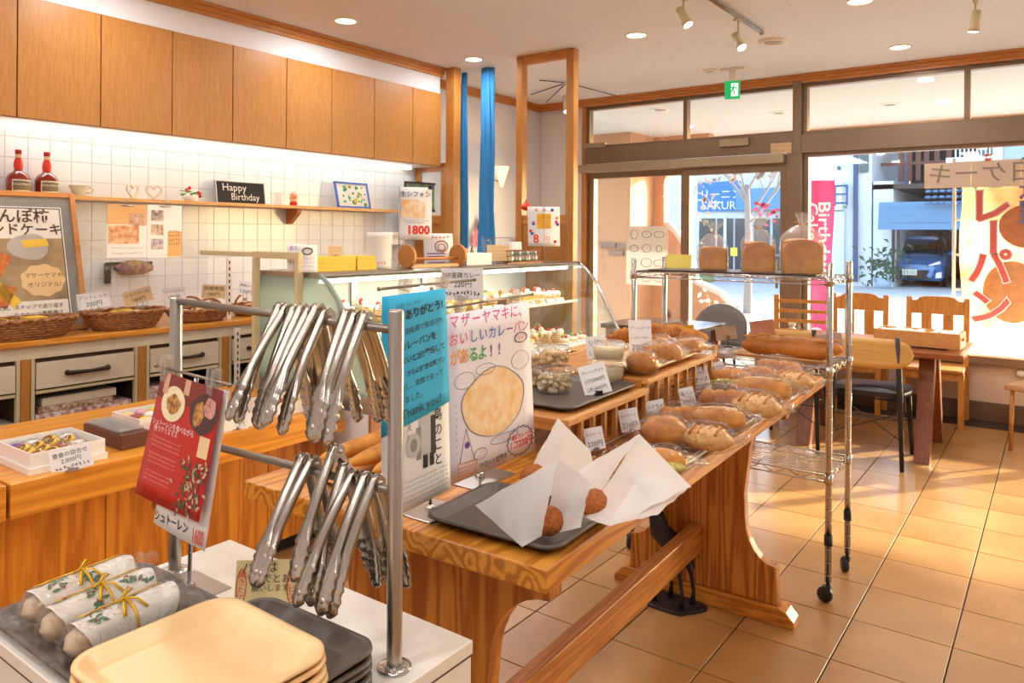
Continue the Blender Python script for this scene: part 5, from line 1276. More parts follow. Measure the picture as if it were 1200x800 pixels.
for k, (ya, yb, z0) in enumerate(((2.43, 2.69, 0), (2.43, 2.69, 1), (2.697, 2.86, 0), (2.697, 2.86, 1))):
    e = T('yellow_box', 'flat yellow lidded box on the case, ' + ['left stack, lower', 'left stack, upper', 'right stack, lower', 'right stack, upper'][k], 'box', (-3.06, (ya+yb)/2, ZT+z0*.037), 0, 'yellow boxes on the pastry case')
    w = yb-ya; build('box', MB().box(-.09, -w/2+.002, 0, .09, w/2-.002, .024), M_ybox, e); build('lid', MB().box(-.092, -w/2, .018, .092, w/2, .036), M_ybox, e, bev=.002)
card('small kraft note standing on the yellow boxes', (-3.05, 2.62, ZT+.075), .075, .05, ['~4', '~5', '~3'], rz=62, m=True, mat=M_kraft)
e, w, h, Mx = sheet('note_sheet', 'curling white note with pink handwriting on the pastry case', 'note', 430, 273, 458, 316, -2.95, M_paper, curl=.04)
q = MB(); 
for k in range(3): scribble(q, -w*.35, h*(.85-.13*k), w*.7, h*.07, 8, -.003, k+31)
q.xf(Mx); build('lettering', q, M_ink, e); q = MB()
for k in range(3): scribble(q, -w*.2, h*(.45-.13*k), w*.5, h*.1, 4, .008, k+41, t=.002)
q.xf(Mx); build('lettering', q, M_pink, e)
# chiffon sign
e, w, h, Mx = sheet('chiffon_sign', 'white chiffon cake sign with blue title and red 1800 on a stand', 'sign', 468, 219, 505, 281, -2.98, M_paper, z=1.372, rz=50, lean=-3)
text(e, '生シフォン', w*.19, flat('navy_ink', '26407a', .6), Mx @ UP(0, -.0025, h*.86), bold=.01); text(e, '1800', w*.36, M_red, Mx @ UP(w*.08, -.0025, h*.18), bold=.04)
putr(e, Mx, -w*.42, h*.42, w*.1, h*.76, flat('chiffon_photo', 'e8b070', .6, c2='f4dcb8', nscale=20)); putr(e, Mx, -w*.05, h*.40, w*.3, h*.72, flat('chiffon_photo2', 'f0bc78', .6, c2='fae6c8', nscale=24), y=-.002)
q = MB(); scribble(q, -w*.4, h*.37, w*.8, h*.04, 12, -.0025, 4); scribble(q, -w*.3, h*.33, w*.6, h*.04, 12, -.0025, 5); q.xf(Mx); build('lettering', q, M_ink, e)
build('stand_rod', MB().tube([(-w*.5, .006, -.155), (-w*.5, .006, h)], .003, 6).box(-w*.5-.04, -.03, -.1575, -w*.5+.04, .03, -.154), M_steel, e); build('clip', MB().box(w*.38, -.008, h-.012, w*.5, .006, h+.006), M_black, e)
e, w, h, Mx = sheet('flyer', 'white flyer with a bear drawing and red writing behind the wooden roll holder', 'flyer', 498, 273, 531, 310, -3.05, M_paper)
q = MB(); scribble(q, -w*.4, h*.88, w*.8, h*.10, 6, -.0025, 61, t=.0025); q.xf(Mx); build('lettering', q, M_red, e)
build('drawing', MB().tube([(w*.1+w*.22*cos(t*pi/7), -.003, h*.6+h*.17*sin(t*pi/7)) for t in range(14)], .003, 5, closed=True).tube([(w*.1+w*.12*cos(t*pi/7), -.003, h*.57+h*.1*sin(t*pi/7)) for t in range(14)], .002, 5, closed=True).xf(Mx), M_rk, e)
for k in range(4): putr(e, Mx, -w*.4, h*(.36-.09*k), w*.2, h*(.39-.09*k), M_purple)
# wooden roll holder
rh = T('roll_holder', 'round ended wooden paper roll holder on the pastry case', 'holder', (-2.95, 3.05, ZT), 0)
for y, r_ in ((0, .065), (.44, .065)):
    build('end_disc', MB().prism([(r_*cos(t*pi/16), .066+r_*sin(t*pi/16)) for t in range(32)], y-.010, y+.010, 'XZ'), M_postx, rh, bev=.002)
build('bar', MB().box(-.02, .012, .0, .02, .428, .018).tube([(0, .01, .05), (0, .43, .05)], .008, 8), M_postx, rh)
boxthing('tissue_box', 'white box with small print at the middle of the case top', -3.06, 3.55, ZT, -2.93, 3.80, ZT+.075, M_paper)
card('tiny kraft tag on the white box', (-2.99, 3.60, ZT+.076), .05, .03, ['~3'], rz=60, m=True, mat=M_kraft)
e, w, h, Mx = sheet('acrylic_holder', 'clear acrylic holder with blue edge holding a note on the case', 'holder', 566, 278, 600, 314, -2.97, M_acryl, rz=58)
build('edge', MB().tube([(-w/2, 0, 0), (-w/2, 0, h)], .004, 6).tube([(-w/2, 0, h), (w/2, 0, h)], .002, 6).xf(Mx), flat('blue_edge', '5a6ea0', .3), e); putr(e, Mx, -w*.35, h*.12, w*.42, h*.72, M_kraft, 'note')
q = MB()
for k in range(4): scribble(q, -w*.3, h*(.62-.13*k), w*.66, h*.05, 9, -.003, 70+k)
q.xf(Mx); build('lettering', q, M_ink, e)
jb = T('jar_basket', 'small red brown wire basket of green jars on the pastry case', 'basket', (-2.98, 4.17, ZT), 0)
m = MB()
for z in (.012, .05, .085): m.tube([(-.05, -.2, z), (.05, -.2, z), (.05, .2, z), (-.05, .2, z)], .003, 5, closed=True)
for k in range(11): m.tube([(.05, -.2+.04*k, .006), (.05, -.2+.04*k, .085)], .002, 4)
build('wires', m, flat('red_brown_wire', '8a4428', .5), jb); build('base', MB().box(-.05, -.2, .0, .05, .2, .006), M_postx, jb)
for k in range(4):
    e = T('jar', 'small green jar with pale lid in the wire basket, number %s from the left' % ['one', 'two', 'three', 'four'][k], 'jar', (-2.965, 4.03+k*.093, ZT+.008), 0, 'jars in the wire basket')
    build('glass', MB().lathe([(0, 0), (.03, 0), (.033, .01), (.033, .05), (.028, .06), (0, .06)], 18), flat('jar_green', '5f9a84', .15) if 'jar_green' not in MATS else MATS['jar_green'], e); build('lid', MB().lathe([(.03, .06), (.03, .075), (0, .076)], 18), M_steel, e); build('label', MB().lathe([(.0337, .015), (.0337, .045)], 18), M_whiteink, e)
e, w, h, Mx = sheet('toast_sign', 'colourful child drawn sign with a yellow bread picture on a stand', 'sign', 618, 242, 656, 290, -2.98, M_paper, z=1.325, rz=50, lean=-3)
putr(e, Mx, -w*.22, h*.45, w*.22, h*.82, flat('toast_yellow', 'f0b42c', .6, var=.15, nscale=15))
text(e, '8', h*.3, M_red, Mx @ UP(-w*.25, -.0025, h*.18), bold=.02); text(e, '円', h*.18, M_orangeink, Mx @ UP(w*.08, -.0025, h*.16)); rd = random.Random(6)
for k in range(12):
    x = rd.choice((-1, 1))*rd.uniform(.3, .44)*w if k < 8 else rd.uniform(-.3, .4)*w; z = rd.uniform(.1, .95)*h if k < 8 else .92*h
    build('drawing', MB().lathe([(0, 0), (w*.05, 0), (w*.05, .0006), (0, .0006)], 10).xf(Mx @ Matrix.Translation((x, -.002, z)) @ Matrix.Rotation(pi/2, 4, 'X')), [M_blueink, M_pink, M_red, M_orangeink, M_purple][k % 5], e)
build('stand_rod', MB().tube([(0, .006, -.108), (0, .006, h)], .003, 6).box(-.04, -.03, -.1105, .04, .03, -.107), M_steel, e)
# purple string of cards
e, w, h, Mx = sheet('pennant_cards', 'pale handwritten card pile with pink writing behind the jar basket', 'cards', 588, 283, 612, 300, -3.2, M_paper, z=1.23)
# ================================================================== WHITE SERVICE COUNTER, TRAYS, TONG RACK (foreground)
ZW = .80; WX0, WX1, WY0, WY1 = -1.315, -.70, .448, .868
wc = T('service_counter', 'small white laminate counter carrying trays and the tong rack', 'counter', (0, 0, 0))
build('top', MB().box(WX0, WY0, ZW-.02, WX1, WY1, ZW), M_white, wc, bev=.0015)
build('edge_strip', MB().box(WX0+.001, WY0+.001, ZW-.023, WX1-.001, WY1-.001, ZW-.0205), M_dbrown, wc)
build('body', MB().box(WX0+.002, WY0+.002, 0, WX1-.002, WY1-.002, ZW-.0235), M_white, wc, bev=.001)
tray('serving_tray', 'dark grey tray holding the stollens', (-1.155, .575, ZW), 0, .33, .235, M_graytray, h=.018, r=.03)
# stack of grey trays, stack of beige trays on top
for k in range(5):
    tray('serving_tray', 'dark grey tray under the beige trays, ' + ['lowest', 'second from below', 'middle', 'second from above', 'topmost'][k] + ' of its stack', (-.835, .585, ZW+.0005+k*.011), R(1.5*(-1)**k), .235, .215, M_graytray, 'stack of grey trays', r=.03)
for k in range(4):
    tray('serving_tray', 'beige serving tray, ' + ['lowest', 'second from below', 'second from above', 'topmost'][k] + ' of the stack in the foreground', (-.804-.002*k, .497, ZW+.058+k*.0105), R(1.0*(-1)**k), .225, .205, M_beigetray, 'stack of beige trays', r=.035)
# stollens in holly paper and film
def holly_mat():
    m = flat('holly_wrap_paper', 'f0e8dc', .55, var=.05, nscale=30); return m
M_holly = holly_mat(); M_gold = flat('gold_ribbon', 'e0ae1c', .25, .3); M_hleaf = flat('holly_leaf', '4a7a58', .7); M_hberry = flat('holly_berry', 'd0442c', .6)
M_stol = flat('stollen_crust', 'b58a60', .8, c2='d8c0a0', nscale=40)
def stollen(p, q, label, seed):
    c = (p+q)/2; d = q-p; L = d.length; rz = math.atan2(d.y, d.x)
    e = T('stollen', label, 'stollen', (c.x, c.y, ZW+.006), rz, 'wrapped stollens on the grey tray')
    r_ = .027
    def f(u, v):
        a = 2*pi*u; t = (v-.5); s = (1-abs(2*t)**6)**.5*.95 if abs(2*t) < 1 else 0
        return (t*L*1.02, r_*.92*cos(a)*s, r_*.95+r_*.88*sin(a)*s)
    build('loaf', MB().grid(f, 20, 16, cu=True), M_stol, e)
    def f(u, v):
        a = 2*pi*(u*.86) - .3; t = v-.5
        k = 1.02+.025*sin(7*a+seed)+.02*sin(22*t)
        return (t*L*.74 + .012*sin(a)*(1 if v > .5 else -1), r_*1.06*k*cos(a), r_*.98+r_*1.0*k*sin(a))
    build('holly_paper', MB().grid(f, 28, 12), M_holly, e)
    lf = MB(); bb_ = MB(); rd = random.Random(seed)
    for k in range(9):
        t = rd.uniform(-.33, .33)*L; a = rd.uniform(.1, 2.4)
        for j in range(5):
            aj = a + rd.uniform(-.3, .3); tj = t + rd.uniform(-.012, .012); th = rd.uniform(0, 2*pi); R0 = r_*1.10
            def pt(s, w): 
                aa = aj + (s*sin(th) + w*cos(th))/R0; return (tj + s*cos(th) - w*sin(th), R0*cos(aa), r_*.98+R0*.99*sin(aa))
            lf.add([pt(-.007, 0), pt(-.002, .0028), pt(.003, .0026), pt(.008, 0), pt(.003, -.0026), pt(-.002, -.0028)], [(0, 1, 2, 3, 4, 5)])
        for j in range(2):
            aj = a + rd.uniform(-.2, .2); tj = t + rd.uniform(-.006, .006); bb_.ell((tj, r_*1.15*cos(aj), r_*.98+r_*1.14*sin(aj)), .0016, .0016, .0016, 6, 4)
    build('printed_leaf', lf, M_hleaf, e)['kind'] = 'stuff'; build('printed_berry', bb_, M_hberry, e)['kind'] = 'stuff'
    def f(u, v):
        a = 2*pi*u; t = (v-.5)*2; w = 1 if abs(t) < .72 else 1+.35*((abs(t)-.72)/.28)*sin(a*3+seed)
        pin = 1 if abs(t) < .7 else (1-.55*sin(min(1, (abs(t)-.7)/.16)*pi/2) + .5*max(0, abs(t)-.86)/.14)
        k = pin*w*(1.18+.05*noise.noise(Vector((a*1.5, t*6, seed))))
        return (t*L*.62, r_*1.05*k*cos(a), max(.001, r_*1.0+r_*.95*k*sin(a)*(1 if abs(t) < .7 else .8)))
    build('film', MB().grid(f, 40, 40, cu=True), M_film2, e)
    rb = MB()
    for dy in (0,): rb.tube([(.0, r_*1.16*cos(t), r_*.98+r_*1.16*sin(t)) for t in [2*pi*k/20 for k in range(20)]], .0022, 5, closed=True)
    rb.tube([(t*L*.36, r_*1.16*cos(1.2), r_*.98+r_*1.14*sin(1.2)) for t in (-1, -.5, 0, .5, 1)], .0012, 5)
    for s in (-1, 1):
        rb.tube([(0, .008, r_*2.18), (s*.012, .014*s, r_*2.5), (s*.02, .012*s+.004, r_*2.3), (0, .008, r_*2.18)], .0022, 5, flat=.4)
        rb.tube([(0, .008, r_*2.18), (s*.010, -.012, r_*2.2), (s*.018, -.026, r_*1.75)], .0028, 5, flat=.4)
    build('gold_bow', rb, M_gold, e)
stollen(Vector((-1.245, .475, 0)), Vector((-1.262, .655, 0)), 'stollen in holly paper with a gold bow, farthest left at the back', 1)
stollen(Vector((-1.170, .470, 0)), Vector((-1.188, .650, 0)), 'stollen in holly paper with a gold bow, middle one of three', 2)
stollen(Vector((-1.095, .470, 0)), Vector((-1.112, .645, 0)), 'stollen in holly paper with a gold bow, nearest the beige trays', 3)
# little yellow notice
p = onz(309, 704, ZW)
nt_ = T('notice_card', 'pale yellow notice card with red framed writing behind the beige trays', 'notice', onz(311, 712, ZW)[:], R(40))
build('card', MB().box(-.05, -.001, 0, .05, .001, .072).xf(Matrix.Rotation(R(-14), 4, 'X')), flat('pale_yellow_card', 'ecd9a0', .6), nt_)
Mx = Matrix.Rotation(R(-14), 4, 'X')
text(nt_, 'パンは', .019, M_ink, Mx @ UP(-.012, -.002, .060)); text(nt_, 'までとお', .015, M_ink, Mx @ UP(.008, -.002, .043)); text(nt_, '願いします', .012, M_ink, Mx @ UP(.006, -.002, .029))
for x in (-.040, .040):
    build('red_outline', MB().tube([(x+.0075*cos(t*pi/10)*1.0, -.002, .033+.026*sin(t*pi/10)) for t in range(20)], .0008, 4, closed=True).xf(Mx), M_red, nt_)
    for i, ch in enumerate('焼きたて' if x < 0 else 'サービス'): text(nt_, ch, .012, M_red, Mx @ UP(x, -.002, .050-.0115*i))
build('clip', MB().box(-.02, -.004, .0, .025, .006, .006).box(-.015, -.003, .005, -.012, -.001, .016).box(.015, -.003, .005, .018, -.001, .016), M_black, nt_)

# tong rack
tr = T('tong_rack', 'steel pipe rack with two posts and two rails for hanging tongs', 'rack', (0, 0, ZW))
PA = Vector((-.7425, .747, 0)); PB = Vector((-1.268, .727, 0))
def pole(P, h):
    m = MB(); m.lathe([(.0108, .004), (.0108, h-.003), (.0095, h), (0, h)], 24, (P.x, P.y, 0)); build('post', m, M_steel, tr)
    build('flange', MB().lathe([(0, .0005), (.024, .0005), (.024, .003), (.020, .005), (.011, .006)], 28, (P.x, P.y, 0)), M_chrome, tr)
    b = MB()
    for k in range(3): b.lathe([(0, .0055), (.003, .0052), (.003, .004)], 8, (P.x+.0175*cos(k*2.1), P.y+.0175*sin(k*2.1), 0))
    build('screw', b, M_steel, tr)
pole(PA, .4965); pole(PB, .487)
Z1, Z2 = 1.268, 1.044
for z in (Z1, Z2):
    build('rail', MB().tube([(PB.x+.004, PB.y, z-ZW+(.012 if z == Z1 else -.004)), (PA.x-.004, PA.y, z-ZW)], .0062, 14), M_wire, tr)
# tongs
def tong_proto():
    e = T('tongs', '', 'tongs', (0, 0, 0))
    L = .188
    for s in (-1, 1):
        m = MB(); N = 40; vs = []
        for i in range(N+1):
            v = i/N; z = -L*v
            w = .0068 if v < .58 else (.0068+.0058*min(1, (v-.58)/.14))
            if v > .70: w *= 1+.17*sin((v-.70)/.30*pi*7.5)
            if v > .93: w *= max(.12, 1-((v-.93)/.07)**2)
            fl = .0075 if v < .62 else .0075*max(.55, 1-(v-.62)/.2)
            y = s*(.005+.012*sin(v*pi*.75))
            vs += [(-w, y-s*fl, z), (-w*.92, y, z), (0, y+s*.0012*(v < .6), z), (w*.92, y, z), (w, y-s*fl, z)]
        fs = []
        for i in range(N):
            for k in range(4): a = i*5+k; fs.append((a, a+1, a+6, a+5))
        m.add(vs, fs, 0, True); m.xf(Matrix.Rotation(s*R(18), 4, 'X')); o = build('arm', m, M_steel2, e, solid=.0011)
        if s == -1: 
            d = MB(); d.ell((0, 0, 0), .0042, .0016, .0042, 10, 6); d.xf(Matrix.Rotation(s*R(18), 4, 'X') @ Matrix.Translation((0, s*.0155, -L*.9))); build('rivet_dimple', d, M_steel2, e)
    c = MB()
    for x in (-.0078, .0078): c.prism([(-.012, -.026), (-.010, -.004), (0, .004), (.010, -.004), (.012, -.026), (0, -.016)], x-.0006, x+.0006, 'YZ')
    build('hinge_plate', c, M_steel2, e)
    m = MB(); m.tube([(-.010, 0, -.008), (.010, 0, -.008)], .0032, 10); build('hinge_pin', m, M_steel, e)
    return e
TP = tong_proto(); rd = random.Random(12); first = True
up = [(-.985, 2, 'leftmost of the upper rail'), (-.969, -4, 'second from the left on the upper rail'), (-.952, 6, 'third from the left on the upper rail'), (-.935, 1, 'fourth from the left on the upper rail'), (-.918, -3, 'fifth from the left on the upper rail'), (-.900, 2, 'sixth from the left on the upper rail'), (-.882, -2, 'right one of the larger group on the upper rail'), (-.838, 3, 'left one of the group of three near the front post'), (-.820, -2, 'middle one of the group of three near the front post'), (-.801, 1, 'right one of the group of three near the front post')]
lo = [(-.930, 3, 0, 'leftmost of the lower rail'), (-.908, -3, 0, 'second from the left on the lower rail'), (-.860, 2, .026, 'standing higher in the middle of the lower rail'), (-.842, 7, .0, 'fourth from the left on the lower rail'), (-.822, -4, -.006, 'fifth from the left on the lower rail'), (-.798, 2, -.004, 'sixth from the left on the lower rail'), (-.778, -2, -.004, 'rightmost of the lower rail, beside the front post')]
for grp, z in ((up, Z1), (lo, Z2)):
    for q in grp:
        x = q[0]; a = q[1]; dz = q[2] if len(q) == 4 else rd.uniform(0, .006); lab = 'steel tongs, ' + q[-1]
        yy = PB.y + (PA.y-PB.y)*(x-PB.x)/(PA.x-PB.x)
        loc = (x, yy, z+.020+dz); rot = (R(-5+rd.uniform(-5, 5)), R(rd.uniform(-1.5, 1.5)), R(a*1.5))
        if first: TP.location = loc; TP.rotation_euler = rot; TP['label'] = lab; first = False; TP['group'] = 'steel tongs on the rack'
        else: copy_tree(TP, lab, loc, rot)

# red Christmas sign on a clip stand
M_redsheet = flat('christmas_red', 'b8201c', .45)
def clipstand(name, label, base, top, rodA, rodB, bw=.06, bd=.05, clips=()):
    e = T(name, label, 'sign stand', (base.x, base.y, base.z))
    build('base_plate', MB().box(-bw, -bd, 0, bw, bd, .0022), M_steel, e, bev=.001)
    build('boss', MB().lathe([(.011, .0022), (.010, .008), (.006, .013), (.004, .013)], 18), M_chrome, e)
    build('upright', MB().tube([(0, 0, .002), (top-base)[:]], .0034, 8), M_chrome, e)
    build('cross_rod', MB().tube([(rodA-base)[:], (rodB-base)[:]], .0026, 8).ell((rodA-base)[:], .004, .004, .004, 8, 6).ell((rodB-base)[:], .004, .004, .004, 8, 6), M_wire, e)
    d = (rodB-rodA); h = Vector((-d.y, d.x, 0)).normalized()
    for t in clips:
        p = rodA-base+d*t; ang = math.atan2(d.y, d.x)
        m = MB(); m.box(-.009, -.005, -.022, .009, .005, -.006).box(-.011, -.007, -.008, -.003, .007, .020).box(.003, -.007, -.008, .011, .007, .020)
        m.xf(Matrix.Translation(p) @ Matrix.Rotation(ang, 4, 'Z') @ Matrix.Rotation(R(12), 4, 'Y')); build('clip', m, M_clip, e)
    return e
b0 = Vector((-1.185, .705, ZW)); rA, rB = ony(183, 428, .668), ony(269, 451, .655)
clipstand('sign_stand', 'chrome clip stand holding the red Christmas sign', b0, Vector((-1.10, .665, (rA.z+rB.z)/2)), rA, rB, .055, .045, (.16, .80))
def hang_sheet(name, label, cat, TL, TR, BR, BL, mat, bow=.0):
    """hanging paper given by its four corners in the room"""
    o = TL; e = T(name, label, cat, o[:]); n = -(TR-TL).cross(BL-TL).normalized()
    def f(u, v):
        p = TL.lerp(TR, u).lerp(BL.lerp(BR, u), v) - o; return p + n*(bow*sin(pi*u))
    build('sheet', MB().grid(f, 8, 8), mat, e, solid=.0006)
    ex = ((TR-TL)+(BR-BL)).normalized(); ey = ((TL-BL)+(TR-BR)); ey = (ey - ex*ey.dot(ex)).normalized(); ez = ex.cross(ey)
    Mf = Matrix((ex, ey, ez)).transposed().to_4x4(); 
    W_ = ((TR-TL).length+(BR-BL).length)/2; H_ = ((TL-BL).length+(TR-BR).length)/2
    c = (BL-o)
    def F(u, v, off=.0015):
        p = BL.lerp(BR, u).lerp(TL.lerp(TR, u), v) - o + ez*off + n*(bow*sin(pi*u))*1.0
        return Matrix.Translation(p) @ Mf
    return e, F, W_, H_, ez
def blob(e, F, u, v, ru, rv, W_, H_, mat, name='printed_shape', off=.001, n=18, wob=.0, seed=0):
    m = MB(); m.add([F(u, v, off).translation] + [F(u+ru*cos(t)*(1+wob*sin(5*t+seed)), v+rv*sin(t)*(1+wob*cos(4*t+seed)), off).translation for t in [2*pi*k/n for k in range(n)]], [(0, k+1, (k+1) % n+1) for k in range(n)])
    return build(name, m, mat, e)
def quadp(e, F, u0, v0, u1, v1, mat, name='print_block', off=.001, n=6):
    m = MB(); m.grid(lambda a, b: F(u0+(u1-u0)*a, v0+(v1-v0)*b, off).translation, n, 2); return build(name, m, mat, e)
def outline(e, F, pts, r, mat, name='drawn_line', off=.0014, closed=True):
    return build(name, MB().tube([F(u, v, off).translation for u, v in pts], r, 4, closed=closed), mat, e)
def lines(e, F, u0, u1, v0, n, dv, k, mat, H_, W_, seed=1, name='lettering', off=.0016):
    m = MB(); rd = random.Random(seed)
    for i in range(n):
        for j in range(k):
            for q in range(3):
                u = u0+(u1-u0)*(j+.5)/k; v = v0-i*dv; Mq = F(u, v, off); a = rd.uniform(0, pi); L = dv*H_*rd.uniform(.25, .42); t = L*.14
                ox, oz = rd.uniform(-.2, .2)*L, rd.uniform(-.25, .25)*L
                pts = [(ox-cos(a)*L-sin(a)*t, oz-sin(a)*L+cos(a)*t), (ox+cos(a)*L-sin(a)*t, oz+sin(a)*L+cos(a)*t), (ox+cos(a)*L+sin(a)*t, oz+sin(a)*L-cos(a)*t), (ox-cos(a)*L+sin(a)*t, oz-sin(a)*L-cos(a)*t)]
                m.add([Mq @ Vector((x, y, 0)) for x, y in pts], [(0, 1, 2, 3)])
    return build(name, m, mat, e)
TL, TR, BR, BL = ony(191, 434, .668), ony(262, 458, .655), ony(233, 612, .625), ony(158, 577, .635)
TL2, TR2, BR2, BL2 = ony(210, 450, .672), ony(269, 457, .662), ony(240, 646, .640), ony(180, 612, .650)
e, F, W_, H_, ez = hang_sheet('stollen_price_sheet', 'white sheet reading stollen 1600 hanging behind the red sign', 'sign', TL2, TR2, BR2, BL2, M_paper, .002)
text(e, 'シュトーレン', W_*.115, M_ink, F(.36, .072), bold=.02); text(e, '1600', W_*.20, M_red, F(.86, .060), bold=.01, sx=.55)
e, F, W_, H_, ez = hang_sheet('christmas_sign', 'red Christmas stollen sign with photos of sliced stollen and fir cones', 'sign', TL, TR, BR, BL, M_redsheet, .003)
quadp(e, F, 0, .80, 1, 1, flat('dark_red_photo', '7a2a22', .5), 'photo_ground')
M_skin = flat('printed_hand', 'd0a084', .6)
blob(e, F, .32, .78, .20, .14, W_, H_, flat('cream_plate', 'ead9b0', .5), off=.0013, n=24)
blob(e, F, .33, .78, .12, .075, W_, H_, flat('stollen_slice', 'cf9a50', .6, c2='7a4a2a', nscale=120), off=.0017, wob=.12)
quadp(e, F, .10, .84, .19, 1.0, M_skin, 'printed_hand', .0016); quadp(e, F, .46, .88, .55, 1.0, M_skin, 'printed_hand', .0016)
blob(e, F, .80, .78, .20, .15, W_, H_, flat('dark_plate', '4a2c28', .5), off=.0013, wob=.05)
blob(e, F, .74, .77, .07, .10, W_, H_, MATS['stollen_slice'], off=.0017, wob=.15, seed=2); blob(e, F, .88, .84, .08, .08, W_, H_, flat('pale_stollen', 'd8a898', .6, c2='a86858', nscale=100), off=.0018, wob=.1, seed=4)
text(e, 'シュトーレンを食べながら', W_*.056, M_whiteink, F(.40, .605)); text(e, '待つクリスマス', W_*.056, M_whiteink, F(.30, .555))
lines(e, F, .10, .58, .49, 3, .033, 16, M_whiteink, H_*.55, W_, 3); lines(e, F, .10, .56, .36, 3, .033, 16, M_whiteink, H_*.55, W_, 5); lines(e, F, .10, .52, .22, 3, .033, 14, M_whiteink, H_*.55, W_, 7)
quadp(e, F, .82, .46, .96, .62, M_kraft, 'printed_spoon', .0015)
rd = random.Random(15); m = MB()
for k in range(150):
    u = rd.gauss(.83, .09); v = rd.uniform(.02, .42); 
    if u > .985: u = .985 - rd.uniform(0, .1)
    Mq = F(u, v, .0014+.0003*rd.random()); a = rd.uniform(0, 2*pi); L = rd.uniform(.004, .009)
    m.add([Mq @ Vector(q) for q in ((0, 0, 0), (L*cos(a), L*sin(a), 0), (L*1.6*cos(a+.35), L*1.6*sin(a+.35), 0), (L*cos(a+.7), L*sin(a+.7), 0))], [(0, 1, 2, 3)])
m.m = [k % 3 for k in range(len(m.f))]; build('printed_sprig', m, [flat('sprig_green', '4a5434', .6), flat('sprig_brown', '6a4630', .6), flat('sprig_cream', 'c8a888', .6)], e)['kind'] = 'stuff'

# ================================================================== LONG PINE TABLE (rotated two degrees)
ZT_ = .87
TR_ = R(2.0); TO = Vector((-.655, .995, 0))
def tw(x, y, z=0): v = Matrix.Rotation(TR_, 3, 'Z') @ Vector((x, y, 0)); return Vector((TO.x+v.x, TO.y+v.y, z))
tb = T('long_table', 'long honey pine trestle table displaying bread', 'table', (TO.x, TO.y, 0), TR_)
TWD = .765; TLN = 2.03
m = MB(); 
build('table_top', MB().box(-TWD, 0, ZT_-.040, 0, TLN, ZT_), M_pine_y, tb, bev=.004, seg=3)
def trestle(y0, t=.045):
    """board leg, waisted with concave sides, on a sledge foot"""
    cx = -TWD/2-.012; hw = .325; zt = ZT_-.042; zf = .065
    pr = []
    side = [(hw*.98, zt), (hw*.98, zt-.085)]
    for k in range(1, 9): a = k/8*pi/2; side.append((hw*.98-.135*sin(a)*1.0, zt-.085-.16*(1-cos(a))-.0*k)) 
    side += [(hw*.52, .45), (hw*.53, .36)]
    for k in range(1, 7): a = k/6*pi/2; side.append((hw*.53+(.115)*(1-cos(a)), .36-.16*sin(a)))
    side += [(hw*.88+.0, .19), (hw*.90, zf)]
    pts = [(cx+x, z) for x, z in side] + [(cx-x, z) for x, z in reversed(side)]
    build('trestle_board', MB().prism(pts, y0-t/2, y0+t/2, 'XZ'), M_pine_z, tb, bev=.003)
    f = [(-.355, 0), (.355, 0), (.352, .025), (.325, .055), (.30, .0645), (-.30, .0645), (-.325, .055), (-.352, .025)]
    build('foot', MB().prism([(cx+x, z) for x, z in f], y0-.04, y0+.04, 'XZ'), M_pine_x, tb, bev=.004)
trestle(.16); trestle(1.80)
build('stretcher', MB().box(-TWD/2-.045, -.05+.15, .20, -TWD/2+.0, 1.86, .30), M_pine_rail, tb, bev=.004)
build('plug', MB().box(-TWD/2-.06, 1.83, .235, -TWD/2+.015, 1.85, .265), M_pine_x, tb)

# poster stands on the near left corner
bp_ = Vector((-.975, 1.075, ZT_+.0005))
clipstand('sign_stand', 'steel clip stand holding the blue thank you poster', bp_, Vector((-.975, 1.075, 1.30)), Vector((-.962, .925, 1.305)), Vector((-.962, 1.19, 1.31)), .045, .05, (.24, .62))
bp2 = Vector((-1.02, 1.285, ZT_+.0005))
clipstand('sign_stand', 'steel clip stand holding the curry bread drawing poster', bp2, Vector((-1.02, 1.285, 1.25)), Vector((-1.005, 1.12, 1.252)), Vector((-1.005, 1.46, 1.262)), .045, .07, (.22, .80))
M_bluep = flat('cyan_paper', '2bb4e4', .7); X1 = -.955
e, F, W_, H_, ez = hang_sheet('fukushima_flyer', 'black and white printed flyer with a standing man under the blue paper', 'poster', Vector((X1-.004, .93, 1.15)), Vector((X1-.004, 1.105, 1.15)), onx(528, 572, X1-.004), Vector((X1-.004, .93, .895)), M_paper, .004)
for i, ch in enumerate('福島のこと'): text(e, ch, .026, M_ink, F(.80, .74-.115*i), bold=.01)
for i, ch in enumerate('俺も'): text(e, ch, .016, M_ink, F(.50, .78-.08*i))
for i, ch in enumerate('らねぇと'): text(e, ch, .016, M_ink, F(.36, .76-.08*i))
for i, ch in enumerate('えがよ'): text(e, ch, .016, M_ink, F(.24, .70-.08*i))
M_g1 = flat('print_dark', '2a2828', .6); M_g2 = flat('print_mid', '8c8a8a', .6); M_g3 = flat('print_light', 'c4c2c2', .6)
blob(e, F, .62, .76, .075, .055, W_, H_, M_g1, 'printed_man', .0012); blob(e, F, .61, .70, .06, .06, W_, H_, M_g3, 'printed_man', .0014)
quadp(e, F, .50, .36, .74, .66, M_g3, 'printed_man', .0011); quadp(e, F, .68, .34, .76, .64, M_g1, 'printed_man', .0013); quadp(e, F, .46, .34, .53, .58, M_g2, 'printed_man', .0013)
blob(e, F, .42, .46, .10, .09, W_, H_, M_g3, 'printed_man', .0016); blob(e, F, .42, .46, .05, .05, W_, H_, M_g2, 'printed_man', .0018)
for a in (.56, .66): quadp(e, F, a, .26, a+.07, .36, M_g1, 'printed_man', .0013)
lines(e, F, .22, .95, .21, 5, .036, 22, M_ink, H_*.55, W_, 11)
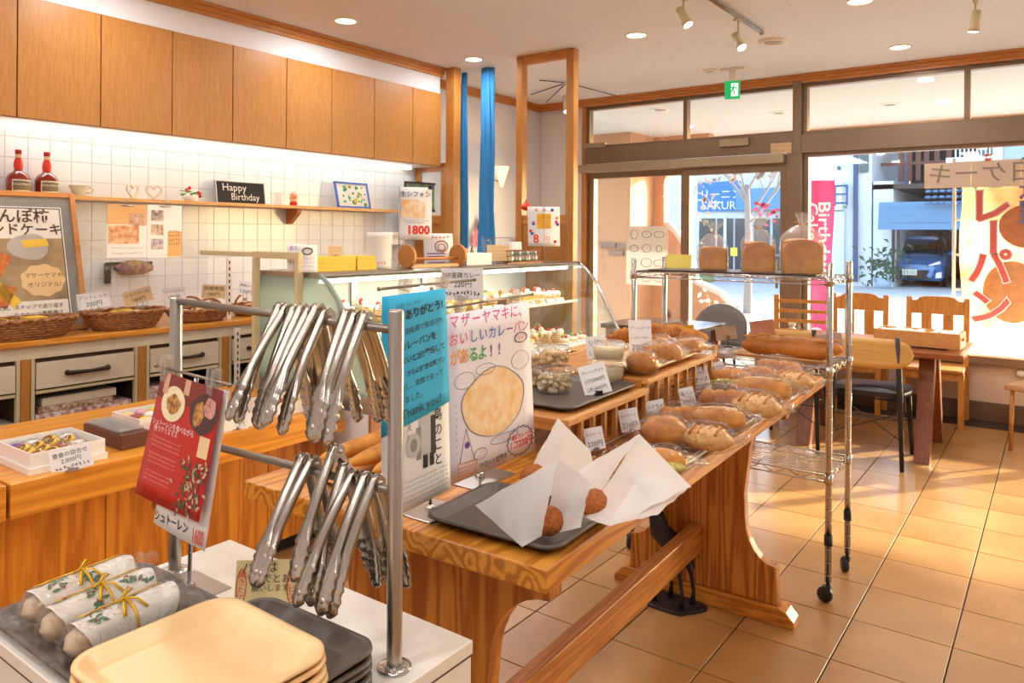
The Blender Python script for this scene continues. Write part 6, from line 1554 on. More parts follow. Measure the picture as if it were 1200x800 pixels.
e, F, W_, H_, ez = hang_sheet('thank_you_poster', 'bright blue handwritten thank you poster clipped behind the front rack post', 'poster', Vector((X1, .925, 1.292)), Vector((X1, 1.092, 1.298)), onx(527, 470, X1), Vector((X1, .925, 1.045)), M_bluep, .003)
for s_, u, v, sz, b_ in (('いらっしゃい', .38, .92, .011, 0), ('ありがとう!', .62, .85, .0195, .03), ('中、自転車で来店され', .54, .72, .0130, .0), ('カレーパンを', .52, .61, .0165, .02), ('うまいと2個連続して', .55, .50, .0142, .02), ('わり、さらに好きな新パン', .53, .39, .0120, .02), ('を渡し、笑顔で去って', .53, .29, .0130, 0), ('きました。', .42, .19, .014, 0), ('Thank you!', .55, .085, .024, .0)):
    text(e, s_, sz, M_ink, F(u, v) @ Matrix.Rotation(R(2), 4, 'Z'), bold=b_)
X2 = -1.0
e, F, W_, H_, ez = hang_sheet('curry_bread_poster', 'white hand drawn curry bread poster with a big yellow oval bread', 'poster', Vector((X2, 1.148, 1.240)), Vector((X2, 1.438, 1.248)), Vector((X2, 1.468, .895)), Vector((X2, 1.160, .892)), flat('lilac_white_paper', 'eeeaf2', .7), .004)
def multi(chars, cols, u0, du, v, sz, b_=.02, dv=0):
    for i, ch in enumerate(chars): text(e, ch, sz, cols[i % len(cols)] if len(cols) < len(chars) or len(cols) == 1 else cols[i], F(u0+du*i, v+dv*i), bold=b_)
multi('マザーヤマキに、', [M_pink], .07, .118, .945, .031, .01)
multi('おいしいカレーパン', [M_pink, M_pink, M_blueink, M_blueink, M_blueink, M_blueink, M_purple, M_pink, M_pink], .06, .108, .84, .030, .01)
multi('があるよ!!', [M_orangeink, M_orangeink, M_greenink, M_greenink, M_purple, M_purple], .07, .10, .73, .034, .02)
circ = [2*pi*k/30 for k in range(30)]
blob(e, F, .50, .415, .36, .205, W_, H_, flat('crayon_bread', 'f4c884', .8, c2='fbe8c8', nscale=38), 'drawn_bread', n=30, wob=.03)
outline(e, F, [(.50+.37*cos(t)*(1+.03*sin(5*t)), .415+.21*sin(t)*(1+.03*cos(4*t))) for t in circ], .0009, M_g2)
for (u, v, a, b_) in ((.17, .59, .11, .05), (.40, .63, .11, .035), (.84, .63, .12, .06), (.60, .165, .17, .028), (.32, .12, .07, .035)):
    outline(e, F, [(u+a*cos(t), v+b_*sin(t)) for t in circ[::2]], .0006, M_g2); lines(e, F, u-a*.6, u+a*.6, v+.01, 2, .022, 5, M_g2, H_*.5, W_, int(u*99))
outline(e, F, [(.86+.085*cos(t), .775+.032*sin(t)) for t in circ[::2]], .001, M_ink); text(e, 'おいしい', .011, M_red, F(.86, .783)); text(e, 'ので', .010, M_red, F(.86, .764))
outline(e, F, [(.80+(.16+.018*(k % 2))*cos(2*pi*k/34), .105+(.085+.012*(k % 2))*sin(2*pi*k/34)) for k in range(34)], .0009, M_ink)
text(e, '伊達鶏カレーパン', .0125, M_red, F(.81, .135), bold=.02); text(e, '1コ220円', .0225, M_red, F(.81, .085), bold=.02)
outline(e, F, [(.10, .10), (.17, .30), (.26, .09)], .0009, M_g2); outline(e, F, [(.08, .10), (.28, .10), (.26, .02), (.09, .01)], .0009, M_orangeink)
for k in range(3): outline(e, F, [(.08+.0*k, .03+.022*k), (.27, .03+.022*k)], .0008, M_orangeink, closed=False)
blob(e, F, .18, .20, .025, .02, W_, H_, M_purple, off=.0014); lines(e, F, .06, .09, .45, 8, .04, 1, M_g2, H_*.5, W_, 8)
text(e, 'サロハト世界中', .014, M_ink, F(.46, .045), bold=.01)
c_ = card('white price card reading 220 yen curry bread clipped above the two posters', Vector((-1.03, 1.235, 1.262)), .095, .068, ['伊達鶏カレー', '220円', '~10'], rz=60, lean=-3, clip='clear', m=True, lift=.0, name='price_card')
build('stand_foot', MB().tube([(0, .004, -.012), (0, .004, .05)], .002, 6), M_chrome, c_)

# curry bread tray with waxed paper
tray('serving_tray', 'dark grey tray of curry bread wrapped in waxed paper at the table corner', tw(-.150, .150, ZT_+.0005), TR_ + R(1), .275, .225, M_graytray, h=.018, r=.03)
M_curry = flat('curry_bread_crust', 'b8682e', .85, c2='94501c', nscale=160, bump=.6)
for (px, py, Y, w, lab) in ((628, 560, 1.235, .029, 'fried curry bread in the rear left paper'), (643, 610, 1.09, .024, 'fried curry bread in the front paper'), (697, 590, 1.15, .024, 'fried curry bread in the middle right paper')):
    p = ony(px, py, Y); o = tag(build('curry_bread', MB().ell((0, 0, 0), w*1.05, w*1.35, w*1.0, 30, 18, .10, 9, seed=px), M_curry), lab, 'bread', 'curry breads on the corner tray'); put(o, (p.x, p.y, max(p.z, ZT_+.006+w)), R(20))
def patch(cs, bulge, seed, n=14):
    A, B, C, D = cs; N = (B-A).cross(D-A).normalized()
    def f(u, v):
        p = A.lerp(B, u).lerp(D.lerp(C, u), v); k = sin(pi*u)*sin(pi*v)
        q = p + N*(bulge*k + .004*noise.noise(p*28+Vector((seed, 0, 0))) + .002*noise.noise(p*70))
        if q.z < ZT_+.008: q.z = ZT_+.008
        return q
    return lambda mb: mb.grid(f, n, n)
def paper(label, patches, seed):
    mb = MB()
    for i, (cs, bu) in enumerate(patches):
        P = [ony(px, py, y) for px, py, y in cs]; patch(P, bu, seed+i)(mb)
    o = build('waxed_paper', mb, M_waxpaper); return tag(o, label, 'paper', 'waxed paper wrappers on the corner tray')
paper('tall pointed waxed paper wrapper standing at the rear left of the tray', [(((611, 572, 1.20), (706, 596, 1.22), (692, 528, 1.27), (654, 490, 1.29)), -.012), (((611, 572, 1.20), (622, 548, 1.27), (640, 520, 1.285), (654, 490, 1.29)), .0)], 1)
paper('waxed paper wrapper at the front left, its tip on the tray rim', [(((557, 592, 1.085), (612, 641, 1.015), (634, 627, 1.045), (654, 537, 1.10)), .014), (((636, 628, 1.10), (680, 618, 1.09), (693, 566, 1.15), (654, 537, 1.10)), -.010)], 5)
paper('wide waxed paper wrapper at the right, its tip over the table edge', [(((684, 606, 1.13), (662, 560, 1.20), (705, 535, 1.24), (749, 508, 1.25)), .010), (((686, 607, 1.12), (716, 617, 1.08), (810, 570, 1.20), (749, 508, 1.26)), -.016)], 9)
paper('small waxed paper flap lying at the right end of the tray', [(((712, 616, 1.06), (770, 604, 1.12), (808, 568, 1.235), (752, 552, 1.235)), -.006)], 14)

# slatted risers
def riser(label, x0, x1, y0, y1, z1):
    e = T('slatted_riser', label, 'riser', (TO.x, TO.y, ZT_), TR_)
    h = z1-ZT_
    for (a, b) in ((x0, x0+.02), (x1-.02, x1)): build('top_rail', MB().box(a, y0, h-.014, b, y1, h), M_slaty, e, bev=.001)
    n = 6
    for k in range(n): build('top_slat', MB().box(x0+.0202, y0+(y1-y0)*k/n+.001, h-.014, x1-.0202, y0+(y1-y0)*(k+1)/n-.002, h-.002), M_postX, e, bev=.001)
    n = 8
    for k in range(n):
        y = y0+.012+(y1-y0-.024)*k/(n-1)
        for x in (x0+.004, x1-.016): build('side_slat', MB().box(x, y-.006, 0, x+.011, y+.006, h-.0145), M_slat, e)
    for x in (x0+.016, x1-.028): build('lower_rail', MB().box(x, y0, .0, x+.01, y1, .012), M_slaty, e)
    build('end_rail', MB().box(x0+.02, y0, h-.03, x1-.02, y0+.012, h-.0145), M_postX, e)
    return e
riser('low slatted wooden riser carrying the grey tray of plastic cups', -.66, -.238, .488, .94, .975)
riser('slatted wooden riser carrying the beige tray of bagged bread', -.66, -.245, .945, 1.50, .998)
tray('serving_tray', 'dark grey tray of plastic cups on the first riser', tw(-.40, .735, .9755), TR_, .26, .38, M_graytray, h=.014, r=.03)
tray('serving_tray', 'beige tray of bagged bread on the second riser', tw(-.37, 1.21, .9985), TR_, .195, .43, M_beigetray, h=.018, r=.02)
M_rusk = flat('rusk_pieces', 'ecce98', .8, c2='d0a060', nscale=70, bump=.8); M_pud = flat('cream_pudding', 'f4e0b4', .6, var=.04, nscale=30); M_gran = flat('roast_crumbs', 'dcb474', .8, c2='f4e6c4', nscale=90)
def cup(name, label, p, r, h, fill, lid, grp, lumpy=False):
    e = T(name, label, 'cup', p[:], 0, grp)
    build('cup', MB().lathe([(0, 0), (r*.80, 0), (r*.82, .003), (r*.98, h*.94), (r*1.08, h*.94), (r*1.10, h), (r*1.06, h)], 30), M_cup, e)
    if lumpy:
        m = MB(); rd = random.Random(int(p.x*1e4)); 
        for k in range(110):
            z = rd.uniform(.006, h*.82); rr = (r*.78+r*.16*z/h)*math.sqrt(rd.random())*.93; a = rd.uniform(0, 2*pi)
            m.ell((rr*cos(a), rr*sin(a), z), .009, .008, .007, 7, 5, .5, seed=k)
        build('filling', m, fill, e)['kind'] = 'stuff'
    else: build('filling', MB().lathe([(0, .004), (r*.78, .004), (r*.90, h*.8), (r*.6, h*.86), (0, h*.88)], 26), fill, e)
    build('lid', MB().lathe([(r*1.11, h-.002), (r*1.12, h+.004), (r*1.04, h+.006), (r*.9, h+.012), (0, h+.012)], 30), M_cup, e)
    return e
zc = .9755+.004
c1 = onz(652, 466, zc); c1 = onz(653, 462, zc); P1 = Vector((c1.x-.03, c1.y+.03, zc))
cup('plastic_cup', 'clear lidded cup of chopped crumbs, lower one of the left stack', P1, .053, .056, M_gran, 1, 'cups on the grey riser tray', True)
cup('plastic_cup', 'clear lidded cup of rusk pieces, upper one of the left stack', P1+Vector((-.004, .006, .0695)), .043, .042, M_rusk, 1, 'cups on the grey riser tray', True)
P2 = P1+Vector((-.085, .055, 0))
cup('plastic_cup', 'clear lidded cup of rusks behind the left stack', P2, .042, .10, M_rusk, 1, 'cups on the grey riser tray', True)
c2 = onz(722, 450, zc); P3 = Vector((c2.x-.035, c2.y+.02, zc))
cup('plastic_cup', 'clear lidded pudding cup, lower one of the right stack', P3, .050, .052, M_pud, 1, 'cups on the grey riser tray')
cup('plastic_cup', 'clear lidded pudding cup, upper one of the right stack', P3+Vector((.0, .0, .0652)), .049, .040, M_pud, 1, 'cups on the grey riser tray')
card('white price card with two prices leaning before the pudding cups', onz(702, 462, zc), 33, 36, ['プレーンラスク', '(小)300円', '(大)400円'], rz=44, tilt=-13, lean=-18, clip='black', group='handwritten price cards')
# ================================================================== BAGGED BREADS AND BASKETS
M_bun = flat('bun_crust', 'd28a24', .6, c2='9a5410', nscale=16, bump=.35); M_bun2 = flat('pale_crust', 'da9636', .7, c2='a8601a', nscale=18, bump=.4); M_sand = flat('sandwich_crust', 'de962c', .65, c2='b86c18', nscale=16, bump=.3); M_fill = flat('green_filling', '8f9a3a', .6, c2='e8c860', nscale=60)
M_seed = flat('seeded_roll', 'cc8a3c', .6, c2='e0b878', nscale=70, bump=.6)
def bagmesh(rx, ry, rz_, seed):
    def f(u, v):
        a = 2*pi*u; b = -pi/2+pi*v; d = Vector((cos(a)*cos(b), sin(a)*cos(b), sin(b)))
        k = 1+.13*noise.noise(d*2.6+Vector((seed, 0, 0)))+.05*noise.noise(d*8+Vector((0, seed, 0)))
        ex = 1+.22*max(0, abs(d.x)-.75)/.25
        z = d.z*rz_*k*(1-.55*max(0, abs(d.x)-.6)/.4)
        return (d.x*rx*k*ex, d.y*ry*k, max(z, -rz_*.72)+rz_*.72+.001)
    return MB().grid(f, 36, 20, cu=True)
BP = {}
def bread_proto(kind, seed):
    e = T('bagged_bread', '', 'bread')
    if kind == 'round': sz = (.054, .050, .036); build('bread', MB().ell((0, 0, .032), .054, .050, .036, 26, 16, .13, 9, seed=seed, flatb=.02), M_bun, e)
    elif kind == 'seed':
        sz = (.060, .040, .034); build('bread', MB().ell((0, 0, .028), .060, .040, .030, 24, 14, .10, seed=seed, flatb=.02), M_seed, e)
        m = MB(); 
        for k in range(4): m.tube([(-.035+.02*k, -.03, .045), (-.03+.02*k, 0, .060), (-.022+.02*k, .03, .044)], .004, 5)
        build('score', m, M_bun2, e)
    elif kind == 'long':
        sz = (.076, .042, .034); build('bread', MB().ell((0, 0, .030), .076, .038, .032, 28, 14, .10, seed=seed, flatb=.02), M_bun2, e); build('split', MB().ell((0, -.006, .058), .052, .008, .006, 16, 6, .3, seed=2), M_seed, e)
    elif kind == 'sandwich':
        sz = (.078, .042, .034); build('bread', MB().ell((0, .006, .030), .078, .034, .032, 28, 14, .05, seed=seed, flatb=.02), M_sand, e); build('filling', MB().ell((0, -.02, .024), .070, .022, .014, 20, 10, .3, seed=seed), M_fill, e)
    else:
        sz = (.066, .040, .034); m = MB()
        for k in range(4): m.ell((-.042+.028*k, .004*(-1)**k, .028), .026, .032, .028, 16, 10, .08, seed=k+seed)
        build('bread', m, M_bun, e)
    build('bag', bagmesh(sz[0]*1.28, sz[1]*1.22, sz[2]*1.22, seed), M_film, e)
    fin = MB(); 
    for s in (-1, 1): build('bag_end', MB().grid(lambda u, v: (s*(sz[0]*1.18+.026*v), (u-.5)*sz[1]*(1.3+.9*v)+.003*sin(u*19), sz[2]*.9+.010*v+.006*sin(u*14+v*3+seed)), 12, 4), M_film, e)
    return e
def bread(kind, p, rz, label, s=1, grp=None, rx=0):
    if kind not in BP:
        BP[kind] = [bread_proto(kind, len(BP)*3+1), False]
    P, used = BP[kind]
    if not used: BP[kind][1] = True; P.location = p; P.rotation_euler = (R(rx), 0, R(rz)); P.scale = (s, s, s); P['label'] = label; o = P
    else: o = copy_tree(P, label, p, (R(rx), 0, R(rz)), (s, s, s))
    o['group'] = grp or 'bagged breads on the long table'
    return o
ZB = ZT_+.012
def rattan(label, x0, x1, y0, y1, rail=True, zr=.035):
    e = T('bread_basket_tray', label, 'tray', (TO.x, TO.y, ZT_), TR_)
    m = MB(); n = int((x1-x0)/.011)
    for k in range(n+1): x = x0+.004+(x1-x0-.008)*k/n; m.box(x-.0036, y0, .0055+.001*(k % 2), x+.0036, y1, .0078+.001*(k % 2))
    build('woven_strip', m, M_wick2, e)['kind'] = 'stuff'
    m = MB(); n = int((y1-y0)/.03)
    for k in range(n+1): y = y0+.004+(y1-y0-.008)*k/n; m.box(x0, y-.002, .003, x1, y+.002, .0098)
    build('cross_strip', m, M_wick2, e)['kind'] = 'stuff'
    build('frame', MB().tube([(x0, y0, .006), (x1, y0, .006), (x1, y1, .006), (x0, y1, .006)], .004, 6, closed=True), M_wire, e)
    m = MB().tube([(x0-.004, y0-.004, zr), (x1+.004, y0-.004, zr), (x1+.004, y1+.004, zr), (x0-.004, y1+.004, zr)], .0028, 6, closed=True)
    for (x, y) in ((x0, y0), (x1, y0), (x1, y1), (x0, y1), (x1, (y0+y1)/2), (x0, (y0+y1)/2)): m.tube([(x, y, .004), (x, y, zr)], .002, 5)
    build('wire_rail', m, M_wire, e)
rattan('woven tray with wire rim at the front, holding four bagged breads', -.215, -.015, .45, .875, zr=.020)
rattan('woven tray with wire rim in the middle of the table', -.235, -.015, .885, 1.325, zr=.022)
rattan('woven tray with wire rim at the far end of the table', -.33, -.02, 1.345, 1.86, zr=.034)
G1 = 'bagged breads in the front woven tray'; G2 = 'bagged breads in the middle woven tray'; G3 = 'bagged breads in the far woven tray'
def bpx(px, py, z=ZB): return onz(px, py, z)
bread('sandwich', bpx(766, 556), 34, 'bagged sandwich roll with green filling nearest the waxed paper', 0.93, G1)
bread('round', bpx(778, 522), 20, 'bagged round brown bun behind the sandwich roll', 1.07, G1)
bread('seed', bpx(828, 528), 10, 'bagged round seeded bread at the right of the front tray', 1.02, G1)
bread('twist', bpx(800, 500), 40, 'bagged small loaf touching the card stand side of the front tray', 0.99, G1)
bread('long', bpx(842, 503), 25, 'long bagged roll lying across the gap between front and middle trays', 0.99, G2)
bread('twist', bpx(850, 482), 20, 'bagged twist bread at the left of the middle tray', 1.16, G2)
bread('seed', bpx(886, 490), 5, 'bagged seeded bread at the right of the middle tray', 1.16, G2)
bread('sandwich', bpx(856, 456), 25, 'bagged glossy oval roll at the left of the far tray', 1.10, G3)
bread('long', bpx(893, 470), 15, 'long bagged roll at the front edge of the far tray', 1.22, G3)
bread('round', bpx(890, 455), 10, 'bagged brown bun in the middle of the far tray', 1.10, G3)
bread('seed', bpx(928, 459), 0, 'bagged twisted roll at the right of the far tray', 1.16, G3)
bread('twist', bpx(912, 444), 10, 'bagged dark braided bread at the back of the far tray', 1.22, G3)
# beige riser tray: bagged breads
ZR = .9985+.006; G4 = 'bagged breads on the beige riser tray'
bread('round', onz(752, 436, ZR), 40, 'bagged golden bun at the near end of the beige tray', .85, G4)
bread('twist', onz(775, 425, ZR), 60, 'bagged sugared rusk loaf in the middle of the beige tray', 1.0, G4)
bread('seed', onz(772, 414, ZR), 80, 'bagged pale bread at the back left of the beige tray', .95, G4)
bread('long', onz(805, 416, ZR), 60, 'long golden bagged loaf at the far end of the beige tray', .9, G4)
# unbagged croissants and wooden trays further left
wt_ = tray('serving_tray', 'light wooden tray behind the beige bread tray', tw(-.60, 1.56, ZT_+.10), TR_, .30, .42, M_tray_wood, h=.02, r=.01)
bx = T('wooden_block', 'low wooden riser box under the light wooden tray', 'riser', (TO.x, TO.y, ZT_), TR_); build('box', MB().box(-.74, 1.38, 0, -.44, 1.74, .099), M_slaty, bx, bev=.002)
def croissant(p, rz, s, label):
    m = MB(); N = 9
    for k in range(N):
        t = (k/(N-1)-.5)*2; m.ell((.055*t, -.022*t*t+.01, .022*(1-.3*t*t)), .014, .03*(1-.55*t*t), .026*(1-.5*t*t), 12, 8, .05, seed=k)
    m.v = [(a*s, b*s, c*s) for a, b, c in m.v]
    o = tag(build('croissant', m, M_bun), label, 'bread', 'croissants on the wooden tray'); put(o, p, R(rz))
zz = ZT_+.1065
for i, (px, py) in enumerate(((738, 402), (765, 396), (790, 398), (812, 404))): croissant(onz(px, py, 1.0), 30+20*i, 1.25, 'golden croissant on the wooden tray, ' + ['leftmost', 'second from the left', 'third from the left', 'rightmost'][i])
o = T('wooden_tray', 'light wooden tray lined with white paper beside the baguettes', 'tray', tw(-.52, 1.96, .905)[:], R(20)); build('base', MB().box(-.12, -.16, 0, .12, .16, .008), M_tray_wood, o)
for q in ((-.12, -.16, -.11, .16), (.11, -.16, .12, .16), (-.11, -.16, .11, -.15), (-.11, .15, .11, .16)): build('side', MB().box(q[0], q[1], .0082, q[2], q[3], .03), M_tray_wood, o)
build('paper_liner', MB().box(-.10, -.14, .0085, .10, .14, .010), M_paper, o)
b2 = T('wooden_block', 'small wooden block under the paper lined tray', 'riser', tw(-.52, 1.93, ZT_)[:], TR_); build('box', MB().box(-.09, -.09, 0, .09, .09, .034), M_slaty, b2)
# board with a long bread at the left of the table, seen through the tongs
bl = tray('bread_board', 'wooden board with long rolls at the left edge of the long table behind the tongs', tw(-.60, .33, ZT_+.0005), TR_, .24, .5, M_slaty, h=.012, r=.01); bl['category'] = 'board'
for i, x in enumerate((-.67, -.595, -.525)):
    m = MB().ell((0, 0, .022), .03, .20, .022, 20, 16, .05, seed=i); o = tag(build('long_roll', m, M_bun2), 'long soft roll on the wooden board, ' + ['left', 'middle', 'right'][i] + ' one', 'bread', 'long rolls on the board'); put(o, tw(x, .33, ZT_+.008), TR_+R(2*i))
for k, (px, py, z) in enumerate(()): pass

# price cards on the table
def tcard(px, py, wpx, hpx, lines, lab, z=None, tilt=-10, rz=40, mat=None, lean=-10, clip='silver'):
    return card(lab, onz(px, py, z or ZT_+.02), wpx, hpx, lines, rz=rz, tilt=tilt, lean=lean, mat=mat, clip=clip, lift=.0)
tcard(699, 527, 23, 26, ['カスクート', '220円'], 'white price card before the first riser, just right of the waxed paper peak')
tcard(740, 505, 23, 26, ['カスクート', '220円'], 'white price card with 220 yen just behind the waxed papers')
tcard(771, 492, 22, 23, ['シナモン', '200円'], 'white price card with 200 yen behind the front woven tray')
tcard(808, 477, 18, 23, ['塩パン', '200円'], 'white price card at the left rim of the middle woven tray')
tcard(825, 458, 19, 28, ['くるみパン', 'チーズ', '220円'], 'tall white price card at the left rim between the middle and far trays')
tcard(844, 444, 18, 20, ['黒パン', '200円'], 'white price card tilted at the left corner of the far woven tray', tilt=-14)
tcard(751, 415, 27, 40, ['クリームチーズ', 'シュガーバター', '200円'], 'tall white price card between the pudding cups and the beige bread tray', z=1.02, tilt=0)
tcard(699, 420, 22, 26, ['~5', '~4'], 'pale price card on a clear clip above the pudding cups', z=1.03, tilt=-3)
tcard(722, 418, 20, 17, ['種ぱん'], 'small white price card just right of the pale clip card', z=1.04, tilt=3)
# ================================================================== WIRE RACK
rk = T('wire_rack', 'chrome wire shelving rack on castors with three shelves', 'rack', (0, 0, 0))
RX0, RX1, RY0, RY1 = -1.55, -.715, 3.06, 3.385
for (x, y, n_) in ((RX0, RY0, 0), (RX1, RY0, 1), (RX1, RY1, 2), (RX0, RY1, 3)):
    m = MB().lathe([(0, .075), (.0125, .075), (.0125, 1.298), (.010, 1.302), (0, 1.302)], 18, (x, y)); 
    for z in [.10+.05*k for k in range(24)]: m.lathe([(.0125, z), (.0131, z+.001), (.0125, z+.002)], 18, (x, y))
    build('post', m, M_chrome, rk)
    build('sleeve', MB().lathe([(.0155, .215), (.0155, .255)], 16, (x, y), cap=True), M_black, rk)
    c = MB(); c.lathe([(0, -.011), (.026, -.011), (.029, -.008), (.029, .008), (.026, .011), (0, .011)], 20); c.xf(Matrix.Translation((x-.008, y-.012, .0295)) @ Matrix.Rotation(R([20, 80, 30, 60][n_]), 4, 'Z') @ Matrix.Rotation(pi/2, 4, 'Y'))
    build('castor_wheel', c, M_black, rk); build('castor_fork', MB().tube([(x, y, .055), (x, y, .077)], .008, 8).box(x-.018, y-.022, .045, x+.012, y+.004, .060), M_black, rk)
def shelf(z, nm):
    m = MB(); h = .026
    for zz in (z, z-h): m.tube([(RX0, RY0, zz), (RX1, RY0, zz), (RX1, RY1, zz), (RX0, RY1, zz)], .0034, 6, closed=True)
    build('shelf_frame', m, M_chrome, rk); m = MB()
    for y in (RY0, RY1):
        n = 16; pts = [(RX0+(RX1-RX0)*k/n, y, z if k % 2 else z-h) for k in range(n+1)]; m.tube(pts, .0022, 5)
    for x in (RX0, RX1):
        n = 8; pts = [(x, RY0+(RY1-RY0)*k/n, z if k % 2 else z-h) for k in range(n+1)]; m.tube(pts, .0022, 5)
    build('truss_wire', m, M_chrome, rk); m = MB(); n = 13
    for k in range(1, n): y = RY0+(RY1-RY0)*k/n; m.tube([(RX0, y, z+.002), (RX1, y, z+.002)], .0018, 5)
    for x in (RX0+.28, RX1-.28): m.tube([(x, RY0, z-.003), (x, RY1, z-.003)], .0028, 5)
    build('shelf_wires', m, M_chrome, rk)['kind'] = 'stuff'
    for (x, y) in ((RX0, RY0), (RX1, RY0), (RX1, RY1), (RX0, RY1)): build('shelf_collar', MB().lathe([(.0145, z-h-.006), (.0165, z+.006)], 16, (x, y), cap=True), M_chrome, rk)
shelf(1.243, 'top'); shelf(.896, 'middle'); shelf(.482, 'lower')
dt = MB().box(-.36, -.14, 0, .36, .14, .006); o = build('baking_tray', dt, flat('dark_brown_tray', '3a2a26', .35), bev=.002); put(o, (-1.13, 3.215, 1.2475)); tag(o, 'flat dark brown tray on the top shelf under the loaves', 'tray')
M_loafc = flat('loaf_crust', 'e2a042', .6, c2='b87422', nscale=11, bump=.5); M_cutf = flat('loaf_side', 'e6c288', .8, var=.1, nscale=60); M_tie = flat('gold_tie', 'c8862c', .4)
def loaf(pxc, w, h, dome, label, rz, seed, yy=3.20):
    p = ony(pxc, 318, yy); zb = 1.254
    e = T('bagged_loaf', label, 'bread', (p.x, yy, zb), R(rz), 'bagged loaves on the rack')
    m = MB(); d = .115
    pr = [(-w/2, 0), (w/2, 0), (w/2+.003, h*.55)]
    for k in range(13):
        t = k/12*pi; pr.append((w/2*cos(t)*(1.04 if dome else .98), h*(.55 if dome else .62)+ (h*(.45 if dome else .38))*(sin(t)**(.62 if dome else .28))))
    pr.append((-w/2-.003, h*.55))
    build('loaf', MB().prism(pr, -d/2, d/2), M_loafc, e, bev=.008, seg=3)
    build('cut_face', MB().prism([(-d*.46, .006), (d*.46, .006), (d*.46, h*.80), (d*.30, h*.92), (-d*.30, h*.92), (-d*.46, h*.80)], w/2+.0035, w/2+.005, 'YZ'), M_cutf, e)
    if dome: build('split_top', MB().ell((-w*.1, 0, h*.93), w*.40, d*.47, h*.10, 18, 8), M_loafc, e)
    def f(u, v):
        a = 2*pi*u
        if v < .62: t = v/.62; rx, ry, z = w*.60, d*.62, h*1.02*t
        elif v < .82: t = (v-.62)/.20; rx, ry, z = w*.60*(1-.9*t)+.006*t, d*.62*(1-.9*t)+.006*t, h*1.02+.055*sin(t*pi/2)
        else: t = (v-.82)/.18; rx, ry, z = .008+.030*t, .008+.018*t, h*1.02+.055+.05*t
        sq = 1/max(abs(cos(a)), abs(sin(a)))**.6 if v < .7 else 1
        k = sq*(1+.05*noise.noise(Vector((cos(a)*3, sin(a)*3, z*30+seed))))
        return (rx*k*cos(a)+(.012*max(0, v-.8)/.2), ry*k*sin(a), max(.0008, z)+.006*sin(a*5)*max(0, v-.82)/.18)
    build('bag', MB().grid(f, 40, 30, cu=True), M_loafbag, e)
    build('tie', MB().tube([(.011*cos(t*pi/5), .011*sin(t*pi/5), h*1.02+.056) for t in range(10)], .003, 6, closed=True).tube([(0, -.01, h*1.02+.056), (-.03, -.015, h*1.02+.07)], .002, 5), M_tie, e)
loaf(835, .112, .105, False, 'square sliced loaf in a tied clear bag, leftmost on the rack', 24, 1)
loaf(888, .116, .125, True, 'domed loaf in a tied clear bag, middle one on the rack', 24, 2)
loaf(939, .142, .138, True, 'large split top loaf in a tied clear bag, rightmost on the rack', 22, 3)
card('yellow card leaning on the left of the top rack shelf', ony(795, 314, 3.2), 28, 18, None, rz=20, lean=-30, mat=flat('yellow_card', 'e0cc5c', .6), clip=None)
# baguettes on a pale tray on the middle shelf
o = tray('serving_tray', 'pale wooden tray of baguettes on the middle rack shelf', (-.925, 3.215, .9005), 0, .36, .24, M_tray_wood, h=.016, r=.02)
def baguette(p, L, r_, rz, label, seed, slash=5):
    e = T('baguette', label, 'bread', p, R(rz), 'baguettes on the rack')
    def f(u, v):
        a = 2*pi*u; t = (v-.5)*2; s = max(0, 1-abs(t)**3.2)**.5; k = s*(1+.05*sin(t*11+seed)*max(0, sin(a)))
        return (t*L/2, r_*k*cos(a), max(0, r_*.85+r_*.9*k*sin(a)))
    build('crust', MB().grid(f, 24, 40, cu=True), M_bag_, e)
    m = MB()
    for k in range(slash): x = -L*.38+L*.76*k/(slash-1); m.ell((x, 0, r_*1.68), L*.075, r_*.22, r_*.16, 12, 8, fn=None)
    m.v = [(a+(b*1.6), b, c) for a, b, c in m.v]; build('slash', m, M_bag2, e)
M_bag_ = flat('baguette_crust', 'd08434', .5, c2='a8601c', nscale=10, bump=.35); M_bag2 = flat('baguette_slash', 'd89a4c', .7, c2='c07a34', nscale=50, bump=.4)
baguette((-.905, 3.15, .907), .37, .046, 0, 'long brown baguette in front on the rack tray', 1)
baguette((-.885, 3.255, .907), .36, .044, -3, 'second baguette behind, with torn slashes at its right end', 2)
def backcard(px, py, wpx, hpx, lab, mat, Y=3.33, top=None):
    p = ony(px, py, Y); p.z = .9005
    e = T('card_holder', lab, 'price card', p[:], R(30), 'backs of price cards on the rack')
    q = ony(px, py, Y); z = max(.03, q.z-.9005); w = pxm(wpx, q); h = pxm(hpx, q)
    build('card', MB().box(-w/2, -.001, z, w/2, .001, z+h).xf(Matrix.Rotation(R(-8), 4, 'Y')), mat, e); build('stand', MB().tube([(0, -.003, 0), (0, -.003, z), (-.008, -.004, z+.012), (0, -.004, z+.02), (.008, -.004, z+.012), (0, -.004, z)], .0016, 5).box(-.018, -.012, 0, .018, .012, .006), M_black, e)
M_beigec = flat('card_back', 'cdb496', .7); M_pinkc = flat('pink_card_back', 'd99c80', .7)
backcard(791, 395, 24, 16, 'beige card back on a wire stand at the left of the middle rack shelf', M_beigec)
backcard(808, 396, 15, 14, 'yellow card back beside the beige one on the middle rack shelf', flat('amber_card', 'efb81c', .6))
backcard(853, 398, 24, 16, 'beige tilted card back on a wire stand above the wooden tray', M_beigec)
backcard(897, 400, 28, 25, 'tall pink brown loaf shaped card back above the left end of the baguette', M_pinkc)
backcard(974, 407, 30, 16, 'grey beige card back behind the right rack post', flat('grey_card_back', 'c4ada0', .7))

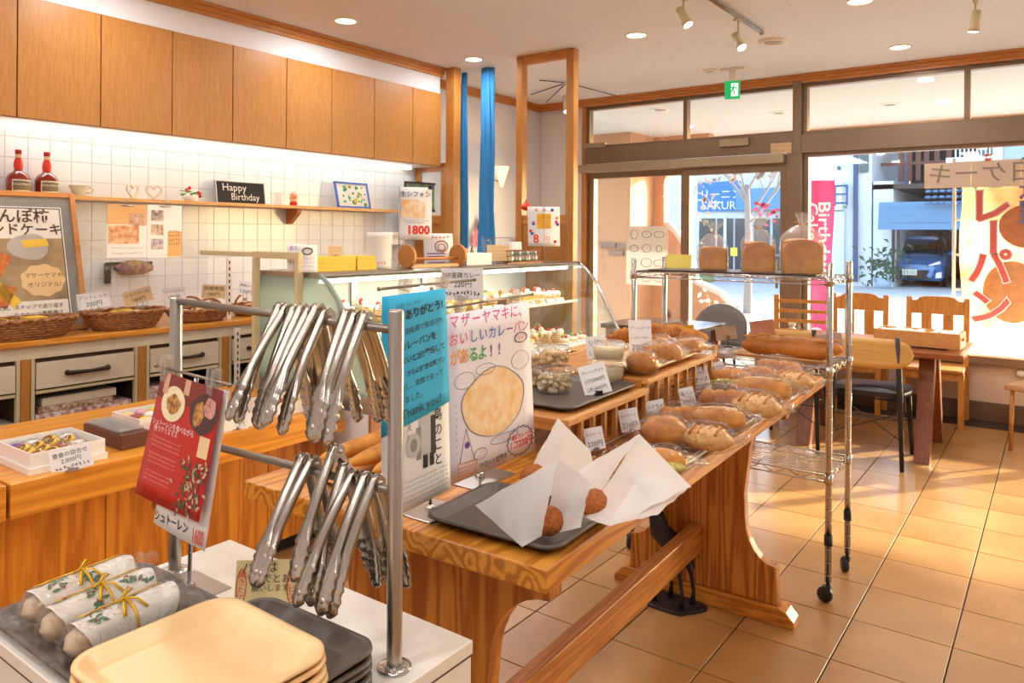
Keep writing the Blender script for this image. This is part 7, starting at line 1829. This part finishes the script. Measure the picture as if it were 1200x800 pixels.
# black iron animal stand under the table
an = T('animal_statue', 'black metal long necked animal statue on a puddle shaped base under the table', 'statue', (-1.085, 2.40, 0)); M_an = flat('statue_black', '20191a', .5)
pb = onz(787, 708, 0); an.location = (pb.x, pb.y, 0)
build('base', MB().prism([(.115*cos(t)*(1+.22*sin(3*t)), .09*sin(t)*(1+.2*cos(2*t))) for t in [2*pi*k/28 for k in range(28)]], 0, .012, 'XY'), M_an, an, bev=.004)
for (x, y, dx) in ((-.06, -.03, .0), (-.02, .03, .01), (.05, -.03, -.01), (.07, .03, 0)): build('leg', MB().tube([(x, y, .012), (x+.006, y, .06), (x-.004, y, .12), (x*.6, y*.5, .20)], [.012, .007, .008, .016], 8), M_an, an)
m = MB().tube([(.055, 0, .20), (.0, 0, .235), (-.05, .0, .27), (-.075, 0, .36), (-.088, 0, .46), (-.10, 0, .50)], [.03, .042, .040, .024, .018, .02], 12)
m.tube([(-.10, 0, .50), (-.135, 0, .49), (-.16, 0, .475)], [.022, .016, .008], 8); m.tube([(-.095, .012, .51), (-.085, .02, .54)], .006, 5); m.tube([(-.095, -.012, .51), (-.085, -.02, .54)], .006, 5); m.tube([(.07, 0, .22), (.09, 0, .16)], [.008, .004], 5)
build('body', m, M_an, an)
# ================================================================== DINING CORNER BY THE WINDOW
def slabtable(name, label, x0, x1, y0, y1, z, t=.035, legs=None):
    e = T(name, label, 'table', ((x0+x1)/2, (y0+y1)/2, 0)); hx, hy = (x1-x0)/2, (y1-y0)/2
    build('table_top', MB().box(-hx, -hy, z-t, hx, hy, z), M_darkwood, e, bev=.004); return e, hx, hy
TX1 = onz(1129, 417, .69); TX2 = onz(1142, 401, .69)
tx1 = (TX1.x+TX2.x)/2; ty0, ty1 = TX1.y, TX2.y
dt_, hx, hy = slabtable('dining_table', 'walnut brown dining table with splayed legs by the big window', tx1-1.15, tx1, ty0, ty1, .69)
for s in (-1, 1):
    for (yb, yt) in ((-hy*.95, -.10), (hy*.75, .06)):
        x = s*(hx-.22); 
        m = MB(); xs = .045; a, b = yb, yt
        m.add([(x-xs, a-.035, 0), (x+xs, a-.035, 0), (x+xs, a+.035, 0), (x-xs, a+.035, 0), (x-xs, b-.045, .655), (x+xs, b-.045, .655), (x+xs, b+.045, .655), (x-xs, b+.045, .655)], [(0, 3, 2, 1), (4, 5, 6, 7), (0, 1, 5, 4), (1, 2, 6, 5), (2, 3, 7, 6), (3, 0, 4, 7)])
        build('leg', m, M_darkwoodz, dt_, bev=.004)
# wooden crate tray on it
p = onz(1085, 406, .69)
ct = T('wooden_crate', 'long pine crate tray with papers inside standing on the dining table', 'crate', (p.x-.04, ty0+.30, .6905), R(-2))
L, Wd, h = .50, .24, .085
build('base', MB().box(-L/2, -Wd/2, .012, L/2, Wd/2, .022), M_slaty, ct)
for q in ((-L/2, -Wd/2, L/2, -Wd/2+.014), (-L/2, Wd/2-.014, L/2, Wd/2), (-L/2, -Wd/2+.0142, -L/2+.014, Wd/2-.0142), (L/2-.014, -Wd/2+.0142, L/2, Wd/2-.0142)): build('side', MB().box(q[0], q[1], .0225, q[2], q[3], .022+h), M_slaty, ct, bev=.002)
for x in (-L/2+.04, L/2-.07): build('foot', MB().box(x, -Wd/2+.01, 0, x+.035, Wd/2-.01, .0118), M_slaty, ct)
build('handle_slot', MB().box(L/2-.001, -.045, .06, L/2+.012, .045, .075), M_slaty, ct)
build('paper_liner', MB().grid(lambda u, v: (-L*.46+L*.92*u, -Wd*.42+Wd*.84*v, .098+.022*noise.noise(Vector((u*7, v*4, 1)))), 24, 10), M_paper, ct)
for k, x in enumerate((-.08, -.02, .05)): o = tag(put(build('bread_roll', MB().ell((0, 0, .0), .045, .035, .02, 14, 8, .1, seed=k), M_bun2), (p.x-.04+x, ty0+.31+.02*k, .775)), 'brown roll lying in the pine crate on the dining table, ' + ['left', 'middle', 'right'][k], 'bread', 'rolls in the pine crate')
# black metal chairs with bent wood backs
def metal_chair():
    e = T('metal_chair', '', 'chair'); w, d = .40, .40
    build('seat', MB().add([], []).grid(lambda u, v: ((.215+.012*sin(pi*v))*(1-.0)*cos(2*pi*u)*(1/ max(abs(cos(2*pi*u)), abs(sin(2*pi*u))))**.55*(1 if 0 < v < 1 else 0), .04+(.205)*sin(2*pi*u)*(1/max(abs(cos(2*pi*u)), abs(sin(2*pi*u))))**.55*(1 if 0 < v < 1 else 0), .415+.045*v), 40, 8, cu=True), M_blackleather, e, bev=0)
    for s in (-1, 1):
        build('back_leg', MB().tube([(s*.205, -.215, 0), (s*.190, -.195, .43), (s*.178, -.222, .80)], [.013, .019, .016], 10, flat=.8), M_blackm, e)
        build('front_leg', MB().tube([(s*.195, .24, 0), (s*.175, .20, .415)], [.012, .018], 10), M_blackm, e)
    m = MB()
    m.tube([(-.20, -.205, .18), (.185, .215, .28)], .0035, 6); m.tube([(.20, -.205, .18), (-.185, .215, .28)], .0035, 6); m.tube([(-.197, -.203, .30), (.197, -.203, .30)], .0035, 6); m.tube([(-.185, .22, .22), (.185, .22, .22)], .0035, 6)
    build('cross_brace', m, M_blackm, e)
    n = 24; m = MB(); top = []; hh = .09
    def f(u, v):
        t = (u-.5)*2; hw = .262; ed = (1-abs(t)**5)**.5 if abs(t) < 1 else 0
        return (hw*t, -.245+.055*t*t, .70+(v-.5)*2*hh*ed)
    m.grid(f, n, 6); build('back_plate', m, M_ply, e, solid=.014)
    build('seat_frame', MB().tube([(-.18, -.16, .41), (.18, -.16, .41), (.175, .2, .41), (-.175, .2, .41)], .011, 8, closed=True), M_blackm, e)
    return e
mc = metal_chair()
f1 = onz(1057, 553, 0)
mc.location = (f1.x-.205, f1.y+.215, 0); mc.rotation_euler = (0, 0, R(0)); mc['label'] = 'black metal chair with bent plywood back nearest the camera beside the rack'; mc['group'] = 'black metal chairs with plywood backs'
copy_tree(mc, 'black metal chair with bent plywood back behind the baguettes', (f1.x-.205-.52, f1.y+.30, 0), (0, 0, R(4)))
# pine chairs with their backs to the window
def pine_chair():
    e = T('pine_chair', '', 'chair'); w = .20
    build('seat', MB().prism([(-w-.01, -.21), (w+.01, -.21), (w+.02, -.19), (w, .20), (-w, .20), (-w-.02, -.19)], .405, .43, 'XY'), M_pinechair, e, bev=.006)
    for s in (-1, 1):
        build('front_leg', MB().box(s*w-.02, -.20, 0, s*w+.02, -.16, .404), M_pinechair, e, bev=.004)
        m = MB(); m.add([(s*w-.02, .16, 0), (s*w+.02, .16, 0), (s*w+.02, .20, 0), (s*w-.02, .20, 0), (s*w-.02, .165, .45), (s*w+.02, .165, .45), (s*w+.02, .205, .45), (s*w-.02, .205, .45), (s*w-.02, .215, .93), (s*w+.02, .215, .93), (s*w+.02, .25, .93), (s*w-.02, .25, .93)], [(0, 3, 2, 1), (0, 1, 5, 4), (1, 2, 6, 5), (2, 3, 7, 6), (3, 0, 4, 7), (4, 5, 9, 8), (5, 6, 10, 9), (6, 7, 11, 10), (7, 4, 8, 11), (8, 9, 10, 11)])
        build('back_post', m, M_pinechair, e, bev=.003)
        build('side_stretcher', MB().box(s*w-.01, -.158, .17, s*w+.01, .158, .20), M_pinechair, e)
        build('side_apron', MB().prism([(-.158, .404), (.158, .404), (.158, .35), (.12, .375), (-.12, .375), (-.158, .33)], s*w-.009, s*w+.009, 'YZ'), M_pinechair, e)
    build('front_apron', MB().box(-w+.021, -.195, .35, w-.021, -.175, .404), M_pinechair, e)
    pr = [(-.179, .80), (.179, .80), (.179, .905), (.15, .905), (.12, .93), (.08, .94), (-.08, .94), (-.12, .93), (-.15, .905), (-.179, .905)]
    build('top_rail', MB().prism(pr, .21, .235), M_pinechair, e, bev=.003)
    for x in (-.075, .075): build('back_slat', MB().box(x-.036, .205, .4305, x+.036, .225, .799).xf(Matrix.Identity(4)), M_pinechair, e, bev=.002)
    return e
pcx = pine_chair(); q = onz(1123, 503, 0)
pcx.location = (q.x-.185, q.y+.19, 0); pcx['label'] = 'pine chair with two back slats behind the crate, right one against the window'; pcx['group'] = 'pine chairs by the window'
b = ony(1028, 350, 6.60); copy_tree(pcx, 'pine chair with two back slats by the window, left one behind the rack post', (q.x-.185-.56, q.y+.17, 0), (0, 0, R(2)))
# ladder back chair
lc = T('ladder_back_chair', 'small pine ladder back chair with horizontal slats behind the rack', 'chair', (0, 0, 0))
a = ony(937, 350, 6.2); b = ony(990, 350, 6.2); cx = (a.x+b.x)/2; w = .22
lc.location = (cx-.12, 6.15, 0); lc.rotation_euler = (0, 0, R(12))
for s in (-1, 1):
    build('back_post', MB().box(s*w-.02, .16, 0, s*w+.02, .20, .93), M_pinechair, lc, bev=.003); build('front_leg', MB().box(s*w-.02, -.20, 0, s*w+.02, -.16, .41), M_pinechair, lc, bev=.003)
for z in (.56, .64, .72, .80, .88): build('back_slat', MB().box(-w+.02, .172, z-.014, w-.02, .188, z+.014), M_pinechair, lc)
build('seat', MB().box(-w-.02, -.21, .41, w+.02, .155, .435), M_pinechair, lc, bev=.004)
build('arm_rail', MB().box(-w-.015, -.2, .60, -w+.015, .158, .63), M_pinechair, lc)
# left dining table with dark top
lx = [onz(px, py, .70) for px, py in ((748, 371), (800, 362), (858, 375), (828, 384))]
e = T('dining_table', 'dark topped square table by the glass door seen through the rack', 'table', (0, 0, 0))
x0, x1, y0, y1 = -2.98, -2.20, 5.30, 5.98
build('table_top', MB().box(x0, y0, .665, x1, y1, .70), flat('grey_blue_laminate', '4d3f3a', .16), e, bev=.003)
for (x, y) in ((x0+.06, y0+.06), (x1-.06, y0+.06), (x0+.06, y1-.06), (x1-.06, y1-.06)): build('leg', MB().box(x-.03, y-.03, 0, x+.03, y+.03, .664), M_darkwoodz, e)
q1 = onz(944, 480, 0)
bs = T('bench', 'dark wooden bench with thick legs behind the far table end', 'bench', (-2.2, 5.05, 0), R(0)); build('seat', MB().box(-.42, -.17, .38, .42, .17, .42), M_darkwood, bs, bev=.004)
for (x, y) in ((-.35, -.12), (.35, -.12), (-.35, .12), (.35, .12)): build('leg', MB().box(x-.035, y-.035, 0, x+.035, y+.035, .379), M_darkwoodz, bs)
g = T('upholstered_chair', 'grey round backed chair beyond the dark topped table', 'chair', (-2.42, 6.30, 0), R(180)); g.scale = (.9, .9, .95); M_gf = flat('grey_fabric', '7d7b7c', .9, var=.1, nscale=60)
build('back', MB().grid(lambda u, v: (.24*cos(pi*u), -.16-.06*sin(pi*u), .45+.40*v*(.55+.45*sin(pi*u))), 20, 6), M_gf, g, solid=.05); build('seat', MB().ell((0, .02, .42), .23, .22, .05, 20, 8), M_gf, g)
for s in (-1, 1):
    for y in (-.14, .16): build('leg', MB().tube([(s*.18, y, 0), (s*.15, y*.9, .40)], .014, 8), M_blackm, g)
# sheep ornament on the sill and door stop
so_ = T('sheep_ornament', 'small white ceramic animal ornament by the door mullion', 'ornament', ony(928, 390, 6.66)[:]); so_.location = (ony(928, 390, 6.60).x, 6.60, .50)
build('body', MB().ell((0, 0, .07), .045, .045, .07, 16, 10).ell((0, 0, .16), .03, .03, .03, 12, 8).ell((-.03, 0, .18), .012, .01, .015, 8, 6).ell((.03, 0, .18), .012, .01, .015, 8, 6), MATS['antique_white'], so_)
pt_ = T('plant_stand', 'slim dark stand carrying the white ornament beside the mullion', 'stand', (so_.location.x, 6.60, 0)); build('column', MB().box(-.05, -.05, 0, .05, .05, .499), M_darkwoodz, pt_, bev=.003)
# rounded chair backs cut by the right edge
p = ony(1200, 405, 6.2)
wd_ = T('woven_chair', 'pale woven round backed chair cut by the right edge of the picture', 'chair', (-.02, 6.05, 0), R(-20)); M_wv = flat('pale_weave', 'd0a47c', .8, c2='b88a62', nscale=120, bump=.5)
build('back', MB().grid(lambda u, v: (-.24+.48*u, .18+.05*sin(pi*u), .45+.46*v*(.35+.65*sin(pi*u)**.5)), 16, 8), M_wv, wd_, solid=.02); build('seat', MB().box(-.22, -.2, .40, .22, .2, .44), M_wv, wd_, bev=.01)
for s in (-1, 1):
    for y in (-.17, .17): build('leg', MB().tube([(s*.19, y, 0), (s*.18, y, .40)], .014, 8), M_pinechair, wd_)
kn = T('pipe_fitting', 'round white knob fitting on the wall under the window at the right edge', 'fitting', (ony(1197, 437, YW).x, YW-.016, ony(1197, 437, YW).z)); build('cap', MB().ell((0, -.02, 0), .035, .03, .03, 14, 10).ell((.05, -.02, .02), .03, .03, .04, 12, 8), M_whiteink, kn)
